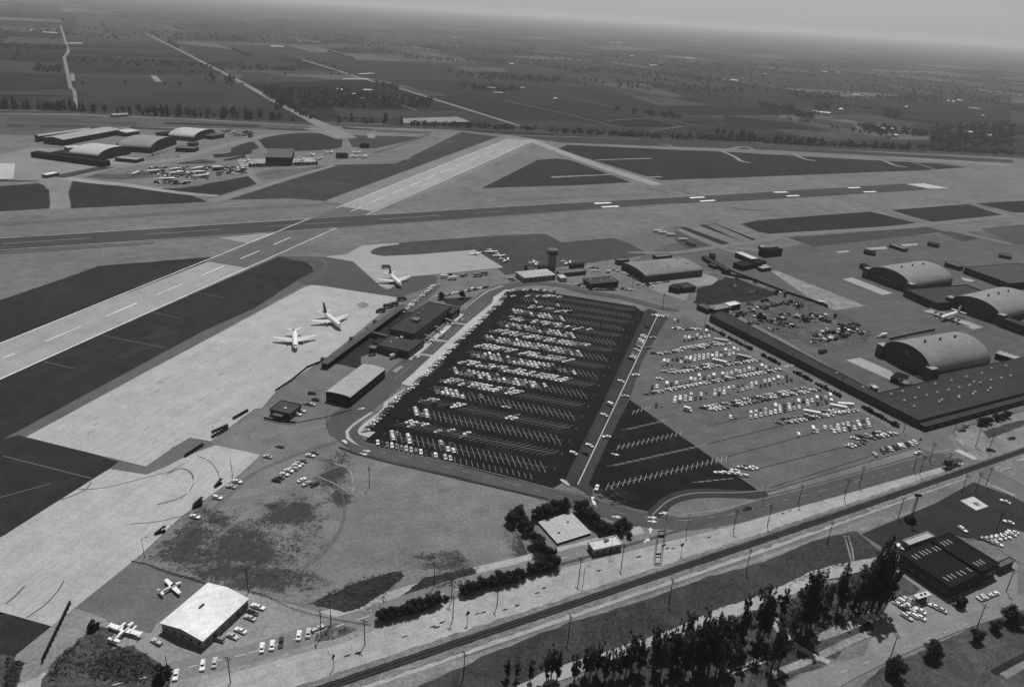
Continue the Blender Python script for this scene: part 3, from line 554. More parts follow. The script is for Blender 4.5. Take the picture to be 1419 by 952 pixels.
# road along the factory fence
sheet('road', gp('f', [(915, 425), (938, 428), (1010, 466), (1106, 515), (1190, 556), (1270, 596), (1300, 620), (1275, 625), (1200, 578), (1110, 532), (1025, 488), (950, 446)]), Z3_ + .02, mat('fence_road', 106, amp=.13))
ribbon('lane_paint', gp('f', [(990, 452), (1100, 508), (1190, 553), (1260, 590)]), .35, Z5_, mat('lane_paint_dim', 138))
sheet('road', gp('c4', [(760, 560), (830, 505), (890, 520), (1000, 470), (1369, 370), (1600, 310), (1600, 380), (1369, 430), (1050, 520), (1010, 560), (1050, 610), (1180, 690), (1100, 700), (980, 650), (900, 640), (850, 620)]), Z4_, mat('junction_road', 100, amp=.12))
sheet('road', gp('c4', [(1180, 690), (1300, 740), (1419, 800), (1600, 900), (1600, 1000), (1300, 850), (1130, 720)]), Z4_ + .02, mat('junction_road', 100, amp=.12))
sg = [(g('c4', 1240, 720), g('c4', 1600, 900), .5), (g('c4', 1285, 745), g('c4', 1345, 725), .6), (g('c4', 880, 520), g('c4', 1369, 395), .3)]
lines('lane_paint', sg, Z6_, mat('lane_paint', 160))
sheet('sidewalk', gp('c4', [(1045, 635), (1075, 628), (1170, 680), (1150, 685)]), Z6_, m_walk)
sheet('sidewalk', gp('P6', [(470, 130), (540, 112), (590, 122), (500, 140)]), Z6_, mat('walk_grey', 140))
ribbon('traffic_island', gp('P2', [(830, 885), (870, 910), (912, 948)]), [1.5, 2.6, 1.2], Z6_, m_walk)
# ---- the road, verge, railway and dirt road across the foreground
VR = [(-200, 1010), (120, 938), (300, 902), (500, 848), (700, 803), (800, 775), (900, 745), (1000, 720), (1140, 676), (1275, 640), (1330, 628), (1404, 608), (1600, 548)]
RL = [(-100, 1180), (300, 1004), (490, 940), (700, 869), (870, 812), (1060, 748), (1210, 697), (1404, 630), (1600, 560)]
sheet('gravel_verge', gp('f', [(-200, 990), (120, 915), (330, 878), (500, 832), (620, 795), (800, 752), (900, 725), (1000, 708), (1140, 670), (1275, 634), (1310, 640), (1404, 600), (1700, 510), (1700, 590), (1404, 640), (1060, 765), (870, 830), (480, 965), (-100, 1200)]), Z2_, m_verge)
sheet('road', gp('f', [(-200, 1035), (120, 945), (345, 893), (492, 847), (620, 805), (710, 783), (800, 757), (880, 742), (950, 728), (1000, 722), (1140, 684), (1280, 644), (1280, 650), (1140, 693), (1010, 730), (900, 757), (800, 782), (710, 806), (620, 832), (500, 870), (345, 920), (120, 972), (-200, 1065)]), Z3_ - .01, m_roadlt)
sg = []
for a, d in zip([(120, 958), (345, 906), (500, 858), (710, 795)], [(345, 906), (500, 858), (710, 795), (800, 768)]): sg += dash(g('f', *a), g('f', *d), 3.2, 4.6, .3)
lines('lane_paint', sg, Z5_, mat('lane_paint_bright', 205))
ribbon('kerb_strip', gp('f', [(700, 802), (800, 776), (900, 747), (960, 730), (1060, 700), (1150, 672)]), 1.6, Z4_, mat('gutter', 78, amp=.1))
sheet('dirt_track', gp('f', [(300, 1040), (480, 960), (700, 893), (870, 835), (1060, 770), (1210, 716), (1240, 715), (1404, 655), (1404, 662), (1200, 735), (1185, 738), (1060, 783), (890, 833), (860, 842), (700, 906), (600, 940), (480, 990)]), Z1_, m_dirt, ragged=(3, .7))
def band(name, pts, w, z, m, rg):
    L = []; R = []
    for i, p in enumerate(pts):
        d = pts[min(i + 1, len(pts) - 1)] - pts[max(i - 1, 0)]; d.normalize(); n_ = Vector((-d.y, d.x, 0)) * w / 2; L.append(p + n_); R.append(p - n_)
    return sheet(name, L + R[::-1], z, m, ragged=rg)
band('railway_bed', gp('f', RL), 9.0, Z3_, mat('railway_shoulder', 112, amp=.25, scales=(.05, .3, 1.5)), (2.0, 1.1)); band('railway_bed', gp('f', RL), 6.2, Z3_ + .03, mat('railway_cinders', 72, amp=.25, scales=(.05, .3, 1.5)), (1.6, .8))
band('railway_track', gp('f', RL), 3.6, Z4_, m_ballast, (1.5, .3))
p, q = g('f', 300, 1004), g('f', 1600, 560); d = (q - p).normalized(); n = Vector((-d.y, d.x, 0))
b = MB()
for s_ in (-.75, .75):
    for a, e in zip(gp('f', RL), gp('f', RL)[1:]): ribbon_mb(b, [a + n * s_, e + n * s_], .14, Z4_ + .16)
b.build('railway_rails', mat('rail_steel', 66, rough=.4, spec=.3))['kind'] = 'structure'
b = MB(); L = (q - p).length
for k in range(int(L / .9)):
    c = p + d * (k * .9); ribbon_mb(b, [c - n * 1.25, c + n * 1.25], .24, Z4_ + .03)
b.build('railway_sleepers', mat('sleeper_wood', 34))['kind'] = 'structure'
sheet('rough_grass', gp('f', [(560, 960), (680, 905), (790, 862), (872, 838), (890, 832), (980, 800), (1060, 778), (1130, 748), (1185, 735), (1215, 760), (1235, 790), (1180, 800), (1130, 805), (1060, 830), (980, 850), (900, 890), (800, 925), (720, 960)]), Z2_, m_grassdk, ragged=(2.5, .9))
for dx_ in (0, 22): ribbon('dirt_track', gp('S1', [(1128 + dx_, 10), (1150 + dx_, 90), (1168 + dx_ * .6, 160)]), .7, Z3_, mat('path_grey', 128, amp=.2))
sheet('sand_wash', gp('f', [(700, 962), (745, 935), (820, 909), (872, 893), (930, 872), (1000, 842), (1062, 822), (1130, 790), (1170, 780), (1215, 772), (1225, 780), (1180, 796), (1135, 805), (1070, 838), (1005, 860), (935, 885), (880, 903), (830, 920), (760, 950)]), Z3_, m_sand, ragged=(2.5, .8))
sheet('rough_grass', gp('f', [(720, 990), (830, 922), (935, 887), (1070, 838), (1180, 800), (1240, 780), (1290, 820), (1240, 852), (1215, 866), (1150, 900), (1110, 930), (1070, 960), (900, 1000)]), Z1_, mat('grove_floor', 64, amp=.35, scales=(.03, .2, .9)))
ribbon('dirt_track', gp('S1', [(700, 450), (735, 530), (790, 600), (850, 650), (950, 705), (1040, 745)]), [3, 4, 3.5, 3, 2, 2.5], Z3_, mat('path_pale', 150, amp=.15), sm=1)
ribbon('dirt_track', gp('S1', [(430, 800), (560, 755), (660, 710)]), 1.0, Z3_, mat('path_pale', 150, amp=.15)); ribbon('dirt_track', gp('S1', [(470, 810), (600, 768), (670, 735)]), .8, Z3_, mat('path_pale', 150, amp=.15))
ribbon('dirt_track', gp('S1', [(930, 620), (1060, 570), (1180, 520), (1250, 490)]), [2, 4, 4, 3], Z3_, mat('path_grey', 128, amp=.2), sm=1); ribbon('dirt_track', gp('S1', [(720, 810), (900, 740), (1020, 690), (1200, 600), (1300, 570)]), 3, Z3_ + .01, mat('path_grey', 128, amp=.2), sm=1)
# ---- lower right: street, forecourts, asphalt yard, grass
sheet('road', gp('d4', [(150, 930), (380, 830), (560, 790), (750, 705), (900, 640), (1150, 560), (1360, 470), (1700, 330), (1700, 420), (1360, 560), (1080, 650), (900, 720), (700, 810), (520, 900), (380, 980), (100, 1000)]), Z3_, mat('street_pale', 122, amp=.10))
p, q = g('d4', 430, 880), g('d4', 1360, 520); lines('lane_paint', dash(p, q, 4, 7, .35), Z5_, mat('lane_paint', 160))
sheet('forecourt', gp('d4', [(560, 160), (545, 152), (690, 245), (720, 350), (840, 440), (760, 470), (690, 500), (660, 560), (545, 575), (610, 640), (560, 790), (900, 650), (1360, 480), (1360, 385), (1180, 420), (1005, 475), (880, 400), (760, 330), (690, 245), (545, 152), (600, 130)]), Z2_, mat('forecourt_pale', 126, amp=.1))
sheet('asphalt_yard', gp('d4', [(545, 152), (930, -10), (1130, -120), (1370, -30), (1700, 60), (1700, 200), (1355, 130), (1165, 185), (1000, 150), (760, 260), (690, 240)]), Z3_, mat('yard_asphalt', 52, amp=.12))
sheet('forecourt', gp('d4', [(1080, 185), (1150, 168), (1240, 215), (1340, 285), (1700, 480), (1700, 330), (1355, 130), (1165, 180)]), Z3_ + .01, mat('forecourt_pale2', 112, amp=.1)); sheet('forecourt', gp('d4', [(1340, 285), (1360, 320), (1360, 390), (1270, 430), (1180, 400)]), Z2_ + .01, mat('forecourt_pale', 126, amp=.1))
sheet('concrete_pad', gp('Z2', [(1063, 491), (1130, 470), (1207, 520), (1145, 541)]), Z4_, mat('pad_white', 185, amp=.1)); sheet('oil_stains', gp('Z2', [(1125, 504), (1146, 498), (1160, 510), (1172, 514), (1150, 518), (1138, 512)]), Z5_, mat('pad_stain', 110, amp=.3), ragged=(.5, .6))
ribbon('kerb_strip', gp('Z2', [(1225, 415), (1340, 465)]), 2.5, Z4_, mat('walk_grey', 140))
sheet('rough_grass', gp('d4', [(260, 720), (400, 665), (560, 625), (615, 645), (590, 680), (450, 745), (410, 805), (370, 800)]), Z2_ + .01, mat('lawn_dark', 74, amp=.25, scales=(.05, .3, 1.2)))
sheet('rough_grass', gp('d4', [(90, 890), (230, 800), (330, 810), (360, 840), (220, 880)]), Z2_ + .01, mat('lawn_dark', 74, amp=.25, scales=(.05, .3, 1.2)))
sheet('rough_grass', gp('d4', [(480, 1000), (650, 850), (800, 790), (1100, 650), (1360, 555), (1700, 420), (1700, 900), (1300, 1000)]), Z2_, mat('lawn_corner', 72, amp=.25, scales=(.03, .2, .9)), ragged=(2.5, .5))
ribbon('dirt_track', gp('d4', [(1270, 885), (1365, 830), (1500, 760)]), 5, Z3_, mat('street_pale', 122)); ribbon('ditch', gp('d4', [(1230, 880), (1350, 815), (1500, 740)]), 2.5, Z3_, m_bare)
sheet('rough_grass', gp('d4', [(680, 490), (700, 400), (720, 345), (850, 440), (820, 470)]), Z3_, mat('lawn_dark', 74, amp=.25, scales=(.05, .3, 1.2)))
# ---- far side of the junction, east edge
sheet('gravel_verge', gp('c4', [(1040, 530), (1369, 440), (1700, 360), (1700, 560), (1369, 640), (1190, 690), (1060, 590)]), Z3_, mat('verge_east', 116, amp=.2)); sheet('rough_grass', gp('c4', [(1200, 530), (1369, 480), (1500, 460), (1369, 520), (1230, 570)]), Z4_, m_grassdk, ragged=(3, 1.0))
# ---- the open field in the middle and its scrub
SCR = [pxpatch(*q) for q in [(330, 765, 95, 45), (410, 712, 52, 24), (262, 748, 42, 34), (300, 790, 60, 20), (380, 800, 70, 22), (462, 655, 22, 34), (300, 720, 40, 18), (725, 745, 22, 34), (610, 775, 42, 13), (470, 690, 30, 16)]]
m_field2 = patchy('dry_field_scrub', 112, 62, SCR, stripe=(math.radians(25), 2.5, .06))
sheet('dry_field', gp('f', [(380, 560), (440, 570), (470, 600), (500, 628), (640, 666), (770, 697), (790, 705), (720, 740), (740, 790), (640, 825), (520, 862), (430, 840), (330, 820), (190, 780), (262, 715), (330, 662), (362, 632), (300, 616), (353, 567)]), Z1_ - .01, m_field2)
for off in (0, .9):      # wheel ruts across the field
    for k_, pts in enumerate([[(262, 716), (330, 664), (400, 632), (470, 610)], [(300, 742), (372, 690), (430, 660), (480, 640), (520, 640)], [(330, 830), (400, 800), (455, 760), (480, 715), (470, 670)], [(440, 660), (470, 672), (490, 690), (488, 650), (460, 640)], [(240, 752), (300, 700), (352, 655)]]):
        P_ = [p + Vector((off, -off, 0)) * 1.1 for p in gp('f', pts)]; ribbon('wheel_rut', P_, .45, Z2_, mat('rut_%d' % (k_ % 2), (88, 128)[k_ % 2], amp=.2), sm=3)
sheet('scrub_ground', gp('d2', [(290, 515), (400, 470), (560, 400), (750, 345), (800, 370), (700, 450), (560, 540), (480, 560)]), Z2_, mat('scrub_dk2', 52, amp=.3, scales=(.03, .2, .8)), ragged=(.9, .8))
sheet('scrub_ground', gp('d2', [(620, 560), (760, 490), (900, 380), (1150, 325), (1200, 390), (1090, 470), (960, 520), (880, 560), (660, 600)]), Z2_, mat('scrub_dk2', 52), ragged=(.9, .8))
sheet('scrub_ground', gp('d2', [(860, 325), (960, 270), (1080, 235), (1110, 285), (1000, 320), (900, 340)]), Z2_, mat('scrub_mix', 78, amp=.4, scales=(.06, .3, .9)), ragged=(.8, 1.0))
sheet('scrub_ground', gp('d2', [(320, 720), (350, 640), (440, 620), (550, 655), (430, 700)]), Z4_, mat('scrub_mix', 78), ragged=(.8, .8))
# foreground verge speckle: low weeds along the railway
for k in range(34):
    t = rnd.random(); x = 480 + 900 * t; y = 925 - (x - 480) * .335 + rnd.uniform(-22, -6)
    p = g('f', x, y); pts = [p + Vector((math.cos(.5), math.sin(.5), 0)) * s_ for s_ in (-1.2, -.4, .4, 1.3)]
    ribbon('weed_patch', pts, [.2, rnd.uniform(.4, 1.1), rnd.uniform(.4, 1), .2], Z4_ + .001 * k, mat('weed', 66, amp=.3))
# ---- lower left lot
sheet('forecourt', gp('f', [(190, 780), (205, 785), (280, 808), (345, 822), (430, 845), (505, 865), (560, 855), (480, 890), (420, 905), (330, 930), (240, 962), (120, 960), (20, 912), (72, 868), (103, 843)]), Z2_, mat('ramp_worn', 130, amp=.14))
sheet('forecourt', gp('d1', [(690, 300), (1080, 405), (1090, 420), (820, 620), (790, 670), (560, 610), (400, 560), (380, 520)]), Z3_ - .01, mat('ramp_mid', 100, amp=.12))
sheet('gravel_verge', gp('d1', [(90, 780), (270, 635), (400, 540), (560, 600), (480, 640), (300, 790), (200, 900), (60, 950), (20, 880)]), Z3_ - .005, mat('verge_pale', 128, amp=.14))
sheet('scrub_ground', gp('d1', [(215, 940), (260, 850), (340, 760), (430, 690), (480, 640), (580, 640), (600, 720), (560, 760), (700, 740), (790, 800), (860, 850), (900, 960), (600, 1100), (200, 1100)]), Z4_, mat('brush_dark', 72, amp=.4, scales=(.08, .35, 1.2), wts=(.3, .5, .5)), ragged=(1.0, 1.6))
sheet('scrub_ground', gp('d1', [(-200, 760), (30, 780), (70, 800), (130, 830), (60, 900), (30, 960), (-200, 1000)]), Z4_, mat('brush_dark', 50), ragged=(1.0, 1.4))
# ------------------------------------------------------------------ haze: the air between the camera and the far farmland
hb = MB(); hb.box(-43000, 43000, -3200, 43000, -1.0, CAM_H + 40.0)
M = bpy.data.materials.new('haze_air'); M.use_nodes = True; nn = M.node_tree; nn.nodes.clear()
pv = nn.nodes.new('ShaderNodeVolumePrincipled'); pv.inputs['Color'].default_value = (1, 1, 1, 1); pv.inputs['Density'].default_value = 0.000066; pv.inputs['Anisotropy'].default_value = 0.25
mo = nn.nodes.new('ShaderNodeOutputMaterial'); nn.links.new(pv.outputs[0], mo.inputs['Volume'])
tag(hb.build('haze', M), kind='stuff')
# ------------------------------------------------------------------ buildings
m_glass = mat('window_glass', 28, rough=.15, spec=.6); m_door = mat('hangar_door', 60, amp=.1); m_dark = mat('dark_opening', 14)
m_trim = mat('roof_trim', 120); m_vent = mat('vent_metal', 205, rough=.4)
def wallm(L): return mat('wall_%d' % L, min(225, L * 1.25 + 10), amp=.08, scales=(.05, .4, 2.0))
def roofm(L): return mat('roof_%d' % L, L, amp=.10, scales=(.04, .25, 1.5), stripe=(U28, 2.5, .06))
def rect(p):
    e = (p[1] - p[0]) + (p[2] - p[3]); e.z = 0; L = e.length / 2; e.normalize(); n = Vector((-e.y, e.x, 0))
    W = abs(((p[3] - p[0]).dot(n) + (p[2] - p[1]).dot(n)) / 2); c = (p[0] + p[1] + p[2] + p[3]) / 4
    return Vector((c.x, c.y, 0)), math.atan2(e.y, e.x), L, W
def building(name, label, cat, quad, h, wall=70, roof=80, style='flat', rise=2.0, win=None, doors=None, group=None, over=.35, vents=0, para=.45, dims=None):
    """quad = four ground or roof corners; the first edge runs along the ridge. win/doors: {side: (count, width, height, sill)}"""
    c, a, L, W = dims if dims else rect(quad)
    root = empty(name, c, a); tag(root, label, cat, group); X, Y = L / 2, W / 2
    wm, rm = wallm(wall), roofm(roof)
    b = MB()
    if style == 'flat': b.box(-X, X, -Y, Y, 0, h)
    elif style == 'gable': b.extr([(-Y, 0), (Y, 0), (Y, h), (0, h + rise - .02), (-Y, h)], -X, X, axis='x')
    elif style == 'arch':
        N = 14; prof = [(-Y, 0), (Y, 0)] + [(Y * math.cos(math.pi * i / N), h + rise * math.sin(math.pi * i / N)) for i in range(N + 1)]
        b.extr(prof, -X + .1, X - .1, axis='x')
    elif style == 'hip': b.box(-X, X, -Y, Y, 0, h)
    b.build('wall', wm, root)
    b = MB(); o = over
    if style == 'flat':
        b.box(-X - o, X + o, -Y - o, Y + o, h + .002, h + .25)
        if para:
            for (x0, x1, y0, y1) in ((-X - o, X + o, -Y - o, -Y - o + .3), (-X - o, X + o, Y + o - .3, Y + o), (-X - o, -X - o + .3, -Y - o + .3, Y + o - .3), (X + o - .3, X + o, -Y - o + .3, Y + o - .3)): b.box(x0, x1, y0, y1, h + .252, h + .25 + para)
    elif style == 'gable':
        k = rise / Y
        for s in (-1, 1): b.extr([(s * (Y + o), h - o * k), (0, h + rise), (0, h + rise + .2), (s * (Y + o), h - o * k + .2)], -X - o, X + o, axis='x')
    elif style == 'arch':
        N = 18
        pr = [((Y + .25) * math.cos(math.pi * i / N), h + (rise + .25) * math.sin(math.pi * i / N)) for i in range(N + 1)]
        vs = [(-X, p[0], p[1]) for p in pr] + [(X, p[0], p[1]) for p in pr]; n = N + 1
        inn = [(Y * math.cos(math.pi * i / N), h + rise * math.sin(math.pi * i / N)) for i in range(N + 1)]
        vs += [(-X, p[0], p[1]) for p in inn] + [(X, p[0], p[1]) for p in inn]
        b.add(vs, [(i, i + 1, n + i + 1, n + i) for i in range(N)])
        fs = [(2 * n + i + 1, 2 * n + i, i, i + 1) for i in range(N)] + [(n + i, n + i + 1, 3 * n + i + 1, 3 * n + i) for i in range(N)]
        fs += [(0, n, 3 * n, 2 * n), (N, 2 * n + N, 3 * n + N, n + N)]
        b.add(vs, fs)
    elif style == 'hip':
        r = min(Y, X * .8); b.add([(-X - o, -Y - o, h), (X + o, -Y - o, h), (X + o, Y + o, h), (-X - o, Y + o, h), (-X + r, 0, h + rise), (X - r, 0, h + rise)], [(0, 1, 5, 4), (1, 2, 5), (2, 3, 4, 5), (3, 0, 4), (3, 2, 1, 0)])
    ro = b.build('roof', rm, root, smooth=(style == 'arch'))
    def face(side, u, w_, z0, z1, t=.06):
        q = MB()
        if side[0] == 'x':
            x = X if side == 'x+' else -X; q.box(min(x - .02, x + (t if side == 'x+' else -t)), max(x + .02, x + (t if side == 'x+' else -t)), u - w_ / 2, u + w_ / 2, z0, z1)
        else:
            y = Y if side == 'y+' else -Y; q.box(u - w_ / 2, u + w_ / 2, min(y - .02, y + (t if side == 'y+' else -t)), max(y + .02, y + (t if side == 'y+' else -t)), z0, z1)
        return q
    for spec, nm, mm in ((win, 'window', m_glass), (doors, 'door', m_door)):
        for sd_, (k, w_, hh, z0) in (spec or {}).items():
            span = (W if sd_[0] == 'x' else L)
            sides = [sd_] if len(sd_) == 2 else [sd_ + '+', sd_ + '-']
            for side in sides:
                for i in range(k):
                    u = (i + .5) / k * span - span / 2
                    ob = face(side, u, w_, z0, z0 + hh).build(nm, mm, root)
                    if nm == 'window' and k <= 6: face(side, u, w_ + .3, z0 - .2, z0 - .02, .14).build('sill', m_trim, ob)
    for i in range(vents):
        vx, vy = rnd.uniform(-X * .8, X * .8), rnd.uniform(-Y * .7, Y * .7)
        zz0 = h + .25 if style == 'flat' else (h + rise * (1 - abs(vy) / Y) if style in ('gable', 'hip') else h + rise * math.sqrt(max(0, 1 - (vy / Y) ** 2)))
        q = MB(); s = rnd.uniform(.45, .9); q.box(vx - s, vx + s, vy - s, vy + s, zz0 - .3, zz0 + .9); q.build('roof_vent', m_trim if roof > 120 else m_vent, ro)
    return root, c, a, L, W
# passenger terminal and its wings
def tquad(t, pts, z): return gp(t, pts, z)
R1 = building('terminal_building', 'large dark flat roofed passenger terminal beside the dark ring road', 'terminal', tquad('P8', [(480, 543), (800, 290), (615, 255), (250, 488)], 8), 8, wall=66, roof=62,
         win={'y-': (12, 2.2, 3.5, 1.0), 'x-': (3, 2.6, 2.0, 3.0)}, vents=0)
q = MB(); q.box(-11, -6, -2.5, 2.5, 8.25, 10.2); q.build('plant_room', wallm(80), R1[0])
for u in (-6, 4, 12):
    q = MB(); q.box(u - .8, u + .8, 4, 5.4, 8.25, 9.2); q.build('roof_vent', m_trim, R1[0])
R2 = building('terminal_wing', 'low dark flat roofed terminal wing at the near end of the terminal', 'terminal wing', tquad('P8', [(410, 712), (575, 585), (280, 545), (165, 622)], 4.5), 4.5, wall=58, roof=66, win={'x-': (5, 1.6, 1.4, 1.4), 'y-': (5, 2, 1.6, 1.2)}, vents=3)
building('terminal_annex', 'small dark square block at the far end of the passenger terminal', 'annex', tquad('P8', [(815, 355), (880, 310), (822, 285), (742, 343)], 5.5), 5.5, wall=44, roof=60, win={'y-': (4, 2, 2, 1.2)})
def canopy(label, t, pts, h, L, group=None, posts=4, thick=.35, cat='canopy', name='canopy'):
    c, a, Ln, W = rect(gp(t, pts, h)); root = empty(name, c, a); tag(root, label, cat, group); X, Y = Ln / 2, W / 2
    b = MB(); b.box(-X, X, -Y, Y, h - thick, h); b.build('roof', roofm(L), root)
    for i in range(posts):
        for s in (-1, 1):
            x = -X + .4 + (2 * X - .8) * i / max(1, posts - 1); q = MB(); q.tube((x, s * (Y - .3), 0), (x, s * (Y - .3), h - thick), .1, n=6); q.build('post', m_trim, root)
    return root, c, a, Ln, W
canopy('pale entrance canopy nearest the lower wing of the passenger terminal', 'P8', [(565, 540), (650, 575), (660, 568), (580, 534)], 3.2, 112, 'entrance canopies of the terminal', 2)
canopy('pale entrance canopy at the middle of the passenger terminal front', 'P8', [(655, 462), (735, 505), (745, 496), (668, 455)], 3.2, 112, 'entrance canopies of the terminal', 2)
canopy('pale entrance canopy below the far annex of the passenger terminal', 'P8', [(745, 395), (835, 428), (845, 420), (760, 388)], 3.2, 112, 'entrance canopies of the terminal', 2)
# boarding concourse along the apron edge
K = canopy('long dark roofed concourse walkway along the edge of the jet apron', 'f', [(452, 506), (563, 424), (557, 420.5), (446, 501)], 4.0, 82, cat='concourse', name='boarding_concourse', posts=16)
q = MB(); q.box(-K[3] / 2 + .5, K[3] / 2 - .5, K[4] / 2 - .9, K[4] / 2 - .7, 0, 3.64); q.build('wall', wallm(30), K[0])
for u in (-.42, -.1, .2):
    q = MB(); q.box(u * K[3] - 1.2, u * K[3] + 1.2, K[4] / 2 + .02, K[4] / 2 + 5, 0.3, 2.8); q.build('boarding_ramp', wallm(60), K[0])
for i, (lb, quad, h, wl, rf) in enumerate([
  ('low grey service canopy between the concourse and the terminal', [(75, 520), (235, 560), (245, 550), (95, 512)], 3, 60, 96),
  ('small grey baggage shed beside the concourse near the apron', [(75, 662), (130, 668), (150, 645), (95, 636)], 3, 46, 104),
  ('dark baggage shed in the service yard behind the terminal', [(100, 610), (150, 622), (215, 580), (170, 570)], 3.2, 36, 50),
  ('small dark plant block on the service yard by the lower wing', [(165, 655), (330, 700), (345, 680), (180, 632)], 4.0, 50, 64)]):
    building('service_shed', lb, 'shed', tquad('P8', quad, h), h, wall=wl, roof=rf, win={'x': (2, 1, .9, 1.4)})
building('storage_shed', 'pale curved roof open sided shed beside the terminal approach road', 'shed', tquad('c2', [(540, 352), (725, 203), (600, 178), (390, 335)], 6), 6, wall=30, roof=158, style='arch', rise=.8, doors={'x': (3, 4.5, 4.2, 0)}, win={'y-': (8, 3.5, 2.4, 1.5)})
h_ = building('small_office', 'small dark roofed office with carport beside the apron edge fence', 'office', tquad('c2', [(200, 455), (260, 405), (165, 375), (100, 420)], 3.4), 3.4, wall=64, roof=72, style='flat', win={'x': (3, 1.4, 1.2, 1.0), 'y': (3, 1.4, 1.2, 1.0)}, vents=1)
q = MB(); q.box(-9, -h_[3] / 2 - .4, -3, 3, 2.5, 2.75); q.build('carport_roof', roofm(86), h_[0])
for yy in (-2.7, 2.7):
    q = MB(); q.tube((-8.7, yy, 0), (-8.7, yy, 2.5), .08, n=6); q.build('post', m_trim, h_[0])
# tower and the buildings round it
tc = g('M1', 455, 385); root = empty('control_tower', tc, U28); tag(root, 'airport control tower with dark glazed cab standing among low buildings', 'control tower')
b = MB(); b.box(-2.6, 2.6, -2.6, 2.6, 0, 15.2); b.build('shaft', wallm(80), root)
b = MB(); b.box(2.62, 3.6, -1.2, 1.2, 0, 15.0); b.build('stair_shaft', wallm(96), root)
b = MB(); b.box(-4.2, 4.2, -4.2, 4.2, 15.2, 15.9); b.build('gallery', wallm(50), root)
b = MB(); b.loft([[(r * math.cos(math.pi / 8 + math.pi / 4 * i), r * math.sin(math.pi / 8 + math.pi / 4 * i), z) for i in range(8)] for r, z in ((3.9, 15.9), (4.8, 19.2))]); cb = b.build('cab', m_glass, root)
for i in range(8):
    t_ = math.pi / 8 + math.pi / 4 * i; q = MB(); q.tube((3.92 * math.cos(t_), 3.92 * math.sin(t_), 15.9), (4.82 * math.cos(t_), 4.82 * math.sin(t_), 19.2), .12, n=5); q.build('mullion', m_trim, cb)
b = MB(); b.loft([[(r * math.cos(math.pi / 8 + math.pi / 4 * i), r * math.sin(math.pi / 8 + math.pi / 4 * i), z) for i in range(8)] for r, z in ((5.2, 19.2), (5.2, 19.6))]); b.build('roof', roofm(100), root)
b = MB(); b.tube((0, 0, 19.6), (0, 0, 24), .12, .05); b.tube((2, 1, 19.6), (2, 1, 22), .08); b.build('antenna', m_trim, root)
building('arrivals_building', 'pale hip roofed building at the foot of the control tower', 'building', tquad('M1', [(165, 460), (505, 425), (400, 370), (130, 395)], 5), 4.5, wall=100, roof=165, style='hip', rise=1.6, win={'y-': (7, 2.6, 2.0, 1.0), 'x': (3, 1.5, 1.4, 1.2)})
q_ = building('kiosk', 'small white roofed kiosk beside the hip roofed tower building', 'kiosk', tquad('M1', [(530, 470), (590, 468), (585, 432), (530, 436)], 3), 3, wall=120, roof=190, win={'y': (2, .9, 1, 1)})
building('flat_office', 'dark flat roofed office block above the top of the car park', 'office', tquad('M1', [(860, 525), (1150, 500), (1000, 455), (755, 480)], 4.5), 4.5, wall=34, roof=72, win={'y-': (9, 1.6, 1.6, 1.2), 'x': (4, 1.6, 1.6, 1.2)}, vents=3, over=.6)
building('low_row', 'long low pale building behind the tower lot', 'building', tquad('M1', [(520, 425), (780, 400), (770, 370), (520, 395)], 3), 3, wall=64, roof=106, win={'y-': (9, 1.2, 1.1, 1.1)})
for lb, quad, h, rf in [('dark low shed beside the field right of the tower', [(640, 345), (770, 330), (770, 318), (640, 330)], 3, 50), ('tiny dark hut left of the control tower', [(195, 365), (215, 365), (212, 350), (195, 350)], 5, 40), ('low dark shed touching the tower base', [(330, 365), (410, 362), (405, 345), (330, 348)], 3, 46)]:
    building('utility_shed', lb, 'shed', tquad('M1', quad, h), h, wall=40, roof=rf, doors={'x': (1, 1.2, 2.1, 0)})
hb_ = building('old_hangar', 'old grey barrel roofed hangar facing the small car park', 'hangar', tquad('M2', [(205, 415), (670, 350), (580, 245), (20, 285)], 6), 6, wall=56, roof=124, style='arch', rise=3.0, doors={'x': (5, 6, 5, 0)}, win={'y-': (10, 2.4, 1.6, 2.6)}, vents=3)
building('hangar_leanto', 'low pale lean-to behind the old barrel roofed hangar', 'lean-to', tquad('M2', [(-40, 270), (70, 262), (60, 245), (-30, 250)], 4), 4, wall=60, roof=104)
building('long_carport', 'long pale roofed carport beyond the old barrel roofed hangar', 'carport', tquad('M2', [(305, 240), (450, 225), (430, 203), (310, 215)], 3), 3, wall=60, roof=104)
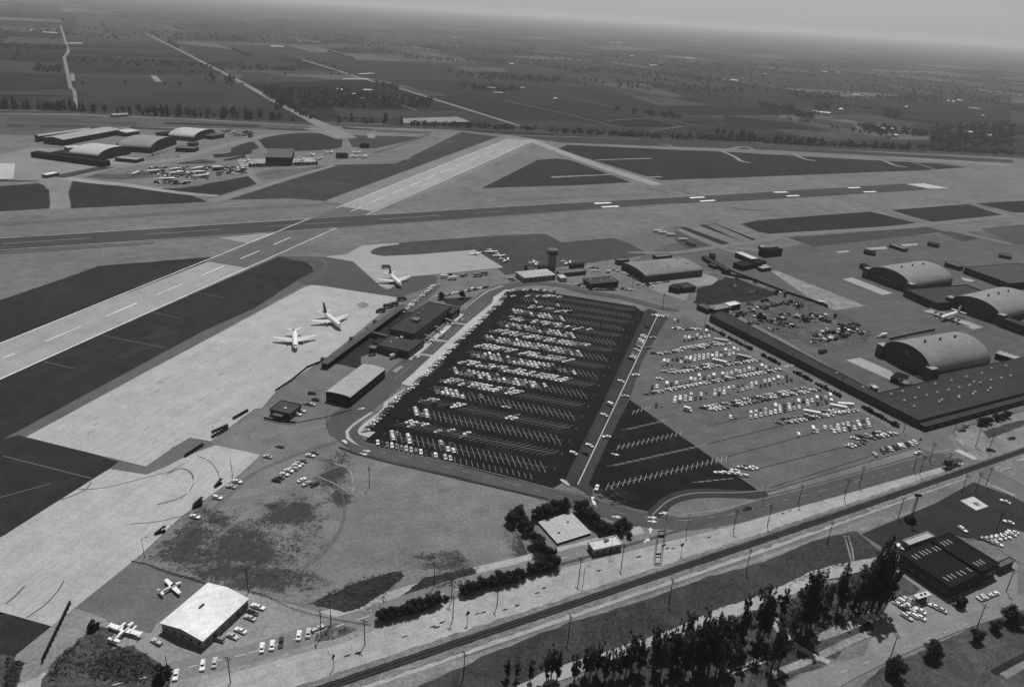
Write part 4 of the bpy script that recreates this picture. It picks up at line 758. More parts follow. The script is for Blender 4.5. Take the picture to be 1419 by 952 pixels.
for lb, quad, h, wl, rf in [
  ('dark open topped block house on the pale yard', [(440, 505), (530, 530), (545, 500), (455, 482)], 4, 32, 46), ('dark shed with stepped roof behind the block house', [(535, 520), (660, 505), (610, 465), (500, 480)], 4, 34, 60),
  ('long dark low storage row along the ramp fence', [(735, 240), (960, 360), (975, 350), (755, 222)], 3, 26, 66), ('small dark shed above the long storage row', [(790, 225), (850, 232), (845, 212), (795, 205)], 3, 34, 40),
  ('narrow dark shed beside the long storage row', [(790, 300), (850, 325), (858, 315), (800, 290)], 2.5, 36, 84), ('white ribbed roof workshop on the ramp edge', [(1035, 200), (1185, 262), (1215, 245), (1070, 185)], 4.5, 30, 190),
  ('dark flat workshop below the white ribbed workshop', [(1025, 300), (1110, 325), (1180, 295), (1090, 262)], 4, 26, 40), ('dark block at the right of the white ribbed workshop', [(1190, 285), (1260, 305), (1275, 270), (1215, 250)], 5, 22, 38),
  ('pale roofed shed at the corner of the concrete strip', [(1245, 345), (1330, 330), (1330, 312), (1250, 322)], 3, 40, 160), ('large black windowless shed on the airfield edge', [(1265, 190), (1430, 175), (1410, 145), (1265, 165)], 6, 16, 22),
  ('small white tank shed left of the black shed', [(1245, 150), (1290, 150), (1280, 130), (1250, 130)], 3, 50, 150)]:
    building('workshop' if 'workshop' in lb else 'storage_shed', lb, 'workshop' if 'workshop' in lb else 'shed', tquad('M2', quad, h), h, wall=wl, roof=rf, doors={'y-': (2, 2.5, 2.5, 0)}, vents=0)
building('yard_office', 'white roofed end of the low office by the burnt ground', 'office', tquad('M2', [(970, 678), (1060, 655), (1035, 630), (930, 648)], 4), 4, wall=20, roof=205, win={'y-': (4, 1.4, 1.2, 1.2)})
building('yard_office', 'grey roofed middle of the low office by the burnt ground', 'office', tquad('M2', [(830, 712), (968, 682), (930, 648), (790, 668)], 4), 3.6, wall=34, roof=128, win={'y-': (5, 1.4, 1.2, 1.2)})
building('yard_office', 'dark stepped left end of the low office by the burnt ground', 'office', tquad('M2', [(770, 705), (826, 692), (760, 645), (690, 660)], 3.6), 3.4, wall=40, roof=84, win={'y-': (3, 1.4, 1.2, 1.2)})
# the L-shaped factory: long wing by the fence road and wide shop under one dark roof
H_ = 5.0
wing = gp('f', [(980, 440), (1273, 584), (1214, 548), (1000, 432)], H_)
fc = g('f', 1265, 578, 0); root = empty('factory', fc, 0); tag(root, 'dark flat roofed factory with long wing and rows of white roof vents', 'factory')
outl = gp('f', [(984, 437), (1273, 583), (1419, 545), (1700, 470), (1700, 418), (1391, 501), (1302, 519), (1300, 525), (1217, 545), (1000, 431)], H_)
loc = [Vector((p.x - fc.x, p.y - fc.y)) for p in outl]
b = MB(); b.prism([(p.x, p.y) for p in loc], 0, H_ - .3); b.build('wall', wallm(48), root)
b = MB(); b.prism([(p.x, p.y) for p in loc], H_ - .298, H_); fr = b.build('roof', mat('factory_roof', 58, amp=.16, scales=(.03, .2, 1.2), stripe=(U28, 4.0, .07)), root)
for k in range(len(loc)):     # parapet kerb
    if k in (2, 3, 4): continue
    p, q = loc[k], loc[(k + 1) % len(loc)]; d = (q - p).normalized(); n = Vector((-d.y, d.x)); bb = MB(); bb.prism([tuple(p), tuple(q), tuple(q + n * .35), tuple(p + n * .35)], H_ + .002, H_ + .5); bb.build('parapet', mat('parapet_grey', 66), root)
for (x, y) in [(710, 338), (770, 322), (857, 303), (945, 282), (1030, 264), (1110, 245), (1193, 226), (1245, 200), (1322, 187), (780, 372), (838, 357), (900, 343), (955, 328), (1015, 315), (1073, 302), (1128, 290), (1185, 275), (1242, 262), (1297, 250), (1347, 238), (832, 402), (968, 377), (980, 367), (1070, 348), (1072, 355), (1147, 336), (1158, 325), (1226, 318), (1240, 305), (1150, 272), (420, 226), (560, 440 - 140)]:
    p = g('c4', x, y, H_); q = MB(); px_, py_ = p.x - fc.x, p.y - fc.y; q.tube((px_, py_, H_), (px_, py_, H_ + .8), .35, n=8); q.tube((px_, py_, H_ + .7), (px_, py_, H_ + 1.5), .85, .4, n=8); q.build('roof_vent', m_vent, fr)
p = outl[1]; q2 = outl[3]; d = (q2 - p).normalized(); n = Vector((d.y, -d.x, 0))
b = MB(); P = [(p + n * .3) - fc, (q2 + n * .3) - fc, (q2 + n * 5) - fc, (p + n * 5) - fc]; b.prism([(v.x, v.y) for v in P], 0, 3.6); lo = b.build('loading_bay', wallm(40), root)
for k in range(14):
    c_ = p + d * (6 + 9 * k) + n * 5.02 - fc; bb = MB(); bb.prism([tuple((c_ - d * 2).xy), tuple((c_ + d * 2).xy), tuple((c_ + d * 2 + n * .08).xy), tuple((c_ - d * 2 + n * .08).xy)], .6, 2.4); bb.build('window', m_glass, lo)
for k in range(30):
    a_ = outl[0].lerp(outl[1], (k + .5) / 30) - fc; dd = (outl[1] - outl[0]).normalized(); nn_ = Vector((dd.y, -dd.x, 0))
    if (a_ + nn_).length < 0: continue
    bb = MB(); bb.prism([tuple((a_ - dd * 1.6 + nn_ * .02).xy), tuple((a_ + dd * 1.6 + nn_ * .02).xy), tuple((a_ + dd * 1.6 + nn_ * .1).xy), tuple((a_ - dd * 1.6 + nn_ * .1).xy)], 2.6, 3.7); bb.build('window', m_glass, root)
# three barrel hangars on the east ramp
def big_hangar(label, FL, FR, depth, h, rise, roof, wl=44):
    c, a, L, W = None, None, depth, (FL - FR).length
    d = (FR - FL).normalized(); inn = Vector((-d.y, d.x, 0)); c = (FL + FR) / 2 + inn * depth / 2; a = math.atan2(inn.y, inn.x)
    root, *_ = building('barrel_hangar', label, 'hangar', None, h, wall=wl, roof=roof, style='arch', rise=rise, dims=(Vector((c.x, c.y, 0)), a, L, W), group='barrel roofed hangars on the east ramp')
    X, Y = L / 2, W / 2
    for s in (-1, 1):
        b = MB(); b.box(-X - 2.2, -X + 4, s * Y - 2.6, s * Y + 2.6, 0, h + 4.2); b.build('door_pylon', wallm(52), root)
        b = MB(); b.box(-X - 2.3, -X + 4.1, s * Y - 2.7, s * Y + 2.7, h + 4.202, h + 4.5); b.build('pylon_cap', wallm(110), root)
    for i in range(8):
        u = -Y + 3 + (W - 6) * (i + .5) / 8; b = MB(); b.box(-X - .35 - .12 * (i % 2), -X + .02, u - (W - 6) / 16 + .05, u + (W - 6) / 16 - .05, 0.1, h * 1.6); dr = b.build('hangar_door', m_door, root)
        q = MB(); q.box(-X - .42 - .12 * (i % 2), -X - .30, u - (W - 6) / 20, u + (W - 6) / 20, h * .9, h * 1.25); q.build('pane', m_glass, dr)
    for fr_ in (.25, .5, .75):
        b = MB(); b.tube((-X + L * fr_, 0, h + rise), (-X + L * fr_, 0, h + rise + 1.6), .7, n=8); b.tube((-X + L * fr_, 0, h + rise + 1.5), (-X + L * fr_, 0, h + rise + 2.1), 1.0, .3, n=8); b.build('roof_vent', wallm(40), root)
    b = MB(); b.box(-X - .3, -X + .01, -2, 2, h + rise * .45, h + rise * .7); b.build('window', m_glass, root)
    return root, c, a, L, W
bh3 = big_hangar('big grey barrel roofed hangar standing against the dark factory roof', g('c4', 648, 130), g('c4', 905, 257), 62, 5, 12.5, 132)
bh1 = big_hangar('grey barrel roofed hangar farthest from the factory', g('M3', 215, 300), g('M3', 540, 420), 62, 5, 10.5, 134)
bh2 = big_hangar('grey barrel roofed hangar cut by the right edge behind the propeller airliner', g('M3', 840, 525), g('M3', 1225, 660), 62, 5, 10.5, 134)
building('hangar_annex', 'dark flat roofed workshop joining the two far barrel hangars', 'annex', [g('M3', 590, 438, 6), g('M3', 880, 545, 6), g('M3', 1110, 420, 6), g('M3', 900, 320, 6)], 6, wall=34, roof=64, win={'y-': (9, 2.2, 1.8, 2.4), 'x-': (9, 2.2, 1.8, 2.4)}, para=.8)
building('front_block', 'long dark flat front block running on past the right hangar', 'building', [g('M3', 1225, 670, 0), g('M3', 1500, 770, 0), g('M3', 1520, 750, 0), g('M3', 1250, 655, 0)], 7, wall=36, roof=66, win={'y-': (6, 2.2, 1.8, 3)})
building('warehouse', 'long dark sided warehouse at the right edge beyond the hangars', 'warehouse', tquad('M3', [(1010, 240), (1340, 360), (1700, 300), (1340, 180)], 6), 6, wall=20, roof=76, win={'x-': (8, 4, 1.4, 3), 'y-': (10, 4, 1.4, 3)})
building('warehouse', 'long low grey shed behind the farthest barrel hangar', 'shed', tquad('M3', [(830, 190), (940, 225), (950, 212), (840, 178)], 4), 4, wall=36, roof=100)
for lb, t, quad, h, wl, rf in [('grey hut in front of the near barrel hangar', 'c4', [(755, 262), (790, 285), (815, 275), (780, 250)], 3, 56, 120), ('dark shed beside the pad in front of the near barrel hangar', 'c4', [(710, 245), (760, 262), (810, 240), (745, 218)], 3, 20, 34),
   ('white topped tank hut at the end of the near hangar pad', 'c4', [(608, 300), (632, 302), (634, 285), (612, 285)], 3, 40, 190), ('pale flat shed behind the near barrel hangar', 'c4', [(1300, 125), (1419, 165), (1419, 140), (1260, 92)], 4, 24, 150),
   ('small dark hut at the corner of the far hangar wall', 'M3', [(190, 220), (235, 222), (230, 200), (195, 200)], 4, 24, 40), ('pale sided maintenance shelter on the far east ramp', 'M3', [(410, 55), (520, 90), (525, 78), (418, 42)], 3, 30, 120),
   ('dark long trailer shed on the far east ramp', 'M3', [(205, 100), (290, 118), (292, 104), (212, 90)], 3, 26, 44), ('small dark shed at the far right of the east ramp', 'M3', [(1230, 128), (1320, 145), (1325, 128), (1235, 110)], 3, 30, 80),
   ('small dark hut by the far taxi lane on the east ramp', 'M3', [(690, 40), (770, 58), (775, 45), (700, 30)], 3, 30, 60)]:
    building('ramp_hut', lb, 'hut', tquad(t, quad, h), h, wall=wl, roof=rf, doors={'x': (1, 1.4, 2.1, 0)})
# buildings beside the field, in the lower half
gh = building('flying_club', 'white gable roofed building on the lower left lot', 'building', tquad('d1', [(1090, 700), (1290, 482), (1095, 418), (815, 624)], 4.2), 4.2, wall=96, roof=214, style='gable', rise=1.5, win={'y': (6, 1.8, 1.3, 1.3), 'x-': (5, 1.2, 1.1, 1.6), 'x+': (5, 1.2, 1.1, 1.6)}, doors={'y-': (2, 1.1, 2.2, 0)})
q = MB(); q.box(-1.2, 1.2, 1.2, 2.0, 5.0, 6.1); q.build('roof_unit', wallm(40), gh[0])
c, a, L, W = rect(gp('d3', [(275, 200), (452, 150), (340, 42), (172, 95)], .5)); root = empty('reservoir_slab', c, a); tag(root, 'square pale concrete slab ringed by dark round trees', 'slab')
b = MB(); b.box(-L / 2, L / 2, -W / 2, W / 2, 0, .95); b.build('base', wallm(48), root)
b = MB(); b.box(-L / 2 - .2, L / 2 + .2, -W / 2 - .2, W / 2 + .2, .952, 1.15); sl = b.build('cover', mat('slab_concrete', 172, amp=.08, joints=(a, 3.0, .07)), root)
for (x, y) in ((3, 2), (-5, -3)):
    q = MB(); q.box(x, x + .8, y, y + .8, 1.15, 1.6); q.build('hatch', wallm(70), sl)
building('pump_house', 'small pale roofed pump house beside the tree ringed slab', 'pump house', tquad('d3', [(465, 238), (603, 205), (585, 165), (436, 195)], 3.2), 3.2, wall=92, roof=190, win={'y-': (4, 1.4, 1.1, 1.2), 'x': (1, 1.2, 1.1, 1.2)}, doors={'x-': (1, 1.0, 2.1, 0)}, vents=2)
for lb, quad, nm in [('near half of the dark skylit workshop in the lower right corner', [(1010, 428), (1163, 362), (898, 190), (745, 262)], 6), ('far half of the dark skylit workshop in the lower right corner', [(1163, 352), (1262, 305), (1000, 150), (915, 186)], 6.8)]:
    R = building('skylit_workshop', lb, 'workshop', tquad('d4', quad, nm), nm, wall=42, roof=32, win={'y': (5, 2.2, 1.4, 2.4), 'x': (5, 2.2, 1.4, 2.4)}, para=.3)
    sky_px = [(805, 265), (822, 258), (845, 246), (862, 240), (880, 232), (912, 224), (930, 216), (970, 378), (990, 368), (1010, 362), (1040, 352), (1060, 344), (1092, 330)] if nm == 6 else [(955, 196), (972, 190), (990, 183), (1128, 302), (1145, 295), (1160, 288)]
    for (x, y) in sky_px:
        p = g('d4', x, y, nm) ; p2_ = g('d4', x + 26, y + 22, nm); lp = Matrix.Rotation(-R[2], 4, 'Z') @ (Vector((p.x, p.y, 0)) - R[1]); lq = Matrix.Rotation(-R[2], 4, 'Z') @ (Vector((p2_.x, p2_.y, 0)) - R[1])
        d = lq - lp; ax = abs(d.x) > abs(d.y); m_ = (lp + lq) / 2; hl = max(abs(d.x), abs(d.y)) / 2
        q = MB(); q.box(m_.x - (hl if ax else .28), m_.x + (hl if ax else .28), m_.y - (.28 if ax else hl), m_.y + (.28 if ax else hl), nm + .25, nm + .55); q.build('skylight', mat('skylight_glass', 150, rough=.3), R[0])
building('front_office', 'pale flat roofed office beside the skylit workshop', 'office', tquad('d4', [(790, 212), (918, 163), (890, 146), (765, 186)], 3.4), 3.4, wall=60, roof=165, win={'y': (6, 1.3, 1.3, 1.1), 'x': (2, 1.2, 1.3, 1.1)})
building('loading_shelter', 'grey block between the skylit workshop and the parked row at right', 'shed', tquad('d4', [(1262, 330), (1340, 290), (1320, 275), (1250, 305)], 3.6), 3.6, wall=70, roof=92, doors={'y-': (2, 2.4, 2.4, 0)})
k_ = canopy('white topped petrol kiosk canopy on the lower right forecourt', 'd4', [(836, 492), (906, 468), (890, 447), (820, 466)], 4.0, 200, posts=2, cat='canopy')
q = MB(); q.box(-1.8, 1.8, -1.2, 1.2, 0, 2.8); q.build('booth', wallm(60), k_[0])
for x in (-1.2, 1.0):
    q = MB(); q.box(x, x + .7, -.4, .4, 4.0, 4.5); q.build('roof_vent', wallm(40), k_[0])
# old hangars and sheds beyond the runway, upper left
def far_b(nm, lb, cat, t, quad, h, wl, rf, style='flat', rise=2, **kw): return building(nm, lb, cat, tquad(t, quad, h), h, wall=wl, roof=rf, style=style, rise=rise, **kw)
far_b('assembly_shed', 'long pale gabled assembly shed, left bay of the upper left airfield', 'shed', 'L1', [(400, 312), (980, 235), (960, 225), (395, 300)], 8, 30, 150, 'gable', 2, win={'x-': (3, 3, 2, 3)})
far_b('assembly_shed', 'long pale gabled assembly shed, main bay of the upper left airfield', 'shed', 'L1', [(640, 350), (1245, 255), (1170, 195), (520, 322)], 8, 28, 154, 'gable', 2.5, win={'x-': (4, 4, 2, 3), 'y-': (12, 4, 2, 3)})
far_b('assembly_shed', 'white roofed shed at the right end of the gabled assembly sheds', 'shed', 'L2', [(65, 280), (205, 255), (170, 225), (10, 240)], 6, 36, 180, 'gable', 1.5)
far_b('old_hangar', 'bright barrel roofed hangar behind a dark fence, upper left', 'hangar', 'L1', [(910, 510), (1215, 540), (1290, 435), (960, 400)], 7, 40, 176, 'arch', 7, doors={'x': (5, 5, 6, 0)})
far_b('old_hangar', 'grey barrel roofed hangar with ribbed dark front, middle of the upper left', 'hangar', 'L2', [(140, 430), (500, 440), (560, 345), (215, 310)], 7, 30, 136, 'arch', 8, doors={'x': (5, 5, 6, 0)})
far_b('old_hangar', 'pale barrel roofed hangar nearest the far tree line, upper left', 'hangar', 'L2', [(680, 310), (930, 330), (1020, 255), (720, 230)], 6, 44, 176, 'arch', 7, doors={'x': (5, 5, 6, 0)})
for i, (lb, t, quad, h, wl, rf) in enumerate([
 ('long dark blast wall shed below the bright barrel hangar', 'L1', [(365, 490), (1160, 600), (1170, 575), (380, 470)], 6, 20, 34), ('low dark workshop left of the bright barrel hangar', 'L1', [(640, 490), (830, 520), (870, 460), (680, 445)], 5, 24, 44),
 ('pale flat shed beside the bright barrel hangar', 'L1', [(700, 440), (860, 432), (890, 405), (740, 420)], 5, 60, 190), ('flat pale roofed store with dark sides, upper left apron', 'L2', [(10, 545), (235, 572), (300, 545), (60, 525)], 4, 20, 140),
 ('dark round ended store in front of the far barrel hangars', 'L2', [(670, 438), (890, 448), (885, 425), (680, 415)], 5, 22, 96), ('dark lean-to beside the far pale barrel hangar', 'L2', [(930, 330), (1130, 300), (1080, 255), (1010, 270)], 5, 30, 80),
 ('dark low sheds left of the far pale barrel hangar', 'L2', [(470, 295), (650, 275), (640, 255), (480, 268)], 4, 30, 40), ('small dark roofed store left of the ribbed barrel hangar', 'L2', [(50, 400), (200, 420), (205, 390), (80, 370)], 4, 26, 50),
 ('small pale roofed store left of the ribbed barrel hangar', 'L2', [(110, 370), (200, 375), (190, 335), (120, 345)], 4, 50, 150), ('dark store in a line beyond the ribbed barrel hangar', 'L2', [(800, 385), (890, 392), (890, 372), (800, 370)], 4, 30, 80),
 ('tall dark fronted hangar standing alone on the old apron', 'L3', [(380, 490), (605, 490), (610, 405), (340, 395)], 10, 20, 92), ('black topped hut by the short taxiway, upper left', 'L3', [(1035, 462), (1145, 462), (1145, 445), (1040, 445)], 5, 16, 24),
 ('small black store by the country road end', 'L3', [(1270, 365), (1355, 365), (1350, 350), (1280, 350)], 5, 16, 24), ('white topped long trailer on the upper left apron corner', 'L1', [(460, 728), (520, 735), (640, 708), (580, 698)], 3.5, 70, 220),
 ('white topped shed below the open aircraft shelters', 'L2', [(1065, 650), (1150, 650), (1150, 625), (1065, 628)], 4, 24, 170)]):
    far_b('old_store', lb, 'store', t, quad, h, wl, rf, win={'y-': (5, 2, 1.4, 1.5)})
# farm houses and barns scattered over the far farmland
FARM = [(44, 44), (70, 47), (104, 62), (166, 162), (384, 66), (630, 53), (708, 90), (875, 79), (965, 59), (955, 82), (846, 60), (858, 61), (811, 61), (720, 124), (770, 139), (680, 124), (690, 131), (510, 128), (490, 134), (470, 127), (500, 140), (1000, 112), (1142, 101), (1160, 102), (1185, 133), (1200, 133), (1130, 157), (1140, 158), (1228, 181), (1240, 190), (1362, 163), (1330, 141), (1318, 142), (1060, 104), (1350, 152), (1370, 190), (1340, 186), (905, 92), (1018, 113), (1255, 150), (1165, 154)]
LR_ = ['nearest the left edge', 'left of the diagonal road', 'beyond the end of the runway', 'beyond the bare infield', 'near the right edge']
for i, (x, y) in enumerate(FARM):
    p = g('f', x, y); a = rnd.uniform(0, 3); L = rnd.uniform(14, 40) * (1.6 if y < 90 else 1); W = rnd.uniform(8, 13)
    near_ = min(range(len(FARM)), key=lambda j: 9e9 if j == i else (FARM[j][0] - x) ** 2 + (FARM[j][1] - y) ** 2)
    place = LR_[min(4, int(x / 284))]
    same = sorted([k for k in range(len(FARM)) if min(4, int(FARM[k][0] / 284)) == min(4, int(x / 284))], key=lambda k: FARM[k][1])
    o_ = same.index(i) + 1
    building('farm_building', 'pale farm building %s, %d%s farthest out of its group' % (place, o_, 'st' if o_ == 1 else 'nd' if o_ == 2 else 'rd' if o_ == 3 else 'th'), 'farm building', None, rnd.uniform(3.5, 5.5), wall=rnd.choice((90, 130, 160)), roof=rnd.choice((150, 190, 215, 225)), style='gable', rise=1.8, dims=(Vector((p.x, p.y, 0)), a, L, W), group='farm buildings on the far farmland')
# ------------------------------------------------------------------ trees
m_leaf = mat('foliage_dark', 35, amp=.3, scales=(.06, .35, 1.4), wts=(.3, .4, .4), rough=.7, spec=.2)
m_leafg = mat('foliage_grey', 58, amp=.3, scales=(.06, .35, 1.4), wts=(.3, .4, .4), rough=.7, spec=.2)  # paler leaf tone, for variety and to pass for lit leaf masses
m_leaffar = mat('foliage_far', 34, amp=.3, scales=(.02, .1, .4), rough=.8)
m_bark = mat('bark', 70, amp=.2)
def ord_(n): return '%d%s' % (n, 'th' if 10 <= n % 100 <= 20 else {1: 'st', 2: 'nd', 3: 'rd'}.get(n % 10, 'th'))
def leafcloud(b, blobs, n, size, r):
    tot = sum(q[1] * q[2] * q[3] for q in [(0, *s[1]) for s in blobs]); 
    for c, rad in blobs:
        k = max(4, int(n * rad[0] * rad[1] * rad[2] / tot))
        for _ in range(k):
            u = Vector((r.gauss(0, 1), r.gauss(0, 1), r.gauss(0, 1))); u.normalize(); t = r.random() ** .45
            p = Vector((c[0] + u.x * rad[0] * t, c[1] + u.y * rad[1] * t, c[2] + u.z * rad[2] * t))
            if p.z < .15: p.z = .15
            nrm = (u * .7 + Vector((r.gauss(0, .6), r.gauss(0, .6), r.gauss(0, .6) + .25))).normalized(); a = nrm.orthogonal().normalized(); e = nrm.cross(a)
            th = r.random() * 6.28; a, e = a * math.cos(th) + e * math.sin(th), e * math.cos(th) - a * math.sin(th); s = size * r.uniform(.55, 1.25)
            b.add([p - a * s - e * s * .6, p + a * s - e * s * .6, p + a * s * .8 + e * s * .6, p - a * s * .7 + e * s * .7], [(0, 1, 2, 3)])
def tall_blobs(r, h, w):      # eucalyptus: leaning clumps up a tall trunk
    bl = []
    for k in range(11):
        z = h * (.25 + .72 * k / 10); ww = w * (.55 + .45 * math.sin(math.pi * min(1, (k + 1) / 9))) * r.uniform(.6, 1.1)
        for j in range(3): bl.append(((r.gauss(0, w * .42), r.gauss(0, w * .42), z + r.gauss(0, h * .03)), (ww * r.uniform(.35, .6), ww * r.uniform(.35, .6), h * r.uniform(.055, .10))))
    return bl
def round_blobs(r, h, w):
    bl = []
    for k in range(16):
        a = r.random() * 6.28; q = w * .62 * math.sqrt(r.random()); z = h * r.uniform(.25, .78); s = w * r.uniform(.28, .46) * (1.1 - .4 * abs(z / h - .5))
        bl.append(((q * math.cos(a), q * math.sin(a), z), (s, s, s * .85)))
    return bl
def cyp_blobs(r, h, w): return [((r.gauss(0, w * .12), r.gauss(0, w * .12), h * (.1 + .085 * k)), (w * .5 * (1 - .08 * k) * r.uniform(.8, 1.15), w * .5 * (1 - .08 * k), h * .10)) for k in range(11)]
TREEM = {}
def tree_mesh(kind, v):
    if (kind, v) in TREEM: return TREEM[(kind, v)]
    r = random.Random(hash(kind) % 1000 if False else {'tall': 11, 'round': 23, 'bush': 37, 'fartall': 41, 'farround': 53}[kind] * 100 + v)
    b = MB(); t = MB(); sm = True
    if kind == 'tall':
        leafcloud(b, tall_blobs(r, 21, 2.9), 2800, .32, r); t.tube((0, 0, 0), (.3, .2, 9), .45, .3, 8); t.tube((.3, .2, 9), (.1, .5, 18), .3, .08, 7)
        for k in range(8):
            z = 5 + 1.6 * k; a = r.random() * 6.28; t.tube((.2, .2, z), (2.2 * math.cos(a), 2.2 * math.sin(a), z + 2.4), .12, .04, 5)
    elif kind == 'round':
        leafcloud(b, round_blobs(r, 8, 4.2), 2600, .30, r); t.tube((0, 0, 0), (0, .1, 3.2), .3, .2, 8)
        for k in range(6): a = k * 1.05 + r.random(); t.tube((0, .1, 2.0 + .2 * k), (2.2 * math.cos(a), 2.2 * math.sin(a), 4.6), .12, .04, 5)
    elif kind == 'bush':
        leafcloud(b, round_blobs(r, 2.6, 1.5), 420, .26, r); t.tube((0, 0, 0), (0, 0, 1.4), .1, .05, 6)
        for k in range(4): a = k * 1.6; t.tube((0, 0, .5), (.8 * math.cos(a), .8 * math.sin(a), 1.5), .05, .02, 4)
    elif kind == 'fartall':
        leafcloud(b, cyp_blobs(r, 16, 6.0) if v < 2 else tall_blobs(r, 15, 5.0), 340, .85, r); t.tube((0, 0, 0), (0, 0, 12), .4, .15, 5)
    else:
        leafcloud(b, round_blobs(r, 10, 6), 260, .95, r); t.tube((0, 0, 0), (0, 0, 4), .4, .2, 5)
    if kind.startswith('far'):
        k0 = len(b.f); b.add(t.v, t.f, 1); TREEM[(kind, v)] = (b.mesh('tree', [m_leaffar, m_bark]), None)
    else: TREEM[(kind, v)] = (b.mesh('crown', m_leafg if (kind == 'tall' and v % 2) else m_leaf), t.mesh('trunk', m_bark))
    return TREEM[(kind, v)]
def plant(name, kind, v, p, s, label, cat, group, sz=None):
    cm, tm = tree_mesh(kind, v)
    if tm is None:
        o = link(name, cm, None, p, rnd.random() * 6.28); o.scale = (s, s, s * (sz or 1)); return tag(o, label, cat, group)
    o = empty(name, p, rnd.random() * 6.28); o.scale = (s, s, s * (sz or 1)); tag(o, label, cat, group)
    link('crown', cm, o); link('trunk', tm, o); return o
# round trees about the slab
hp = [('d3', 40, 95), ('d3', 75, 60), ('d3', 92, 110), ('d3', 118, 145), ('d3', 165, 72), ('d3', 215, 58), ('d3', 260, 42), ('d3', 310, 30), ('d3', 395, 40), ('d3', 425, 68), ('d3', 455, 92), ('d3', 485, 118), ('d3', 515, 145), ('d3', 545, 160), ('d3', 590, 150), ('d3', 625, 132), ('d3', 160, 215), ('d3', 185, 250), ('d3', 225, 290), ('d3', 250, 335), ('d3', 650, 172)]
for i, q in enumerate(hp):
    plant('hedge_tree', 'round', i % 4, g(*q), .42 if i == 20 else rnd.uniform(.8, 1.05), '%s dark round tree, counted clockwise, in the ring of trees around the pale slab' % ord_(i + 1), 'tree', 'round trees around the slab', .95)
hp = [('d2', 675, 605), ('d2', 705, 600), ('d2', 740, 592), ('d2', 800, 575), ('d2', 830, 565), ('d2', 855, 558), ('d2', 895, 540), ('d2', 930, 530), ('d2', 968, 515), ('d2', 1015, 500), ('d2', 1105, 468), ('d2', 1140, 458), ('d2', 1175, 448), ('d2', 1210, 438), ('d2', 1255, 425), ('d2', 1290, 415), ('d2', 1330, 402), ('d3', 15, 405), ('d3', 50, 400), ('d3', 80, 385), ('d3', 140, 360), ('d3', 175, 350), ('d3', 195, 338)]
for i, q in enumerate(hp):
    plant('roadside_tree', 'round', (i + 1) % 4, g(*q), .38 if i == 9 else rnd.uniform(.66, .86), '%s dark bushy tree from the left along the near edge of the open field' % ord_(i + 1), 'tree', 'bushy trees along the field edge')
hp = [('c4', 1180, 498), ('c4', 1205, 496), ('c4', 1232, 490), ('c4', 1270, 472), ('c4', 1300, 465), ('c4', 1325, 458)]
for i, q in enumerate(hp): plant('street_tree', 'round', i % 4, g(*q), rnd.uniform(.62, .75), '%s dark street tree from the left, across the junction from the factory' % ord_(i + 1), 'tree', 'street trees east of the junction')
hp = [(('d4', 905, 800), 1.0), (('d4', 1140, 715), .8), (('d4', 1240, 655), .72), (('d4', 1325, 620), 1.15), (('d4', 715, 890), 1.1)]
for i, (q, s) in enumerate(hp): plant('lawn_tree', 'round', i % 4, g(*q), s, '%s dark tree on the lower right lawn, counted from the left' % ord_([2, 3, 4, 5, 1][i]), 'tree', 'trees on the lower right lawn')
hp = [('d4', 1055, 530), ('d1', 855, 910), ('d1', 870, 885), ('d1', 835, 925), ('d1', 500, 650), ('d1', 480, 655)]
for i, q in enumerate(hp): plant('shrub', 'bush', i % 3, g(*q), [2.0, 2.2, 1.8, 1.6, 1.5, 1.3][i], ['low round shrub on the kerb island of the lower right forecourt', 'dark shrub beside the car at the bottom left, nearest the car', 'dark shrub beside the car at the bottom left, behind the nearest', 'dark shrub beside the car at the bottom left, lowest', 'low shrub beside the twin engined aeroplane', 'smaller low shrub beside the twin engined aeroplane'][i], 'shrub', 'shrubs')
for i, (t, x, y, s) in enumerate([('P8', 715, 225, .8), ('P8', 905, 215, .85)]): plant('lawn_tree', 'round', i, g(t, x, y), s, ['dark tree on the left of the small lawn by the terminal', 'dark tree on the right of the small lawn by the terminal'][i], 'tree', 'trees on the terminal lawn')
# tall eucalyptus grove at the bottom
EU = [('S1', 30, 780, .62), ('S1', 110, 700, .5), ('S1', 160, 760, .75), ('S1', 215, 640, .55), ('S1', 250, 800, .8), ('S1', 310, 660, .72), ('S1', 340, 790, .85), ('S1', 410, 760, .85), ('S1', 435, 640, .55), ('S1', 380, 830, .7), ('S1', 500, 700, .8), ('S1', 520, 640, .7), ('S1', 560, 470, .36), ('S1', 630, 600, .95), ('S1', 650, 620, .8), ('S1', 760, 480, .48), ('S1', 700, 800, .75), ('S1', 745, 770, .6), ('S1', 870, 580, 1.05), ('S1', 900, 560, .95), ('S1', 930, 540, .7), ('S1', 1085, 440, .72), ('S1', 1020, 450, .5), ('S1', 1110, 470, .6), ('S1', 1210, 440, .95), ('S1', 1250, 460, .9), ('S1', 1285, 430, 1.12), ('S1', 1325, 440, 1.05), ('S1', 1310, 470, .85),
      ('d3', 270, 915, .45), ('d3', 215, 925, .42), ('d3', 360, 920, .5), ('d3', 440, 915, .55), ('d3', 520, 915, .5), ('d3', 560, 900, .45), ('d3', 630, 895, .55), ('d3', 700, 880, .6), ('d3', 130, 925, .35), ('S1', 20, 700, .5), ('S1', 600, 740, .5), ('S1', 820, 600, .5), ('S1', 1000, 500, .4), ('S1', 130, 790, .6),
      ('d3', 240, 900, .5), ('d3', 415, 895, .45), ('d3', 480, 880, .5), ('d3', 600, 905, .5), ('d3', 660, 860, .6), ('d3', 60, 910, .3), ('d3', 10, 905, .32), ('S1', 960, 480, .42), ('S1', 1170, 470, .5), ('S1', 60, 830, .7), ('S1', 200, 830, .7), ('S1', 290, 740, .7), ('S1', 460, 820, .6)]
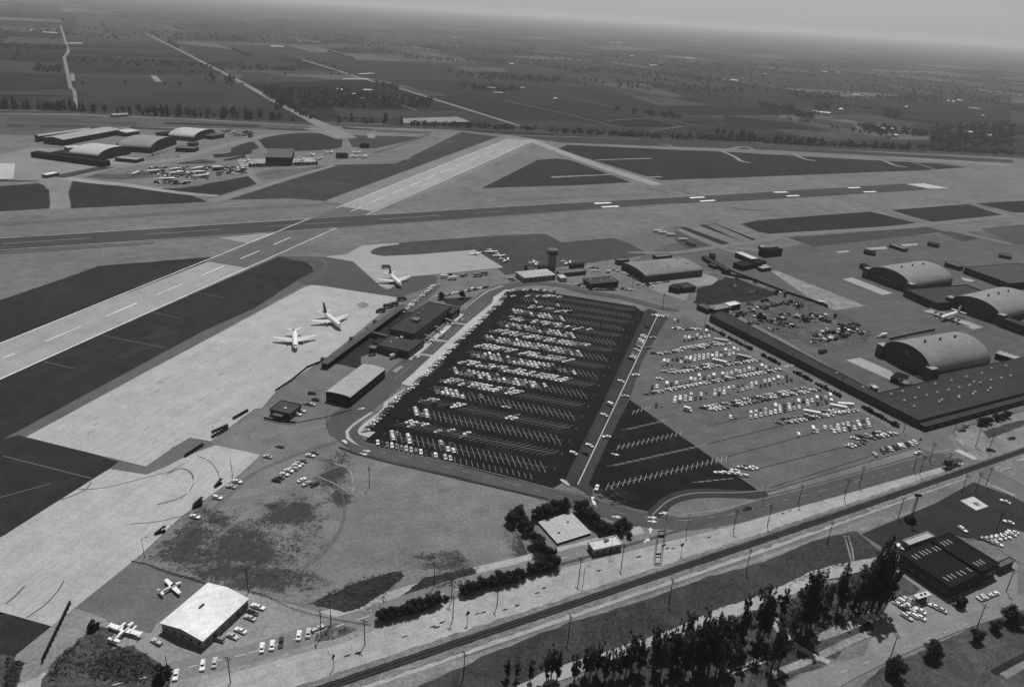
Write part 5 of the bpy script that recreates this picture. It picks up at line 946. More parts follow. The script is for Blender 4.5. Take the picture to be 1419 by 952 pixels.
EU.sort(key=lambda q: TILES[q[0]][0] + q[1] / TILES[q[0]][2])
for i, (t, x, y, s) in enumerate(EU):
    plant('eucalyptus_tree', 'tall', i % 5, g(t, x, y), s * 1.22, '%s tall dark eucalyptus, counted from the left, in the grove at the bottom edge' % ord_(i + 1), 'tree', 'eucalyptus grove at the bottom', rnd.uniform(1.0, 1.2))
# clipped bushes along the fence road
k = 0
for a, b_, n in [(('c4', 552, 402), ('c4', 750, 512), 13), (('c4', 300, 275), ('c4', 445, 352), 9), (('c4', 185, 215), ('c4', 290, 268), 7), (('P5', 1080, 450), ('P5', 1240, 535), 7), (('P5', 790, 300), ('P5', 1000, 408), 9), (('P5', 605, 205), ('P5', 770, 290), 7)]:
    for j in range(n):
        p = g(*a).lerp(g(*b_), (j + .5) / n); k += 1; plant('hedge_bush', 'bush', k % 3, p, rnd.uniform(.75, 1.25), '%s low dark bush from the junction in the hedge line along the factory road' % ord_(k), 'bush', 'bushes along the factory road')
# windbreak rows beyond the airfield
def row(pts, n, kind, s0, s1, label, group, jit=6, sz=(.8, 1.25), skip=.0):
    P = [g('f', *q) for q in pts]; tot = [0]
    for a, d in zip(P, P[1:]): tot.append(tot[-1] + (d - a).length)
    c = 0
    for j in range(n):
        t = min(.999, max(0, (j + rnd.gauss(.5, .7)) / n)) * tot[-1]
        if rnd.random() < skip: continue
        i = max(k for k in range(len(tot) - 1) if tot[k] <= t); p = P[i].lerp(P[i + 1], (t - tot[i]) / (tot[i + 1] - tot[i])) + Vector((rnd.uniform(-jit, jit), rnd.uniform(-jit, jit), 0)); c += 1
        plant('windbreak_tree', kind, j % 4, p, rnd.uniform(s0, s1), label % ord_(c), 'tree', group, rnd.uniform(*sz))
row([(-4, 151), (46, 152)], 17, 'fartall', .8, 1.25, '%s dark windbreak tree from the left edge in the far left tree row', 'windbreak trees far left', skip=.1)
row([(56, 152), (104, 154)], 18, 'fartall', .75, 1.2, '%s dark windbreak tree in the row left of the dirt lane', 'windbreak trees left of the dirt lane')
row([(108, 155), (145, 157)], 9, 'fartall', .9, 1.25, '%s dark windbreak tree in the row right of the dirt lane', 'windbreak trees right of the dirt lane', skip=.15)
row([(162, 158), (300, 164)], 32, 'fartall', .75, 1.3, '%s windbreak tree in the long row behind the old hangars', 'windbreak trees behind the old hangars', skip=.12)
row([(303, 164), (404, 168)], 18, 'fartall', .65, 1.35, '%s windbreak tree in the row ending at the country road', 'windbreak trees by the country road', skip=.1)
row([(378, 152), (394, 152)], 4, 'fartall', 1.0, 1.4, '%s tall tree of the clump beside the country road', 'trees beside the country road')
row([(455, 169), (580, 174)], 18, 'fartall', .5, 1.1, '%s windbreak tree in the row right of the country road', 'windbreak trees right of the country road', jit=12, skip=.1)
row([(930, 192), (1062, 196)], 22, 'fartall', .5, .95, '%s tree in the row right of the windmill clump', 'trees right of the infield row', skip=.1)
row([(993, 187), (1050, 196)], 12, 'fartall', .8, 1.2, '%s tall tree of the dark clump above the bare infield', 'dark clump above the infield', jit=14)
row([(1066, 198), (1142, 203)], 18, 'fartall', .8, 1.1, '%s tree in the dark row left of the right fields', 'dark row left of the right fields')
row([(1158, 203), (1258, 208)], 17, 'fartall', .7, 1.1, '%s tree in the broken dark row at the right', 'broken dark row at the right', skip=.25)
row([(866, 155), (950, 166)], 14, 'farround', .9, 1.5, '%s tree of the round clump above the dirt oval', 'round clump above the dirt oval', jit=18)
row([(290, 112), (328, 114)], 10, 'fartall', .8, 1.4, '%s tree of the clump where the country road narrows', 'clump on the country road', jit=12)
# far woods and orchards that read as one mass each
def woods(name, quads, n, seed, size=1.6, h=9):
    r = random.Random(seed); b = MB()
    for q in quads:
        P = gp('f', q[:4])
        for _ in range(int(n * q[4])):
            u, v = r.random(), r.random(); p = P[0].lerp(P[1], u).lerp(P[3].lerp(P[2], u), v); s = r.uniform(.6, 1.3); hh = h * s
            for k in range(9):
                c = p + Vector((r.gauss(0, 2.2 * s), r.gauss(0, 2.2 * s), hh * (.2 + .8 * r.random()))); e = size * r.uniform(.8, 1.5)
                a = Vector((r.gauss(0, 1), r.gauss(0, 1), r.gauss(0, .5))).normalized(); d = a.orthogonal().normalized()
                b.add([c - a * e - d * e, c + a * e - d * e, c + a * e + d * e, c - a * e + d * e], [(0, 1, 2, 3)])
    o = b.build(name, m_leaffar); o['kind'] = 'stuff'; return o
woods('far_woods', [[(362, 122), (500, 126), (506, 152), (410, 152), 1.6], [(500, 130), (600, 140), (596, 150), (510, 150), .9], [(520, 115), (554, 122), (552, 127), (520, 120), .25], [(630, 118), (720, 123), (722, 128), (640, 126), .5],
  [(1080, 126), (1160, 132), (1168, 140), (1110, 138), .8], [(1210, 134), (1300, 136), (1300, 144), (1230, 140), .6], [(1050, 145), (1100, 150), (1098, 158), (1052, 152), .5], [(1130, 145), (1150, 147), (1146, 156), (1128, 152), .3],
  [(1188, 174), (1260, 180), (1290, 190), (1200, 186), .8], [(1290, 176), (1404, 172), (1404, 206), (1290, 204), 2.2], [(1100, 156), (1130, 160), (1126, 166), (1104, 164), .3], [(1220, 150), (1250, 158), (1246, 168), (1226, 164), .4], [(1040, 94), (1130, 104), (1130, 108), (1040, 100), .35], [(480, 60), (640, 66), (640, 70), (480, 64), .4], [(560, 78), (700, 88), (700, 92), (560, 82), .5], [(760, 92), (960, 104), (960, 110), (800, 100), 1.0], [(940, 104), (1000, 110), (1000, 116), (940, 110), .5], [(0, 62), (92, 66), (92, 71), (0, 70), .8], [(48, 92), (86, 94), (86, 102), (48, 100), .35], [(1170, 100), (1404, 140), (1404, 150), (1170, 120), .8]], 150, 5)
r = random.Random(88); b = MB()
for a, d in HG:      # hedgerows along the field boundaries
    dens = r.choice((.3, .6, 1.0, 1.0)); n = int((d - a).length / 13)
    for i in range(n):
        if r.random() > dens: continue
        p = a.lerp(d, (i + r.random()) / n) + Vector((r.gauss(0, 2), r.gauss(0, 2), 0)); s_ = r.uniform(.6, 1.3)
        for k in range(8):
            c = p + Vector((r.gauss(0, 2.4 * s_), r.gauss(0, 2.4 * s_), 8 * s_ * (.2 + .8 * r.random()))); e = 1.6 * r.uniform(.8, 1.5); u = Vector((r.gauss(0, 1), r.gauss(0, 1), r.gauss(0, .5))).normalized(); v = u.orthogonal().normalized()
            b.add([c - u * e - v * e, c + u * e - v * e, c + u * e + v * e, c - u * e + v * e], [(0, 1, 2, 3)])
o = b.build('hedgerows', m_leaffar); tag(o, 'dark hedgerow trees along the far field boundaries', 'hedgerows', None, 'stuff')
woods('windbreak_trees', [[(572, 173), (748, 180.5), (748, 182), (572, 175), .55], [(764, 182.5), (930, 191.5), (930, 193), (764, 184), .6], [(1272, 205), (1404, 212), (1404, 216), (1272, 209), .45], [(930, 191), (1066, 197), (1066, 199), (930, 193), .4], [(1066, 197), (1262, 206), (1262, 209), (1066, 200), .5]], 150, 31, size=1.3, h=8)
woods('distant_trees', [[(0, 40), (420, 50), (430, 60), (0, 54), 1.0], [(420, 48), (1000, 90), (1000, 100), (420, 60), 1.6], [(900, 70), (1400, 110), (1400, 150), (900, 116), 2.6], [(100, 82), (420, 94), (420, 100), (100, 90), .5], [(620, 100), (1040, 124), (1040, 135), (640, 108), .9]], 170, 9, size=2.0, h=8)
def tufts(name, t, quads, n, seed, size, m_, h=.5):
    r = random.Random(seed); b = MB()
    for q in quads:
        P = gp(t, q)
        for _ in range(n):
            u, v = r.random(), r.random(); p = P[0].lerp(P[1], u).lerp(P[3].lerp(P[2], u), v)
            if mnoise.noise(Vector((p.x * .06, p.y * .06, seed))) + r.gauss(0, .25) < 0: continue
            for k in range(4):
                c = p + Vector((r.gauss(0, size), r.gauss(0, size), .2 + r.random() * h)); e = size * r.uniform(.4, 1.0); a = Vector((r.gauss(0, 1), r.gauss(0, 1), r.gauss(0, .6))).normalized(); d = a.orthogonal().normalized()
                b.add([c - a * e - d * e, c + a * e - d * e, c + a * e + d * e, c - a * e + d * e], [(0, 1, 2, 3)])
    o = b.build(name, m_); o['kind'] = 'stuff'; return o
m_tuft = mat('dry_tuft', 84, amp=.3)
tufts('undergrowth', 'd1', [[(240, 930), (330, 780), (480, 660), (420, 900)], [(420, 900), (480, 660), (600, 740), (640, 930)], [(640, 930), (600, 740), (760, 790), (880, 930)], [(30, 950), (30, 800), (120, 830), (80, 950)]], 700, 3, .34, m_tuft, .5)
tufts('undergrowth', 'f', [[(440, 830), (500, 800), (560, 790), (520, 855)], [(560, 820), (610, 790), (670, 785), (640, 812)]], 700, 8, .2, m_tuft, .15)
tufts('tall_grass', 'f', [[(700, 950), (690, 905), (870, 842), (880, 885)], [(880, 885), (870, 842), (1050, 785), (1060, 825)], [(1060, 825), (1050, 785), (1180, 742), (1210, 770)]], 2200, 13, .22, m_tuft, .12)
tufts('undergrowth', 'f', [[(900, 945), (900, 895), (1060, 845), (1080, 930)], [(1080, 900), (1080, 830), (1190, 800), (1220, 850)]], 900, 19, .4, m_leafg, .9)
# ------------------------------------------------------------------ poles and fences
m_pole = mat('pole_wood', 46); m_steel = mat('dark_steel', 40)
def pole_mesh(kind):
    b = MB(); arms = MB()
    if kind == 'utility':
        b.tube((0, 0, 0), (0, 0, 12), .20, .13, 7); arms.box(-1.4, 1.4, -.08, .08, 11.0, 11.2); arms.box(-1.0, 1.0, -.08, .08, 10.0, 10.16)
        for x in (-1.25, -.7, .7, 1.25): arms.tube((x, 0, 11.2), (x, 0, 11.5), .07, .05, 5)
    elif kind == 'lamp':
        b.tube((0, 0, 0), (0, 0, 10), .13, .08, 7); arms.tube((0, 0, 9.9), (1.8, 0, 10.3), .07, .05, 5); arms.box(1.5, 2.4, -.18, .18, 10.22, 10.42)
    elif kind == 'signal':
        b.tube((0, 0, 0), (0, 0, 6), .11, .09, 6); arms.box(-.9, .9, -.12, .12, 4.6, 5.4); arms.box(-.3, .3, -.2, .2, 5.4, 6.0)
    return b.mesh('mast', m_pole), arms.mesh('crossarm', m_pole)
PM = {k: pole_mesh(k) for k in ('utility', 'lamp', 'signal')}
POLES = [('utility', 'c2', 638, 850, 'standing alone in the open field below the ring road'), ('lamp', 'c2', 407, 520, 'by the small office at the left road bend'), ('utility', 'd2', 410, 628, 'on the left end of the field edge'), ('utility', 'd2', 360, 690, 'beside the last cars of the lower left row'), ('utility', 'd2', 588, 730, 'between the street and the railway, left half'), ('utility', 'd2', 1048, 600, 'on the verge below the field trees'), ('utility', 'd2', 1042, 500, 'at the edge of the field trees'), ('utility', 'd2', 950, 420, 'standing in the scrub behind the field trees'), ('utility', 'd2', 1280, 525, 'on the verge right of the field trees'), ('signal', 'd2', 425, 850, 'on the verge at the bottom, with a curved arm'), ('signal', 'd2', 1125, 620, 'short post on the verge beside the rails'), ('utility', 'd2', 1105, 900, 'on the dirt track at the bottom centre'),
 ('utility', 'd3', 385, 395, 'tall, with a transformer, left of the pump house'), ('lamp', 'd3', 405, 430, 'thin and short, below the transformer pole'), ('utility', 'd3', 608, 320, 'right of the pump house'), ('lamp', 'd3', 550, 265, 'thin, in front of the pump house'), ('utility', 'd3', 330, 700, 'at the grass edge, left of centre bottom'), ('utility', 'd3', 858, 505, 'at the grass edge below the portal frame'), ('utility', 'd3', 1262, 345, 'at the grass edge, right of centre bottom'), ('utility', 'd3', 1195, 132, 'on the verge right of the portal frame'), ('signal', 'd3', 920, 258, 'short, on the verge beside the portal frame'), ('lamp', 'd3', 946, 160, 'thin, on the small triangular island'), ('lamp', 'd3', 845, 70, 'thin, by the slip road tip'),
 ('utility', 'c4', 215, 920, 'first on the verge below the grey car park'), ('utility', 'c4', 460, 890, 'second on the verge below the grey car park'), ('utility', 'c4', 540, 820, 'third on the verge below the grey car park'), ('utility', 'c4', 775, 535, 'at the factory corner by the last hedge bush'), ('utility', 'c4', 1045, 540, 'across the road from the factory corner'), ('utility', 'c4', 437, 325, 'halfway along the hedge of the factory road'), ('utility', 'c4', 170, 190, 'by the pale gate of the factory road'), ('signal', 'c4', 855, 615, 'short, at the corner of the grey car park'), ('utility', 'c4', 828, 738, 'left of a pair on the verge at the junction'), ('utility', 'c4', 862, 760, 'right of a pair on the verge at the junction'), ('utility', 'c4', 915, 690, 'tall, in the middle of the junction verge'), ('utility', 'c4', 1000, 745, 'by the trestle at the level crossing'), ('utility', 'c4', 1085, 860, 'left of three beyond the rails'), ('utility', 'c4', 1160, 850, 'middle of three beyond the rails'), ('utility', 'c4', 1215, 820, 'right of three beyond the rails'), ('utility', 'c4', 1160, 610, 'on the dry ground east of the junction'), ('utility', 'c4', 1228, 640, 'farther right on the dry ground east of the junction'), ('lamp', 'c4', 25, 900, 'thin, at the lower corner of the grey car park'),
 ('utility', 'P5', 592, 205, 'at the far end of the factory road hedge'), ('utility', 'P5', 935, 355, 'at the first gap of the factory road hedge'), ('lamp', 'P5', 235, 50, 'at the top of the divider line'), ('utility', 'M1', 1250, 575, 'between the dark office and the old barrel hangar'), ('lamp', 'M1', 990, 400, 'in the small car park behind the dark office'), ('lamp', 'P8', 1145, 110, 'above the curved end of the terminal road'), ('utility', 'M2', 375, 680, 'on the verge at the top of the car park'),
 ('lamp', 'd1', 757, 278, 'at the lower apron corner'), ('utility', 'd1', 1300, 462, 'behind the white gabled building'), ('utility', 'd1', 888, 930, 'at the bottom edge, left'), ('utility', 'd1', 1207, 930, 'at the bottom edge, right of the two parked cars'), ('utility', 'd4', 365, 195, 'at the grass edge above the grove'), ('utility', 'd4', 50, 108, 'on the verge left of the asphalt yard'), ('utility', 'd4', 735, 66, 'on the edge of the asphalt yard'), ('utility', 'd4', 693, 800, 'inside the tree by the lower right street'), ('utility', 'd4', 1147, 640, 'by the lower right street lawn'), ('utility', 'd4', 1300, 450, 'at the right edge of the lower right street'), ('utility', 'd4', 1245, 145, 'beside the parked row at the right edge')]
for k_, t, x, y, lb in POLES:
    nm = {'utility': 'utility_pole', 'lamp': 'street_lamp', 'signal': 'signal_post'}[k_]
    o = empty(nm, g(t, x, y), rnd.choice((U28, U73, U28 + .3)) + (math.pi / 2 if k_ == 'utility' else 0))
    tag(o, {'utility': 'wooden utility pole ', 'lamp': 'slim street lamp ', 'signal': 'dark post '}[k_] + lb, {'utility': 'pole', 'lamp': 'lamp', 'signal': 'post'}[k_], {'utility': 'wooden utility poles', 'lamp': 'slim lamp posts', 'signal': 'short posts'}[k_])
    link('mast', PM[k_][0], o); link({'utility': 'crossarm', 'lamp': 'lamp_head', 'signal': 'signal_box'}[k_], PM[k_][1], o)
# portal frame over the verge
p, q = g('d3', 783, 268), g('d3', 818, 268); root = empty('portal_frame', p, math.atan2((q - p).y, (q - p).x)); tag(root, 'tall dark steel portal frame with cross members beside the railway', 'portal frame'); W = (q - p).length
for x in (0, W):
    b = MB()
    for dx in (-.35, .35): b.tube((x + dx, 0, 0), (x + dx * .6, 0, 14), .13, .10, 6)
    for z in range(1, 14): b.tube((x - .34, 0, z), (x + .34, 0, z + .8), .05, n=4)
    b.build('leg', m_steel, root)
for z, h in ((1.0, .7), (10.2, 1.2), (13.4, .4)):
    b = MB(); b.box(.4, W - .4, -.25, .25, z, z + h); b.build('cross_member', m_steel, root)
# crane tower on a dark truck base in the asphalt yard
p = g('Z2', 808, 600); root = empty('crane_mast', p, 0); tag(root, 'dark lattice crane mast with a bulky truck base in the asphalt yard', 'mast')
b = MB()
for dx, dy in ((-.6, -.6), (.6, -.6), (.6, .6), (-.6, .6)): b.tube((dx, dy, 0), (dx * .3, dy * .3, 15), .12, .08, 5)
for z in range(0, 14): b.tube((-.55, -.5, z), (.5, -.45, z + 1), .05, n=4); b.tube((.5, .5, z), (-.5, .45, z + 1), .05, n=4)
b.build('tower', m_steel, root)
b = MB(); b.box(-1.6, 1.6, -.3, .3, 15, 16.2); b.build('lamp_head', m_steel, root)  # box at the top of the crane tower, no lamp
b = MB(); b.box(-2.2, 2.2, -1.6, 1.6, 0, 2.6); b.box(-1.4, 1.4, -1.2, 1.2, 2.6, 3.6); b.build('base', wallm(24), root)
# trestle by the level crossing
p = g('c4', 1030, 715); root = empty('loading_trestle', p, U28); tag(root, 'dark low timber trestle beside the level crossing', 'trestle')
b = MB(); b.box(-7, 7, -1.5, 1.5, 2.4, 2.8); b.build('deck', wallm(44), root)
for x in (-6, -2, 2, 6):
    b = MB(); b.tube((x, -1.2, 0), (x, -1.0, 2.4), .16, n=6); b.tube((x, 1.2, 0), (x, 1.0, 2.4), .16, n=6); b.build('leg', m_pole, root)
b = MB(); b.box(-6, -2, -1.2, 1.2, 2.8, 5.4); b.build('cabin', wallm(60), root)
def fence(label, t, pts, h=1.6, step=4.0, panel=True, L=40, cat='fence', name='fence'):
    P = gp(t, pts); root = empty(name, P[0], 0); tag(root, label, cat); b = MB(); pb = MB()
    for a, d in zip(P, P[1:]):
        n = max(1, int((d - a).length / step)); u = (d - a).normalized(); nn_ = Vector((-u.y, u.x, 0)) * .03
        for i in range(n + 1):
            c = a.lerp(d, i / n) - P[0]; b.tube((c.x, c.y, 0), (c.x, c.y, h), .07, n=4)
        a2, d2 = a - P[0], d - P[0]; pb.prism([tuple((a2 + nn_).xy), tuple((d2 + nn_).xy), tuple((d2 - nn_).xy), tuple((a2 - nn_).xy)], .45, h - .1)
    b.build('post', m_steel, root)
    if panel: pb.build('panel', mat('fence_panel_%d' % L, L), root)
fence('dark fence between the lower apron and the open field scrub', 'd1', [(690, 298), (760, 312), (900, 362), (1040, 402), (1090, 420)], h=1.1, L=60)
fence('dark ditch fence curving along the left edge of the open field', 'd2', [(-60, 430), (0, 455), (100, 492), (210, 545), (340, 582), (480, 610), (620, 632)], h=.8, L=50)
fence('long fence between jet apron edge and parked cars on the field', 'f', [(204, 762), (247, 719), (279, 694), (360, 632), (400, 590), (425, 572)], h=1.3, step=5, panel=False)
fence('dark board fence in front of the small office by the apron', 'c2', [(62, 478), (150, 498), (235, 503)], h=1.8, L=24)
fence('fence running across the field road below the small office', 'c2', [(235, 500), (400, 470), (540, 430)], h=1.0, L=46)
fence('dark fence along the yard between the sheds and the burnt ground', 'b3', [(1150, 545), (1260, 590), (1419, 650)], h=2.0, L=26)
fence('dark fence along the inside edge of the salvage yard', 'Z1', [(60, 0), (200, 30), (360, 90), (480, 130), (530, 150)], h=2.5, L=26)
fence('low fence at the near edge of the apron concourse', 'c2', [(125, 330), (215, 270), (300, 200), (380, 168)], h=2.0, L=36)
fence('dark fence beside the front of the near barrel hangar', 'Z1', [(800, 292), (900, 270), (1000, 250)], h=2.2, L=30)
fence('row of fence posts along the edge of the street verge', 'd2', [(0, 900), (270, 820), (520, 745), (800, 665), (975, 610), (1130, 565)], h=1.1, step=7, panel=False)
# blast deflector leaning in the lower left corner
p, q = g('d1', 222, 828), g('d1', 368, 522); root = empty('blast_barrier', p, math.atan2((q - p).y, (q - p).x)); tag(root, 'long dark barrier wall standing on the verge of the lower left apron', 'barrier'); L = (q - p).length
b = MB(); b.box(0, L, -.15, .15, 0, 2.2); b.build('panel', wallm(36), root)
for i in range(12):
    b = MB(); b.tube((L * i / 11, -.3, 0), (L * i / 11, -.3, 2.4), .12, n=5); b.build('post', m_steel, root)
# ------------------------------------------------------------------ stall markings
UU = Vector((math.cos(math.radians(72.7)), math.sin(math.radians(72.7)), 0)); RR = Vector((math.cos(math.radians(-14.7)), math.sin(math.radians(-14.7)), 0))
LB = Vector((-63.1, 372.7, 0)); RB = Vector((29.1, 336.3, 0)); NR_ = Vector((-UU.y, UU.x, 0))
def spine(k):
    """row k of the dark car park, counted up from the street: its two ends"""
    s0 = 325.5 + 14.86 * (k - 2); a = LB + UU * (s0 - LB.dot(UU)) ; t = (RB - a).dot(NR_) / RR.dot(NR_)
    return a, a + RR * t
def hd(deg): r = math.radians(deg); return Vector((math.cos(r), math.sin(r), 0))
sg = []; PITCH = 3.16
for k in range(1, 20):
    a, e = spine(k); L = (e - a).length; d = hd(105) if k % 2 == 0 else hd(34)
    if k == 1: a, e = g('P1', 215, 545), g('P2', 690, 915); L = (e - a).length; d = hd(102)
    i0, i1 = (1, L - 6) if k == 1 else (4, L - 8)
    x = i0
    while x < i1:
        c = a + (e - a).normalized() * x
        if k == 1: sg.append((c - d * .2, c + d * 4.8, .2))
        else: sg.append((c - d * 5.6, c + d * 5.6, .2 if k % 2 == 0 else .15))
        x += PITCH
    if k > 1: sg.append((a + RR * 3, e - RR * 7, .14))
lines('stall_marking', sg, .38, m_stall)
sg = []
a, e = g('f', 803, 664), g('f', 911, 438); L = (e - a).length; u = (e - a) / L; x = 2
while x < L:
    c = a + u * x; sg.append((c, c - hd(-40) * 4.9, .15))
    if x < L * .55: sg.append((c, c + hd(10) * 5.2, .15))
    x += 2.75
lines('stall_marking', sg, .40, mat('stall_paint_dim', 104, amp=.1))
sg = []
for (t0, t1, ang, hl) in [((('P7', 290, 355)), ('P7', 1075, 168), 71.7, 3.4), (('P7', 362, 98), ('P7', 790, 0), 71.7, 3.4), (('P7', 330, 217), ('P7', 935, 80), 10, 3.6), (('P7', 885, 325), ('P7', 1110, 300), 10, 3.6), (('c3', 665, 535), ('c3', 905, 478), 10, 3.4), (('c3', 700, 440), ('c3', 800, 412), 71.7, 3.2)]:
    a, e = g(*t0), g(*t1); L = (e - a).length; u = (e - a) / L; x = 0; d = hd(ang)
    while x <= L: c = a + u * x; sg.append((c - d * hl, c + d * hl, .2 if ang > 50 else .13)); x += 3.3 if ang > 50 else 4.1
    sg.append((a, e, .14))
lines('stall_marking', sg, .40, m_stall2)
RR_ROWS = [('P6', 0, 510, 290, 440), ('P6', 0, 622, 570, 480), ('P6', 130, 700, 730, 540), ('P6', 300, 785, 870, 640), ('P6', 400, 900, 1060, 690)]
for t, x0, y0, x1, y1 in RR_ROWS: ribbon('asphalt_seam', [g(t, x0, y0), g(t, x1, y1)], .55, .36, m_seam)
sg = []
for k in range(12): p = g('P6', 500 + 22 * k, 880 - 5 * k); sg.append((p, p + hd(60) * 4, .2))
lines('stall_marking', sg, .40, mat('stall_paint_dim2', 120, amp=.1))
# ------------------------------------------------------------------ vehicles
PAINT = {'white': mat('paint_white', 228, rough=.3, spec=.5, coat=.6), 'silver': mat('paint_silver', 186, rough=.3, spec=.5, coat=.6), 'grey': mat('paint_grey_car', 118, rough=.3, spec=.5, coat=.6), 'dark': mat('paint_dark', 40, rough=.25, spec=.5, coat=.6)}
m_cg = mat('car_glass', 22, rough=.1, spec=.6); m_ty = mat('tyre', 22); m_chrome = mat('chrome', 210, rough=.2, metal=1.0); m_bed = mat('truck_bed', 40)
def car_parts(kind):
    """body, glass, four wheels, bumpers of a 1970s car, nose along +x"""
    B = MB(); Gs = MB(); wheels = []; bump = MB()
    if kind in ('sedan', 'wagon', 'pickup'):
        low = [(-2.6, .34), (2.6, .34), (2.62, .62), (2.55, .80), (1.15, .92), (-1.55, .95), (-2.5, .90), (-2.62, .62)]
        def ring(s, w): return [(p[0] * s, w, p[1]) for p in low]
        secs = [[(p[0], -.78, p[1]) for p in [(q[0] * .99, q[1]) for q in low]], [(p[0], -.95, max(.34, min(p[1], .86))) for p in low], [(p[0], .95, max(.34, min(p[1], .86))) for p in low], [(p[0] * .99, .78, p[1]) for p in low]]
        secs = [secs[1], secs[0], secs[3], secs[2]]; 
        secs = [[(p[0], -.95, min(p[1], .84)) for p in low], [(p[0], -.80, p[1]) for p in low], [(p[0], .80, p[1]) for p in low], [(p[0], .95, min(p[1], .84)) for p in low]]
        B.loft(secs)
        if kind == 'sedan': bt, tp = (-1.75, 1.05), (-1.05, .35)
        elif kind == 'wagon': bt, tp = (-2.45, 1.05), (-2.2, .35)
        else: bt, tp = (-.35, 1.15), (-.2, .55)
        zb, zt = .90, 1.38; wb, wt = .80, .64
        Gs.add([(bt[0], -wb, zb), (bt[1], -wb, zb), (bt[1], wb, zb), (bt[0], wb, zb), (tp[0], -wt, zt), (tp[1], -wt, zt), (tp[1], wt, zt), (tp[0], wt, zt)], [(4, 5, 6, 7), (0, 1, 5, 4), (1, 2, 6, 5), (2, 3, 7, 6), (3, 0, 4, 7)])
        B.loft([[(tp[0] - .06, -wt - .03, zt), (tp[1] + .06, -wt - .03, zt), (tp[1] + .06, wt + .03, zt), (tp[0] - .06, wt + .03, zt)], [(tp[0] + .05, -wt + .1, zt + .06), (tp[1] - .05, -wt + .1, zt + .06), (tp[1] - .05, wt - .1, zt + .06), (tp[0] + .05, wt - .1, zt + .06)]])
        for s in (-1, 1):
            for (xa, xb) in ((bt[1], tp[1]), (bt[0], tp[0])): B.tube((xa, s * wb, zb), (xb, s * wt, zt), .05, n=4)
            if kind != 'pickup': xm = (bt[0] + bt[1]) / 2; B.tube((xm, s * wb, zb), ((tp[0] + tp[1]) / 2, s * wt, zt), .05, n=4)
        if kind == 'pickup':
            for s in (-1, 1): B.box(-2.55, -.4, s * .86 - .06, s * .86 + .06, .95, 1.22)
            B.box(-2.6, -2.5, -.86, .86, .95, 1.22)
        bump.box(2.58, 2.72, -.9, .9, .42, .58)
        wx, wy, r = 1.62, .82, .34
    elif kind == 'van':
        B.extr([(-2.4, .35), (2.35, .35), (2.4, 1.0), (2.0, 1.25), (1.55, 2.05), (-2.4, 2.1)], -.98, .98)
        Gs.add([(2.03, -.85, 1.28), (2.03, .85, 1.28), (1.62, .78, 1.98), (1.62, -.78, 1.98)], [(0, 1, 2, 3)])
        for s in (-1, 1): Gs.box(-1.6, 1.3, s * .99 - .012, s * .99 + .012, 1.35, 1.85)
        Gs.box(-2.425, -2.4, -.7, .7, 1.35, 1.85); bump.box(2.4, 2.5, -.9, .9, .42, .58); wx, wy, r = 1.55, .86, .36
    elif kind == 'camper':
        B.extr([(-3.0, .45), (2.6, .45), (2.65, .95), (1.5, 1.05), (1.1, 1.5), (1.6, 1.75), (1.6, 2.6), (-3.0, 2.6)], -1.0, 1.0)
        Gs.add([(1.5, -.8, 1.08), (1.5, .8, 1.08), (1.14, .75, 1.47), (1.14, -.75, 1.47)], [(0, 1, 2, 3)])
        for s in (-1, 1): Gs.box(-2.0, -.3, s * 1.01 - .012, s * 1.01 + .012, 1.5, 2.05)
        Gs.box(-3.03, -3.0, -.6, .6, 1.4, 2.0); bump.box(2.65, 2.75, -.9, .9, .42, .58); wx, wy, r = 1.75, .86, .38
    elif kind == 'bus':
        B.extr([(-5.5, .4), (5.5, .4), (5.55, 1.4), (5.3, 2.75), (5.0, 2.9), (-5.3, 2.9), (-5.5, 2.7)], -1.22, 1.22)
        for s in (-1, 1):
            for i in range(7): Gs.box(-4.9 + i * 1.35, -3.75 + i * 1.35, s * 1.23 - .012, s * 1.23 + .012, 1.5, 2.3)
        Gs.add([(5.53, -1.05, 1.5), (5.53, 1.05, 1.5), (5.37, 1.0, 2.5), (5.37, -1.0, 2.5)], [(0, 1, 2, 3)]); bump.box(5.55, 5.65, -1.1, 1.1, .45, .65); wx, wy, r = 3.4, 1.05, .5
    elif kind == 'truck':
        B.extr([(2.2, .6), (4.3, .6), (4.35, 1.3), (3.9, 1.45), (3.6, 2.3), (2.2, 2.35)], -1.05, 1.05); B.box(-4.2, 2.0, -1.2, 1.2, 1.0, 3.1)
        Gs.add([(3.93, -.9, 1.48), (3.93, .9, 1.48), (3.66, .85, 2.2), (3.66, -.85, 2.2)], [(0, 1, 2, 3)])
        for s in (-1, 1): Gs.box(2.5, 3.4, s * 1.06 - .012, s * 1.06 + .012, 1.5, 2.1)
        bump.box(4.35, 4.45, -1, 1, .5, .7); wx, wy, r = 2.8, .95, .48
    for sx in (-1, 1):
        for sy in (-1, 1):
            q = MB(); q.tube((sx * wx, sy * wy - .11, r), (sx * wx, sy * wy + .11, r), r, n=12); q.tube((sx * wx, sy * (wy + .115) - .005, r), (sx * wx, sy * (wy + .115) + .005, r), r * .55, n=10, mi=1); wheels.append(q)
    return B, Gs, wheels, bump
CARM = {}
CSC = .93
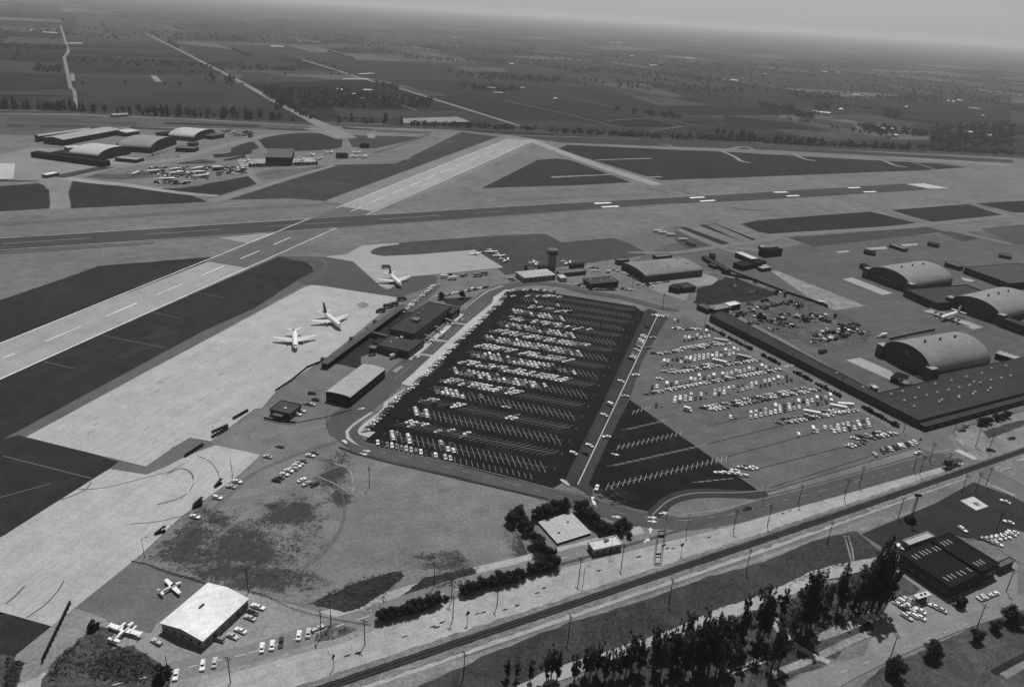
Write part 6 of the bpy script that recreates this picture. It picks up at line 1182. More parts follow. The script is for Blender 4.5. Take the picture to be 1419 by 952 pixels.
def car_mesh(kind, col):
    if (kind, col) in CARM: return CARM[(kind, col)]
    B, Gs, wh, bp = car_parts(kind)
    for q in [B, Gs, bp] + wh: q.xf(Matrix.Diagonal((CSC, CSC * .95, CSC, 1)))
    one = MB(); one.add(B.v, B.f, 0); one.add(Gs.v, Gs.f, 1)
    for q in wh: one.add(q.v, q.f, 2)
    CARM[(kind, col)] = dict(one=one, body=B.mesh('body', PAINT[col]), glass=Gs.mesh('windows', m_cg), wheels=[q.mesh('wheel', [m_ty, m_chrome]) for q in wh], bumper=bp.mesh('bumper', m_chrome), single=one.mesh('vehicle', [PAINT[col], m_cg, m_ty]))
    return CARM[(kind, col)]
CARS = []          # kind, colour, place, heading, z, where, line
def colour(r): return r.choices(['white', 'silver', 'grey', 'dark'], [.38, .22, .18, .22])[0]
cr = random.Random(21)
def put(kind, col, p, ang, where, z=.36): CARS.append([kind, col or colour(cr), Vector((p.x, p.y, 0)), math.radians(ang) + cr.uniform(-.03, .03) + (math.pi if cr.random() < .5 else 0), z, where])
def fill(a, e, ang, pitch, prob, where, offs=(0,), z=.36, f0=0.0, f1=1.0, special=None, names=('',)):
    L = (e - a).length; u = (e - a) / L; x = L * f0
    while x <= L * f1 + .01:
        for o, nm in zip(offs, names):
            pr = prob(x / L, o) if callable(prob) else prob
            if cr.random() < pr:
                kk = cr.random(); kind = 'sedan' if kk < .72 else 'wagon' if kk < .9 else 'pickup' if kk < .96 else 'van'
                if special and kk > 1 - special: kind = cr.choice(['camper', 'van', 'camper'])
                c = None if kind not in ('camper',) else 'white'
                put(kind, c, a + u * (x + cr.uniform(-.15, .15)) + hd(ang) * (o + cr.uniform(-.25, .25)), ang, nm + where, z)
        x += pitch
# dark car park: (row, [(from, to, density)])
OCC = {2: [(0, .14, .55), (.22, .26, .6), (.33, .42, .5)], 3: [(0, .14, .75), (.26, .30, .7), (.40, .44, .6)], 4: [(0, .1, .8)], 5: [(.0, .05, .8), (.08, .26, .55), (.62, .66, .6)], 6: [(.0, .20, .88), (.26, .38, .5)],
       7: [(0, .44, .9), (.46, .56, .75)], 8: [(0, .60, .88), (.62, .72, .5)], 9: [(0, .38, .97), (.40, .50, .7), (.51, .82, .95)], 10: [(0, .66, .92), (.66, .82, .7)], 11: [(0, .60, .9), (.62, .76, .85)], 12: [(0, .78, .93)], 13: [(0, .8, .93)],
       14: [(.0, .66, .88)], 15: [(0, .54, .88), (.56, .74, .5)], 16: [(.0, .46, .92), (.52, .55, .5), (.78, .80, .6)], 17: [(.05, .3, .75), (.34, .56, .6)], 18: [(.05, .12, .8), (.22, .25, .6), (.3, .33, .5)], 19: [(.12, .22, .7), (.25, .36, .4)]}
for k, spans in OCC.items():
    a, e = spine(k); a = a + RR * 4; e = e - RR * 8; ang = 105 if k % 2 == 0 else 34
    for f0, f1, d in spans:
        fill(a + RR * 1.33, e, ang, PITCH, d, "dark lot's %s row from street" % ord_(k), offs=(-2.8, 2.8), f0=f0, f1=f1, names=('near side, ', 'far side, '))
a, e = g('P1', 225, 552), g('P2', 690, 915); u = (e - a).normalized()
for x in [0, 1, 2, 3, 4, 5, 6, 7, 8, 9, 10, 12, 14, 15]: put(cr.choice(['sedan', 'sedan', 'wagon']), None, a + u * (x * 2.75 + .8) + hd(102) * 2.4, 102, "dark lot's first row along the street")
P_ = gp('f', [(700, 407), (712, 403.5), (745, 402.5), (776, 407)]); 
for a, e in zip(P_, P_[1:]): fill(a, e, 75, 2.9, .9, "dark lot's curved top row")
for a, e in [(g('f', 706, 412), g('f', 780, 412))]: fill(a, e, 34, 3.0, .4, "dark lot's second row from top")
P_ = gp('f', [(507, 598), (524, 582), (540, 566), (552, 552), (572, 538), (605, 505), (640, 471), (672, 440), (690, 424), (700, 411)])
for i, (a, e) in enumerate(zip(P_, P_[1:])): fill(a, e, 27, 3.3, .95 if i > 0 else .75, 'the kerbside row along the terminal road', z=.42)
# stalls either side of the white divider
a, e = g('f', 803, 664), g('f', 911, 438)
fill(a + hd(140) * 3.1, e + hd(140) * 3.1, 140, 2.9, lambda t, o: .85 if .62 < t < .84 else (.06 if t < .6 else .12), 'the stalls left of the white divider line', z=.40)
for t_, x_, y_ in [('P4', 1385, 488), ('P4', 1345, 577), ('P4', 1390, 622), ('P4', 1240, 808), ('P2', 1280, 475), ('c3', 655, 357), ('c3', 710, 243)]: put('sedan', None, g(t_, x_, y_), 5, 'the stalls right of the white divider line', z=.40)
# grey car park, rows counted down from the top
GL = "grey lot's %s row from top"
def gr(n, t0, t1, ang, prob, offs, special=.0, pitch=4.0): fill(g(*t0), g(*t1), ang, 3.4 if ang < 0 else 3.8, prob, GL % ord_(n), offs=offs, special=special, names=('upper line, ', 'lower line, ')[:len(offs)] if len(offs) > 1 else ('',))
FL_, UP_ = -17, 76
gr(1, ('P5', 195, 118), ('P5', 250, 110), FL_, .9, (-2.5, 2.5)); gr(1, ('P5', 335, 165), ('P5', 380, 158), UP_, .9, (0,)); gr(2, ('P5', 365, 228), ('P5', 520, 228), FL_, .8, (-2.2, 2.2), .1)
gr(3, ('P5', 425, 312), ('P5', 650, 275), UP_, .88, (2.9, -2.9), .12); gr(4, ('P5', 215, 442), ('P5', 430, 405), FL_, .75, (0,)); gr(4, ('P5', 440, 400), ('P5', 775, 345), FL_, .9, (-2.6, 2.6))
gr(5, ('P5', 240, 522), ('P5', 890, 420), UP_, .85, (2.9, -2.9), .16); gr(6, ('P5', 175, 650), ('P5', 330, 620), FL_, .7, (2.6,)); gr(6, ('P5', 290, 600), ('P5', 1030, 488), FL_, .9, (-2.7, 2.7), .03)
gr(7, ('P5', 145, 730), ('P5', 1165, 545), UP_, .88, (0,), .10); gr(8, ('P5', 100, 785), ('P5', 1240, 575), FL_, .9, (0,), .03)
gr(9, ('P5', 135, 872), ('P5', 240, 862), UP_, .6, (2.6, -2.6)); gr(9, ('P5', 340, 832), ('P5', 640, 790), UP_, .8, (2.0, -2.6)); gr(9, ('P5', 680, 775), ('P5', 1340, 648), UP_, .88, (2.9, -2.9), .05)
gr(10, ('P6', 5, 402), ('P6', 670, 275), FL_, .92, (-2.7, 2.7)); gr(11, ('P6', 145, 455), ('P6', 215, 448), UP_, .9, (0,), .1); gr(11, ('P6', 275, 440), ('P6', 790, 338), UP_, .88, (2.9, -2.9), .14)
gr(12, ('P6', 455, 492), ('P6', 600, 480), FL_, .9, (0,)); gr(12, ('P6', 520, 475), ('P6', 915, 405), FL_, .92, (-2.7, 2.7), .05)
gr(13, ('P6', 745, 528), ('P6', 830, 535), UP_, .8, (1.5,)); gr(13, ('P6', 800, 530), ('P6', 1050, 488), UP_, .86, (2.9, -2.9)); gr(14, ('P6', 870, 650), ('P6', 1000, 610), FL_, .9, (0,)); gr(14, ('P6', 960, 595), ('P6', 1155, 552), FL_, .92, (-2.4, 2.6))
gr(15, ('P6', 1110, 672), ('P6', 1330, 612), -88, .95, (0,)); put('wagon', 'silver', g('P6', 1062, 692), -88, GL % '15th')
for t, x, y, k_, c_, a_, w_ in [('P6', 578, 565, 'wagon', 'white', 76, 'the empty middle of the grey lot'), ('P6', 668, 540, 'camper', 'white', 76, 'left end of the grey lot 13th row'), ('P6', 695, 545, 'sedan', 'silver', 76, 'left end of the grey lot 13th row'), ('P5', 247, 520, 'camper', 'white', 76, 'left end of the grey lot 5th row'), ('P5', 545, 640, 'camper', 'white', 76, 'middle of the grey lot 7th row'), ('P5', 605, 255, 'camper', 'white', 76, 'right end of the grey lot 3rd row'),
   ('P6', 660, 436, 'bus', 'white', -17, 'left of the buses in the grey lot 12th row'), ('P6', 828, 400, 'bus', 'white', -17, 'middle of the buses in the grey lot 12th row'), ('P6', 876, 386, 'bus', 'white', 0, 'right end of the buses in the grey lot 12th row'), ('P6', 700, 0, 'bus', 'silver', -17, ''), ('P5', 450, 925, 'camper', 'white', -30, 'left end of the grey lot 10th row, standing apart'), ('P5', 715, 520, 'bus', 'white', -25, 'middle of the grey lot 6th row'), ('P5', 925, 480, 'bus', 'silver', -25, 'right end of the grey lot 6th row'), ('P5', 730, 340, 'bus', 'silver', -17, 'right end of the grey lot 4th row')]:
    if w_: put(k_, c_, g(t, x, y), a_, w_)
for x, y in [(70, 810), (115, 810), (160, 812), (205, 818), (232, 826)]: put('wagon', 'white', g('P6', x, y), -12, 'the line at the tip of the dark triangle')
for x, y in [(175, 795), (215, 775), (245, 770), (265, 782), (292, 776)]: put('sedan', None, g('P6', x, y), -17, "the short line behind the dark triangle's tip")
# singles
SING = [('c1', 1297, 822, 'sedan', 'white', -14, 'the lower apron edge'), ('c1', 1262, 850, 'sedan', 'silver', -14, 'the lower apron edge'), ('c1', 1188, 910, 'wagon', 'white', -14, 'the lower apron edge'), ('d1', 1022, 66, 'sedan', 'white', -14, 'the lower apron edge'), ('S2', 968, 375, 'sedan', 'silver', -14, 'the upper field edge'), ('S2', 1055, 303, 'wagon', 'grey', -14, 'the upper field edge'),
 ('S2', 1030, 542, 'sedan', 'dark', -12, 'the field row'), ('S2', 1055, 520, 'sedan', 'grey', -12, 'the field row'), ('S2', 1085, 500, 'sedan', 'white', -12, 'the field row'), ('S2', 1118, 475, 'sedan', 'white', -12, 'the field row'), ('S2', 1150, 460, 'wagon', 'silver', -12, 'the field row'), ('S2', 1172, 440, 'sedan', 'white', -12, 'the field row'), ('S2', 1190, 425, 'sedan', 'silver', -12, 'the field row'), ('S2', 1215, 405, 'sedan', 'grey', -12, 'the field row'), ('S2', 1268, 368, 'sedan', 'white', -12, 'the field row'), ('S2', 1297, 345, 'sedan', 'grey', -12, 'the field row'),
 ('S2', 1208, 540, 'sedan', 'white', 50, 'the three beside the field row'), ('S2', 1242, 565, 'sedan', 'silver', 50, 'the three beside the field row'), ('S2', 1300, 570, 'wagon', 'dark', 50, 'the three beside the field row'),
 ('c2', 445, 375, 'sedan', 'white', 40, 'the storage shed end'), ('c2', 472, 378, 'sedan', 'white', 40, 'the storage shed end'), ('c2', 245, 455, 'sedan', 'white', -12, 'the small office'), ('c2', 268, 436, 'sedan', 'white', -12, 'the small office'), ('c2', 320, 400, 'sedan', 'white', -12, 'the small office'), ('c2', 300, 398, 'sedan', 'grey', -12, 'the small office'), ('c2', 345, 375, 'sedan', 'dark', -12, 'the small office'), ('c2', 325, 340, 'pickup', 'dark', 0, 'the small office'),
 ('c2', 505, 610, 'wagon', 'white', -50, 'the ring road bend'), ('P8', 730, 555, 'truck', 'white', 70, 'the terminal front'), ('P8', 480, 745, 'sedan', 'silver', 60, 'the terminal front'), ('P8', 615, 612, 'sedan', 'silver', 60, 'the terminal front'), ('P8', 780, 455, 'sedan', 'silver', 60, 'the terminal front'), ('P8', 800, 440, 'sedan', 'grey', 60, 'the terminal front'), ('P8', 910, 395, 'sedan', 'grey', 60, 'the terminal front'),
 ('P8', 300, 745, 'truck', 'silver', 60, 'the lower terminal wing'), ('P8', 170, 695, 'sedan', 'white', -20, 'the lower terminal wing'), ('P8', 155, 665, 'pickup', 'white', -20, 'the lower terminal wing'), ('P8', 100, 730, 'pickup', 'dark', 30, 'the lower terminal wing'),
 ('d1', 1260, 662, 'sedan', 'white', -22, 'the white gabled building'), ('d1', 1218, 692, 'sedan', 'silver', -22, 'the white gabled building'), ('d1', 1145, 708, 'wagon', 'grey', -15, 'the white gabled building'), ('d1', 1310, 595, 'sedan', 'silver', -22, 'the white gabled building'), ('d1', 1322, 570, 'sedan', 'dark', -22, 'the white gabled building'), ('d1', 1345, 535, 'sedan', 'white', -22, 'the white gabled building'), ('d2', 35, 540, 'wagon', 'white', -15, 'the white gabled building'), ('d1', 822, 720, 'pickup', 'silver', -25, 'the twin engined aeroplane'),
 ('d1', 1062, 845, 'wagon', 'white', 105, 'the bottom edge'), ('d1', 1125, 830, 'sedan', 'silver', 105, 'the bottom edge'), ('d1', 922, 895, 'sedan', 'white', 105, 'the bottom edge'), ('d2', 50, 752, 'sedan', 'white', 103, 'the lower left row'), ('d2', 103, 740, 'sedan', 'white', 103, 'the lower left row'), ('d2', 150, 725, 'sedan', 'dark', 103, 'the lower left row'), ('d2', 243, 688, 'sedan', 'white', 100, 'the lower left row'), ('d2', 292, 675, 'sedan', 'silver', 100, 'the lower left row'), ('d2', 342, 650, 'pickup', 'silver', 40, 'the lower left row'),
 ('P7', 1205, 500, 'sedan', 'dark', 25, 'the street below the grey lot'), ('P2', 955, 632, 'sedan', 'white', -40, 'the central lane of the dark lot'), ('P7', 222, 365, 'sedan', 'white', 75, 'the corner of the dark triangle'), ('P6', 1333, 680, 'sedan', 'white', 25, 'the street corner by the grey lot'), ('P2', 290, 183, 'sedan', 'silver', -10, 'the empty rows of the dark lot'),
 ('Z2', 728, 712, 'sedan', 'white', -25, 'the asphalt yard'), ('Z2', 750, 732, 'sedan', 'white', -25, 'the asphalt yard'), ('Z2', 800, 842, 'camper', 'silver', -58, 'the lane beside the skylit workshop'), ('Z2', 1075, 640, 'wagon', 'white', -70, 'the asphalt yard'), ('Z2', 1290, 500, 'sedan', 'white', -40, 'the asphalt yard right edge'), ('Z2', 1308, 605, 'sedan', 'white', -30, 'the asphalt yard right edge'), ('Z2', 1330, 655, 'sedan', 'white', -25, 'the row behind the skylit workshop'),
 ('c4', 1105, 508, 'van', 'grey', 30, 'the ground east of the junction'), ('c4', 1085, 530, 'pickup', 'dark', 10, 'the ground east of the junction'), ('c4', 1240, 635, 'pickup', 'dark', -10, 'the ground east of the junction'), ('c4', 1350, 572, 'pickup', 'dark', 20, 'the ground east of the junction'), ('c4', 345, 112, 'truck', 'dark', 30, 'the open ramp by the salvage yard'), ('c4', 665, 28, 'truck', 'white', 25, 'the near barrel hangar wall'), ('c4', 640, 32, 'sedan', 'silver', 10, 'the near barrel hangar wall'), ('c4', 862, 246, 'sedan', 'silver', -50, 'the near barrel hangar doors'), ('b4', 850, 720, 'truck', 'white', 0, 'the joined hangar front'), ('b4', 35, 545, 'truck', 'white', 25, 'the concrete strip corner'), ('b4', 345, 740, 'truck', 'white', -20, 'the concrete strip end')]
for t, x, y, k_, c_, a_, w_ in SING: put(k_, c_, g(t, x, y), a_, w_, z=.26)
for i, (x, y) in enumerate([(1195, 692), (1220, 690), (1245, 685), (1268, 680), (1292, 675), (1318, 665), (1250, 715), (1225, 705)]): put('sedan', cr.choice(['white', 'white', 'silver', 'grey']), g('Z2', x, y), -35, 'the row behind the skylit workshop', z=.3)
for x, y in [(570, 600), (600, 588), (630, 575)]: put('sedan', 'white', g('d4', x, y), -48, 'the three beneath the tallest eucalyptus', z=.26)
for x, y in [(735, 525), (762, 512), (790, 502), (815, 520), (765, 548), (793, 540), (820, 570), (848, 558), (778, 590), (810, 580), (845, 590)]: put(cr.choice(['sedan', 'wagon']), cr.choice(['white', 'silver', 'white', 'dark']), g('d4', x, y), -48, 'the petrol kiosk forecourt', z=.26)
for x, y, a_ in [(920, 535, -40), (955, 552, -40), (1180, 495, 25), (1205, 482, 25), (1235, 470, 25), (1165, 485, 25)]: put('sedan', cr.choice(['white', 'silver']), g('d4', x, y), a_, 'the lower right street side', z=.26)
P_ = gp('P8', [(360, 345), (440, 290), (520, 220), (590, 170), (640, 115), (680, 95)])
for a, e in zip(P_, P_[1:]): fill(a, e, 20, 3.0, .95, 'the lane behind the passenger terminal', z=.26)
fill(g('P8', 680, 205), g('P8', 1130, 120), 70, 3.1, .85, 'the row above the small terminal lawn', z=.26)
for a, e, w_ in [(('M1', 800, 360), ('M1', 920, 375), 'the lot beside the old barrel hangar'), (('M1', 870, 395), ('M1', 1030, 415), 'the lot beside the old barrel hangar'), (('M1', 1080, 390), ('M1', 1250, 455), 'the front of the old barrel hangar'), (('M2', 10, 350), (('M2', 170, 440)), 'the front of the old barrel hangar'), (('M2', 190, 430), ('M2', 350, 415), 'the side of the old barrel hangar'), (('M2', 160, 480), ('M2', 300, 510), 'the yard below the old barrel hangar'), (('M2', 210, 490), ('M2', 420, 460), 'the yard below the old barrel hangar'), (('M1', 710, 535), ('M1', 780, 560), 'the side of the dark flat office'), (('M1', 880, 580), ('M1', 1080, 585), 'the front of the dark flat office'), (('M1', 1160, 575), ('M1', 1260, 590), 'the front of the dark flat office'), (('M1', 40, 470), ('M1', 90, 500), 'the end of the hip roofed building')]: fill(g(*a), g(*e), 20, 3.2, .8, w_, z=.26)
for t, x, y in [('M2', 330, 15), ('M2', 375, 30), ('M2', 445, 48), ('M2', 555, 92)]: put('bus', 'white', g(t, x, y), 8, 'the infield side of the ramp', z=.26)
for t, x, y in [('M2', 610, 125), ('M2', 640, 140)]: put('truck', 'dark', g(t, x, y), 0, 'the infield side of the ramp', z=.26)
for t, x, y, a_ in [('b2', 700, 800, 40), ('b2', 740, 775, 20), ('b2', 770, 765, 10), ('b2', 815, 735, 30), ('b2', 730, 560, 20), ('b2', 650, 905, 20), ('b2', 690, 870, 30)]: put('truck', 'dark', g(t, x, y), a_, 'the jet apron edge', z=.28)
for t, x, y in [('b2', 1050, 612), ('b2', 1075, 600), ('b2', 1145, 605), ('b2', 1160, 600), ('b2', 1230, 605), ('b2', 1260, 595), ('b2', 1090, 622)]: put(cr.choice(['truck', 'van']), cr.choice(['dark', 'white', 'grey']), g(t, x, y), 20, 'the edge of the upper apron', z=.28)
fill(g('L2', 400, 530), g('L2', 650, 450), 60, 4.5, .8, 'the old apron across the runway', offs=(-4, 4), z=.3); fill(g('L2', 460, 575), g('L2', 700, 535), 60, 4.5, .8, 'the old apron across the runway', z=.3)
for q in range(5): fill(g('L2', 1150, 235 + 18 * q), g('L2', 1500, 240 + 22 * q), 40, 6.0, .65, 'the far field across the runway', z=.3)
# stuff past the 300 that show largest: one object; the nearest with all their parts
CARS.sort(key=lambda c: (c[2] - Vector((0, 0, CAM_H))).length)
CATS = {'sedan': ('sedan', 'car'), 'wagon': ('station_wagon', 'car'), 'pickup': ('pickup_truck', 'pickup'), 'van': ('van', 'van'), 'camper': ('camper_van', 'camper'), 'bus': ('bus', 'bus'), 'truck': ('truck', 'truck')}
NW = {'sedan': 'sedan', 'wagon': 'estate car', 'pickup': 'pickup', 'van': 'van', 'camper': 'camper van', 'bus': 'bus', 'truck': 'box truck'}
CW = {'white': 'white', 'silver': 'light grey', 'grey': 'mid grey', 'dark': 'dark'}
nc = 0; keep = []; rest = []
for c in CARS:
    if c[0] in ('sedan', 'wagon'):
        nc += 1; (keep if nc <= 296 else rest).append(c)
    else: keep.append(c)
cnt = {}
for c in sorted(keep, key=lambda c: (c[2].x + c[2].y * .05)):
    key = (c[0], c[1], c[5]); cnt.setdefault(key, []).append(c)
for key, L_ in cnt.items():
    for i, c in enumerate(L_):
        wp = c[5]; link_ = 'in' if ('row' in wp or 'line' in wp or 'stalls' in wp or 'lane' in wp or 'three' in wp or 'lot' in wp) and not wp.startswith(('left end', 'right end', 'middle')) else 'at'
        lk = ', ' if wp.startswith(('near', 'far s', 'upper', 'lower', 'dark', 'grey')) else ' %s ' % link_
        c.append('%s %s%s%s' % (CW[c[1]], NW[c[0]], lk, wp) if len(L_) == 1 else '%s %s %s from left%s%s' % (ord_(i + 1), CW[c[1]], NW[c[0]], lk, wp))
for i, c in enumerate(keep):
    M_ = car_mesh(c[0], c[1]); nm, cat = CATS[c[0]]; dist = (c[2] - Vector((0, 0, CAM_H))).length; loc = (c[2].x, c[2].y, c[4])
    if dist < 560:
        o = empty(nm, loc, c[3]); link('body', M_['body'], o); link('windows', M_['glass'], o); link('bumper', M_['bumper'], o)
        if c[0] in ('sedan', 'wagon', 'pickup'): link('bumper', M_['bumper'], o, None, math.pi)
        for w_ in M_['wheels']: link('wheel', w_, o)
    else: o = link(nm, M_['single'], None, loc, c[3])
    tag(o, c[6], cat, 'parked vehicles: ' + {'car': 'cars', 'bus': 'buses'}.get(cat, cat + 's'))
b = MB(); PK = ['white', 'silver', 'grey', 'dark']
for c in rest:
    src = car_mesh(c[0], c[1])['one']; R_m = Matrix.Translation((c[2].x, c[2].y, c[4])) @ Matrix.Rotation(c[3], 4, 'Z'); k = len(b.v)
    b.v += [tuple(R_m @ Vector(p)) for p in src.v]; b.f += [tuple(k + i for i in f) for f in src.f]; b.mi += [PK.index(c[1]) if q == 0 else 3 + q for q in src.mi]
o = b.build('distant_parked_cars', [PAINT[q] for q in PK] + [m_cg, m_ty]); tag(o, 'distant cars parked row on row in the car parks', 'car', None, 'stuff')
# ------------------------------------------------------------------ aircraft
m_skin = mat('aircraft_white', 228, rough=.35, spec=.5); m_alu = mat('aircraft_wing', 196, rough=.35, spec=.5); m_findk = mat('aircraft_fin_dark', 70, rough=.4)
def fus(b, xs, n=18):
    b.loft([[(x, r * math.cos(2 * math.pi * i / n), zc + r * math.sin(2 * math.pi * i / n)) for i in range(n)] for x, r, zc in xs])
def wing_mb(x0, c0, x1, c1, y0, y1, z0, z1, t0=.45, t1=.15):
    b = MB()
    def sec(x, c, y, z, t): return [(x, y, z), (x - c * .3, y, z + t * .6), (x - c, y, z + t * .1), (x - c * .35, y, z - t * .4)]
    b.loft([sec(x0, c0, y0, z0, t0), sec(x1, c1, y1, z1, t1)]); return b
def jet(label, p, deg, dark):
    o = empty('jet_airliner', Vector((p.x, p.y, .3)), math.radians(deg)); tag(o, label, 'airliner', 'twin engined jet airliners on the apron')
    b = MB(); fus(b, [(15.2, .1, 2.7), (14.8, .6, 2.75), (13.8, 1.2, 2.9), (12, 1.75, 3.0), (10, 1.9, 3.1), (-6, 1.9, 3.1), (-10, 1.5, 3.4), (-13, .9, 3.8), (-15.2, .25, 4.1)]); f = b.build('fuselage', m_skin, o, smooth=True)
    q = MB(); q.add([(13.9, -.75, 3.75), (13.9, .75, 3.75), (13.0, .95, 4.45), (13.0, -.95, 4.45)], [(0, 1, 2, 3)]); q.xf(Matrix.Translation((.18, 0, .1))); q.build('cockpit_window', m_glass, f)
    for s in (-1, 1):
        q = MB()
        for i in range(24): q.box(-8 + i * .82, -7.6 + i * .82, s * 1.86 - .03, s * 1.86 + .03, 3.4, 3.7)
        w_ = q.build('window', m_glass, f); w_['kind'] = 'stuff'
        wing_mb(3.5, 6.8, -3.6, 1.8, s * 1.6, s * 14.2, 2.2, 3.3, .8, .2).build('wing', m_alu, o)
        wing_mb(-11.2, 3.4, -14.2, 1.4, s * .9, s * 5.5, 4.4, 4.9, .35, .12).build('tailplane', m_alu, o)
        q = MB(); q.loft([[(x, s * 4.8 + r * math.cos(.5236 * i), 1.65 + r * math.sin(.5236 * i)) for i in range(12)] for x, r in ((3.2, .55), (2.6, .72), (-1, .72), (-3.4, .45))]); e = q.build('engine', m_alu, o, smooth=True)
        q = MB(); q.tube((3.18, s * 4.8, 1.65), (3.24, s * 4.8, 1.65), .46, n=12); q.build('intake', m_dark, e)
        q = MB(); q.tube((-1.5, s * 2.6, 0), (-1.5, s * 2.6, 2.2), .14, n=6)
        for d_ in (-.35, .35): q.tube((-1.5, s * 2.6 + d_ - .15, .5), (-1.5, s * 2.6 + d_ + .15, .5), .5, n=10)
        q.build('landing_gear', m_ty, o)
    q = MB(); q.tube((11, 0, 0), (11, 0, 1.8), .1, n=6); q.tube((11, -.3, .35), (11, .3, .35), .35, n=10); q.build('landing_gear', m_ty, o)
    q = MB(); q.loft([[(-9, -.2, 4.6), (-15.2, -.2, 4.6), (-15.2, .2, 4.6), (-9, .2, 4.6)], [(-13.6, -.1, 11.2), (-16.4, -.1, 11.2), (-16.4, .1, 11.2), (-13.6, .1, 11.2)]]); q.build('fin', m_findk if dark else m_skin, o)
    return o
def midwing(a, b_, z=2.6): return (g('f', a[0], a[1], z) + g('f', b_[0], b_[1], z)) / 2
jet('white twin engined jet with dark tail fin, middle of the three parked jets', midwing((434, 447), (482, 437.5)) + hd(-55) * 3, -53, True)
jet('white twin engined jet nearest the camera of the three parked jets', midwing((380, 470.5), (437, 466.5)) + hd(-72) * 3, -73, False)
pc = midwing(('b2', 685, 625)[1:] and (350 + 685 / 3.9417, 230 + 625 / 3.9417), (350 + 858 / 3.9417, 230 + 612 / 3.9417))
jet('white twin engined jet on the upper apron, farthest of the three parked jets', pc + hd(-60) * 3, -62, True)
def prop_airliner(label, p, deg, wing_m, group=None, s_=1.0):
    o = empty('propeller_airliner', Vector((p.x, p.y, .3)), math.radians(deg)); o.scale = (s_, s_, s_); tag(o, label, 'airliner', group)
    if wing_m.name not in PAM:
        P = []
        b = MB(); fus(b, [(13, .2, 3.2), (12, 1.0, 3.2), (10, 1.5, 3.3), (4, 1.7, 3.4), (-6, 1.6, 3.6), (-12, .8, 4.2), (-15, .2, 4.6)]); P.append(('fuselage', b.mesh('fuselage', m_skin, True), []))
        for s in (-1, 1):
            P.append(('wing', wing_mb(4, 5, 2, 2, s * 1.4, s * 17.5, 2.8, 3.8, .7, .2).mesh('wing', wing_m), [])); P.append(('tailplane', wing_mb(-12, 3, -13, 1.6, s * .5, s * 6.5, 4.5, 4.7, .3, .1).mesh('tailplane', m_alu), []))
            for y in (5.2, 9.6):
                q = MB(); q.loft([[(x, s * y + r * math.cos(.5236 * i), 3.0 + r * math.sin(.5236 * i)) for i in range(12)] for x, r in ((6.2, .3), (5.8, .8), (3, .75), (0, .3))]); q2 = MB()
                for k in range(3): q2.tube((6.3, s * y, 3.0), (6.3, s * y + 1.9 * math.cos(2.094 * k), 3.0 + 1.9 * math.sin(2.094 * k)), .12, .06, 4)
                P.append(('engine', q.mesh('engine', m_findk, True), [('propeller', q2.mesh('propeller', m_ty))]))
            q = MB(); q.tube((2.4, s * 5.2, 0), (2.4, s * 5.2, 2.6), .15, n=6); q.tube((2.4, s * 5.2 - .3, .55), (2.4, s * 5.2 + .3, .55), .55, n=10); P.append(('landing_gear', q.mesh('landing_gear', m_ty), []))
        q = MB(); q.loft([[(-9.5, -.15, 4.8), (-14.8, -.15, 4.8), (-14.8, .15, 4.8), (-9.5, .15, 4.8)], [(-12.5, -.08, 9.5), (-15.4, -.08, 9.5), (-15.4, .08, 9.5), (-12.5, .08, 9.5)]]); P.append(('fin', q.mesh('fin', m_skin), []))
        q = MB(); q.tube((10.5, 0, 0), (10.5, 0, 2), .1, n=6); q.tube((10.5, -.25, .4), (10.5, .25, .4), .4, n=10); P.append(('landing_gear', q.mesh('landing_gear', m_ty), [])); PAM[wing_m.name] = P
    for nm, me, kids in PAM[wing_m.name]:
        c = link(nm, me, o)
        for n2, m2 in kids: link(n2, m2, c)
PAM = {}
dW = g('M3', 1040, 660, 3) - g('M3', 760, 565, 3); aP = math.degrees(math.atan2(dW.y, dW.x)) - 90
prop_airliner('four engined propeller airliner parked nose out before the right hangar', g('M3', 855, 590, 3), aP, mat('aircraft_wing_grey', 110, rough=.4))
for x0, y0, x1, y1, lb in [(175, 712, 262, 678, 'white stored airliner at the left end of the old apron, angled away'), (330, 680, 492, 662, 'white stored airliner left of the paired airliners'), (582, 660, 730, 640, 'top left white stored airliner of the paired airliners'), (582, 708, 750, 680, 'second row left white stored airliner of the paired airliners'),
   (818, 660, 965, 633, 'top right white stored airliner of the paired airliners'), (795, 695, 985, 680, 'second row right white stored airliner of the paired airliners'), (858, 740, 1030, 714, 'bottom right white stored airliner of the paired airliners'), (430, 772, 672, 760, 'longest white stored airliner, nearest the runway')]:
    p, q = g('L2', x0, y0, 4), g('L2', x1, y1, 4); d = q - p
    prop_airliner(lb, (p + q) / 2, math.degrees(math.atan2(d.y, d.x)), mat('aircraft_wing_dark', 60, rough=.5), 'white stored airliners on the old apron', d.length / 28)
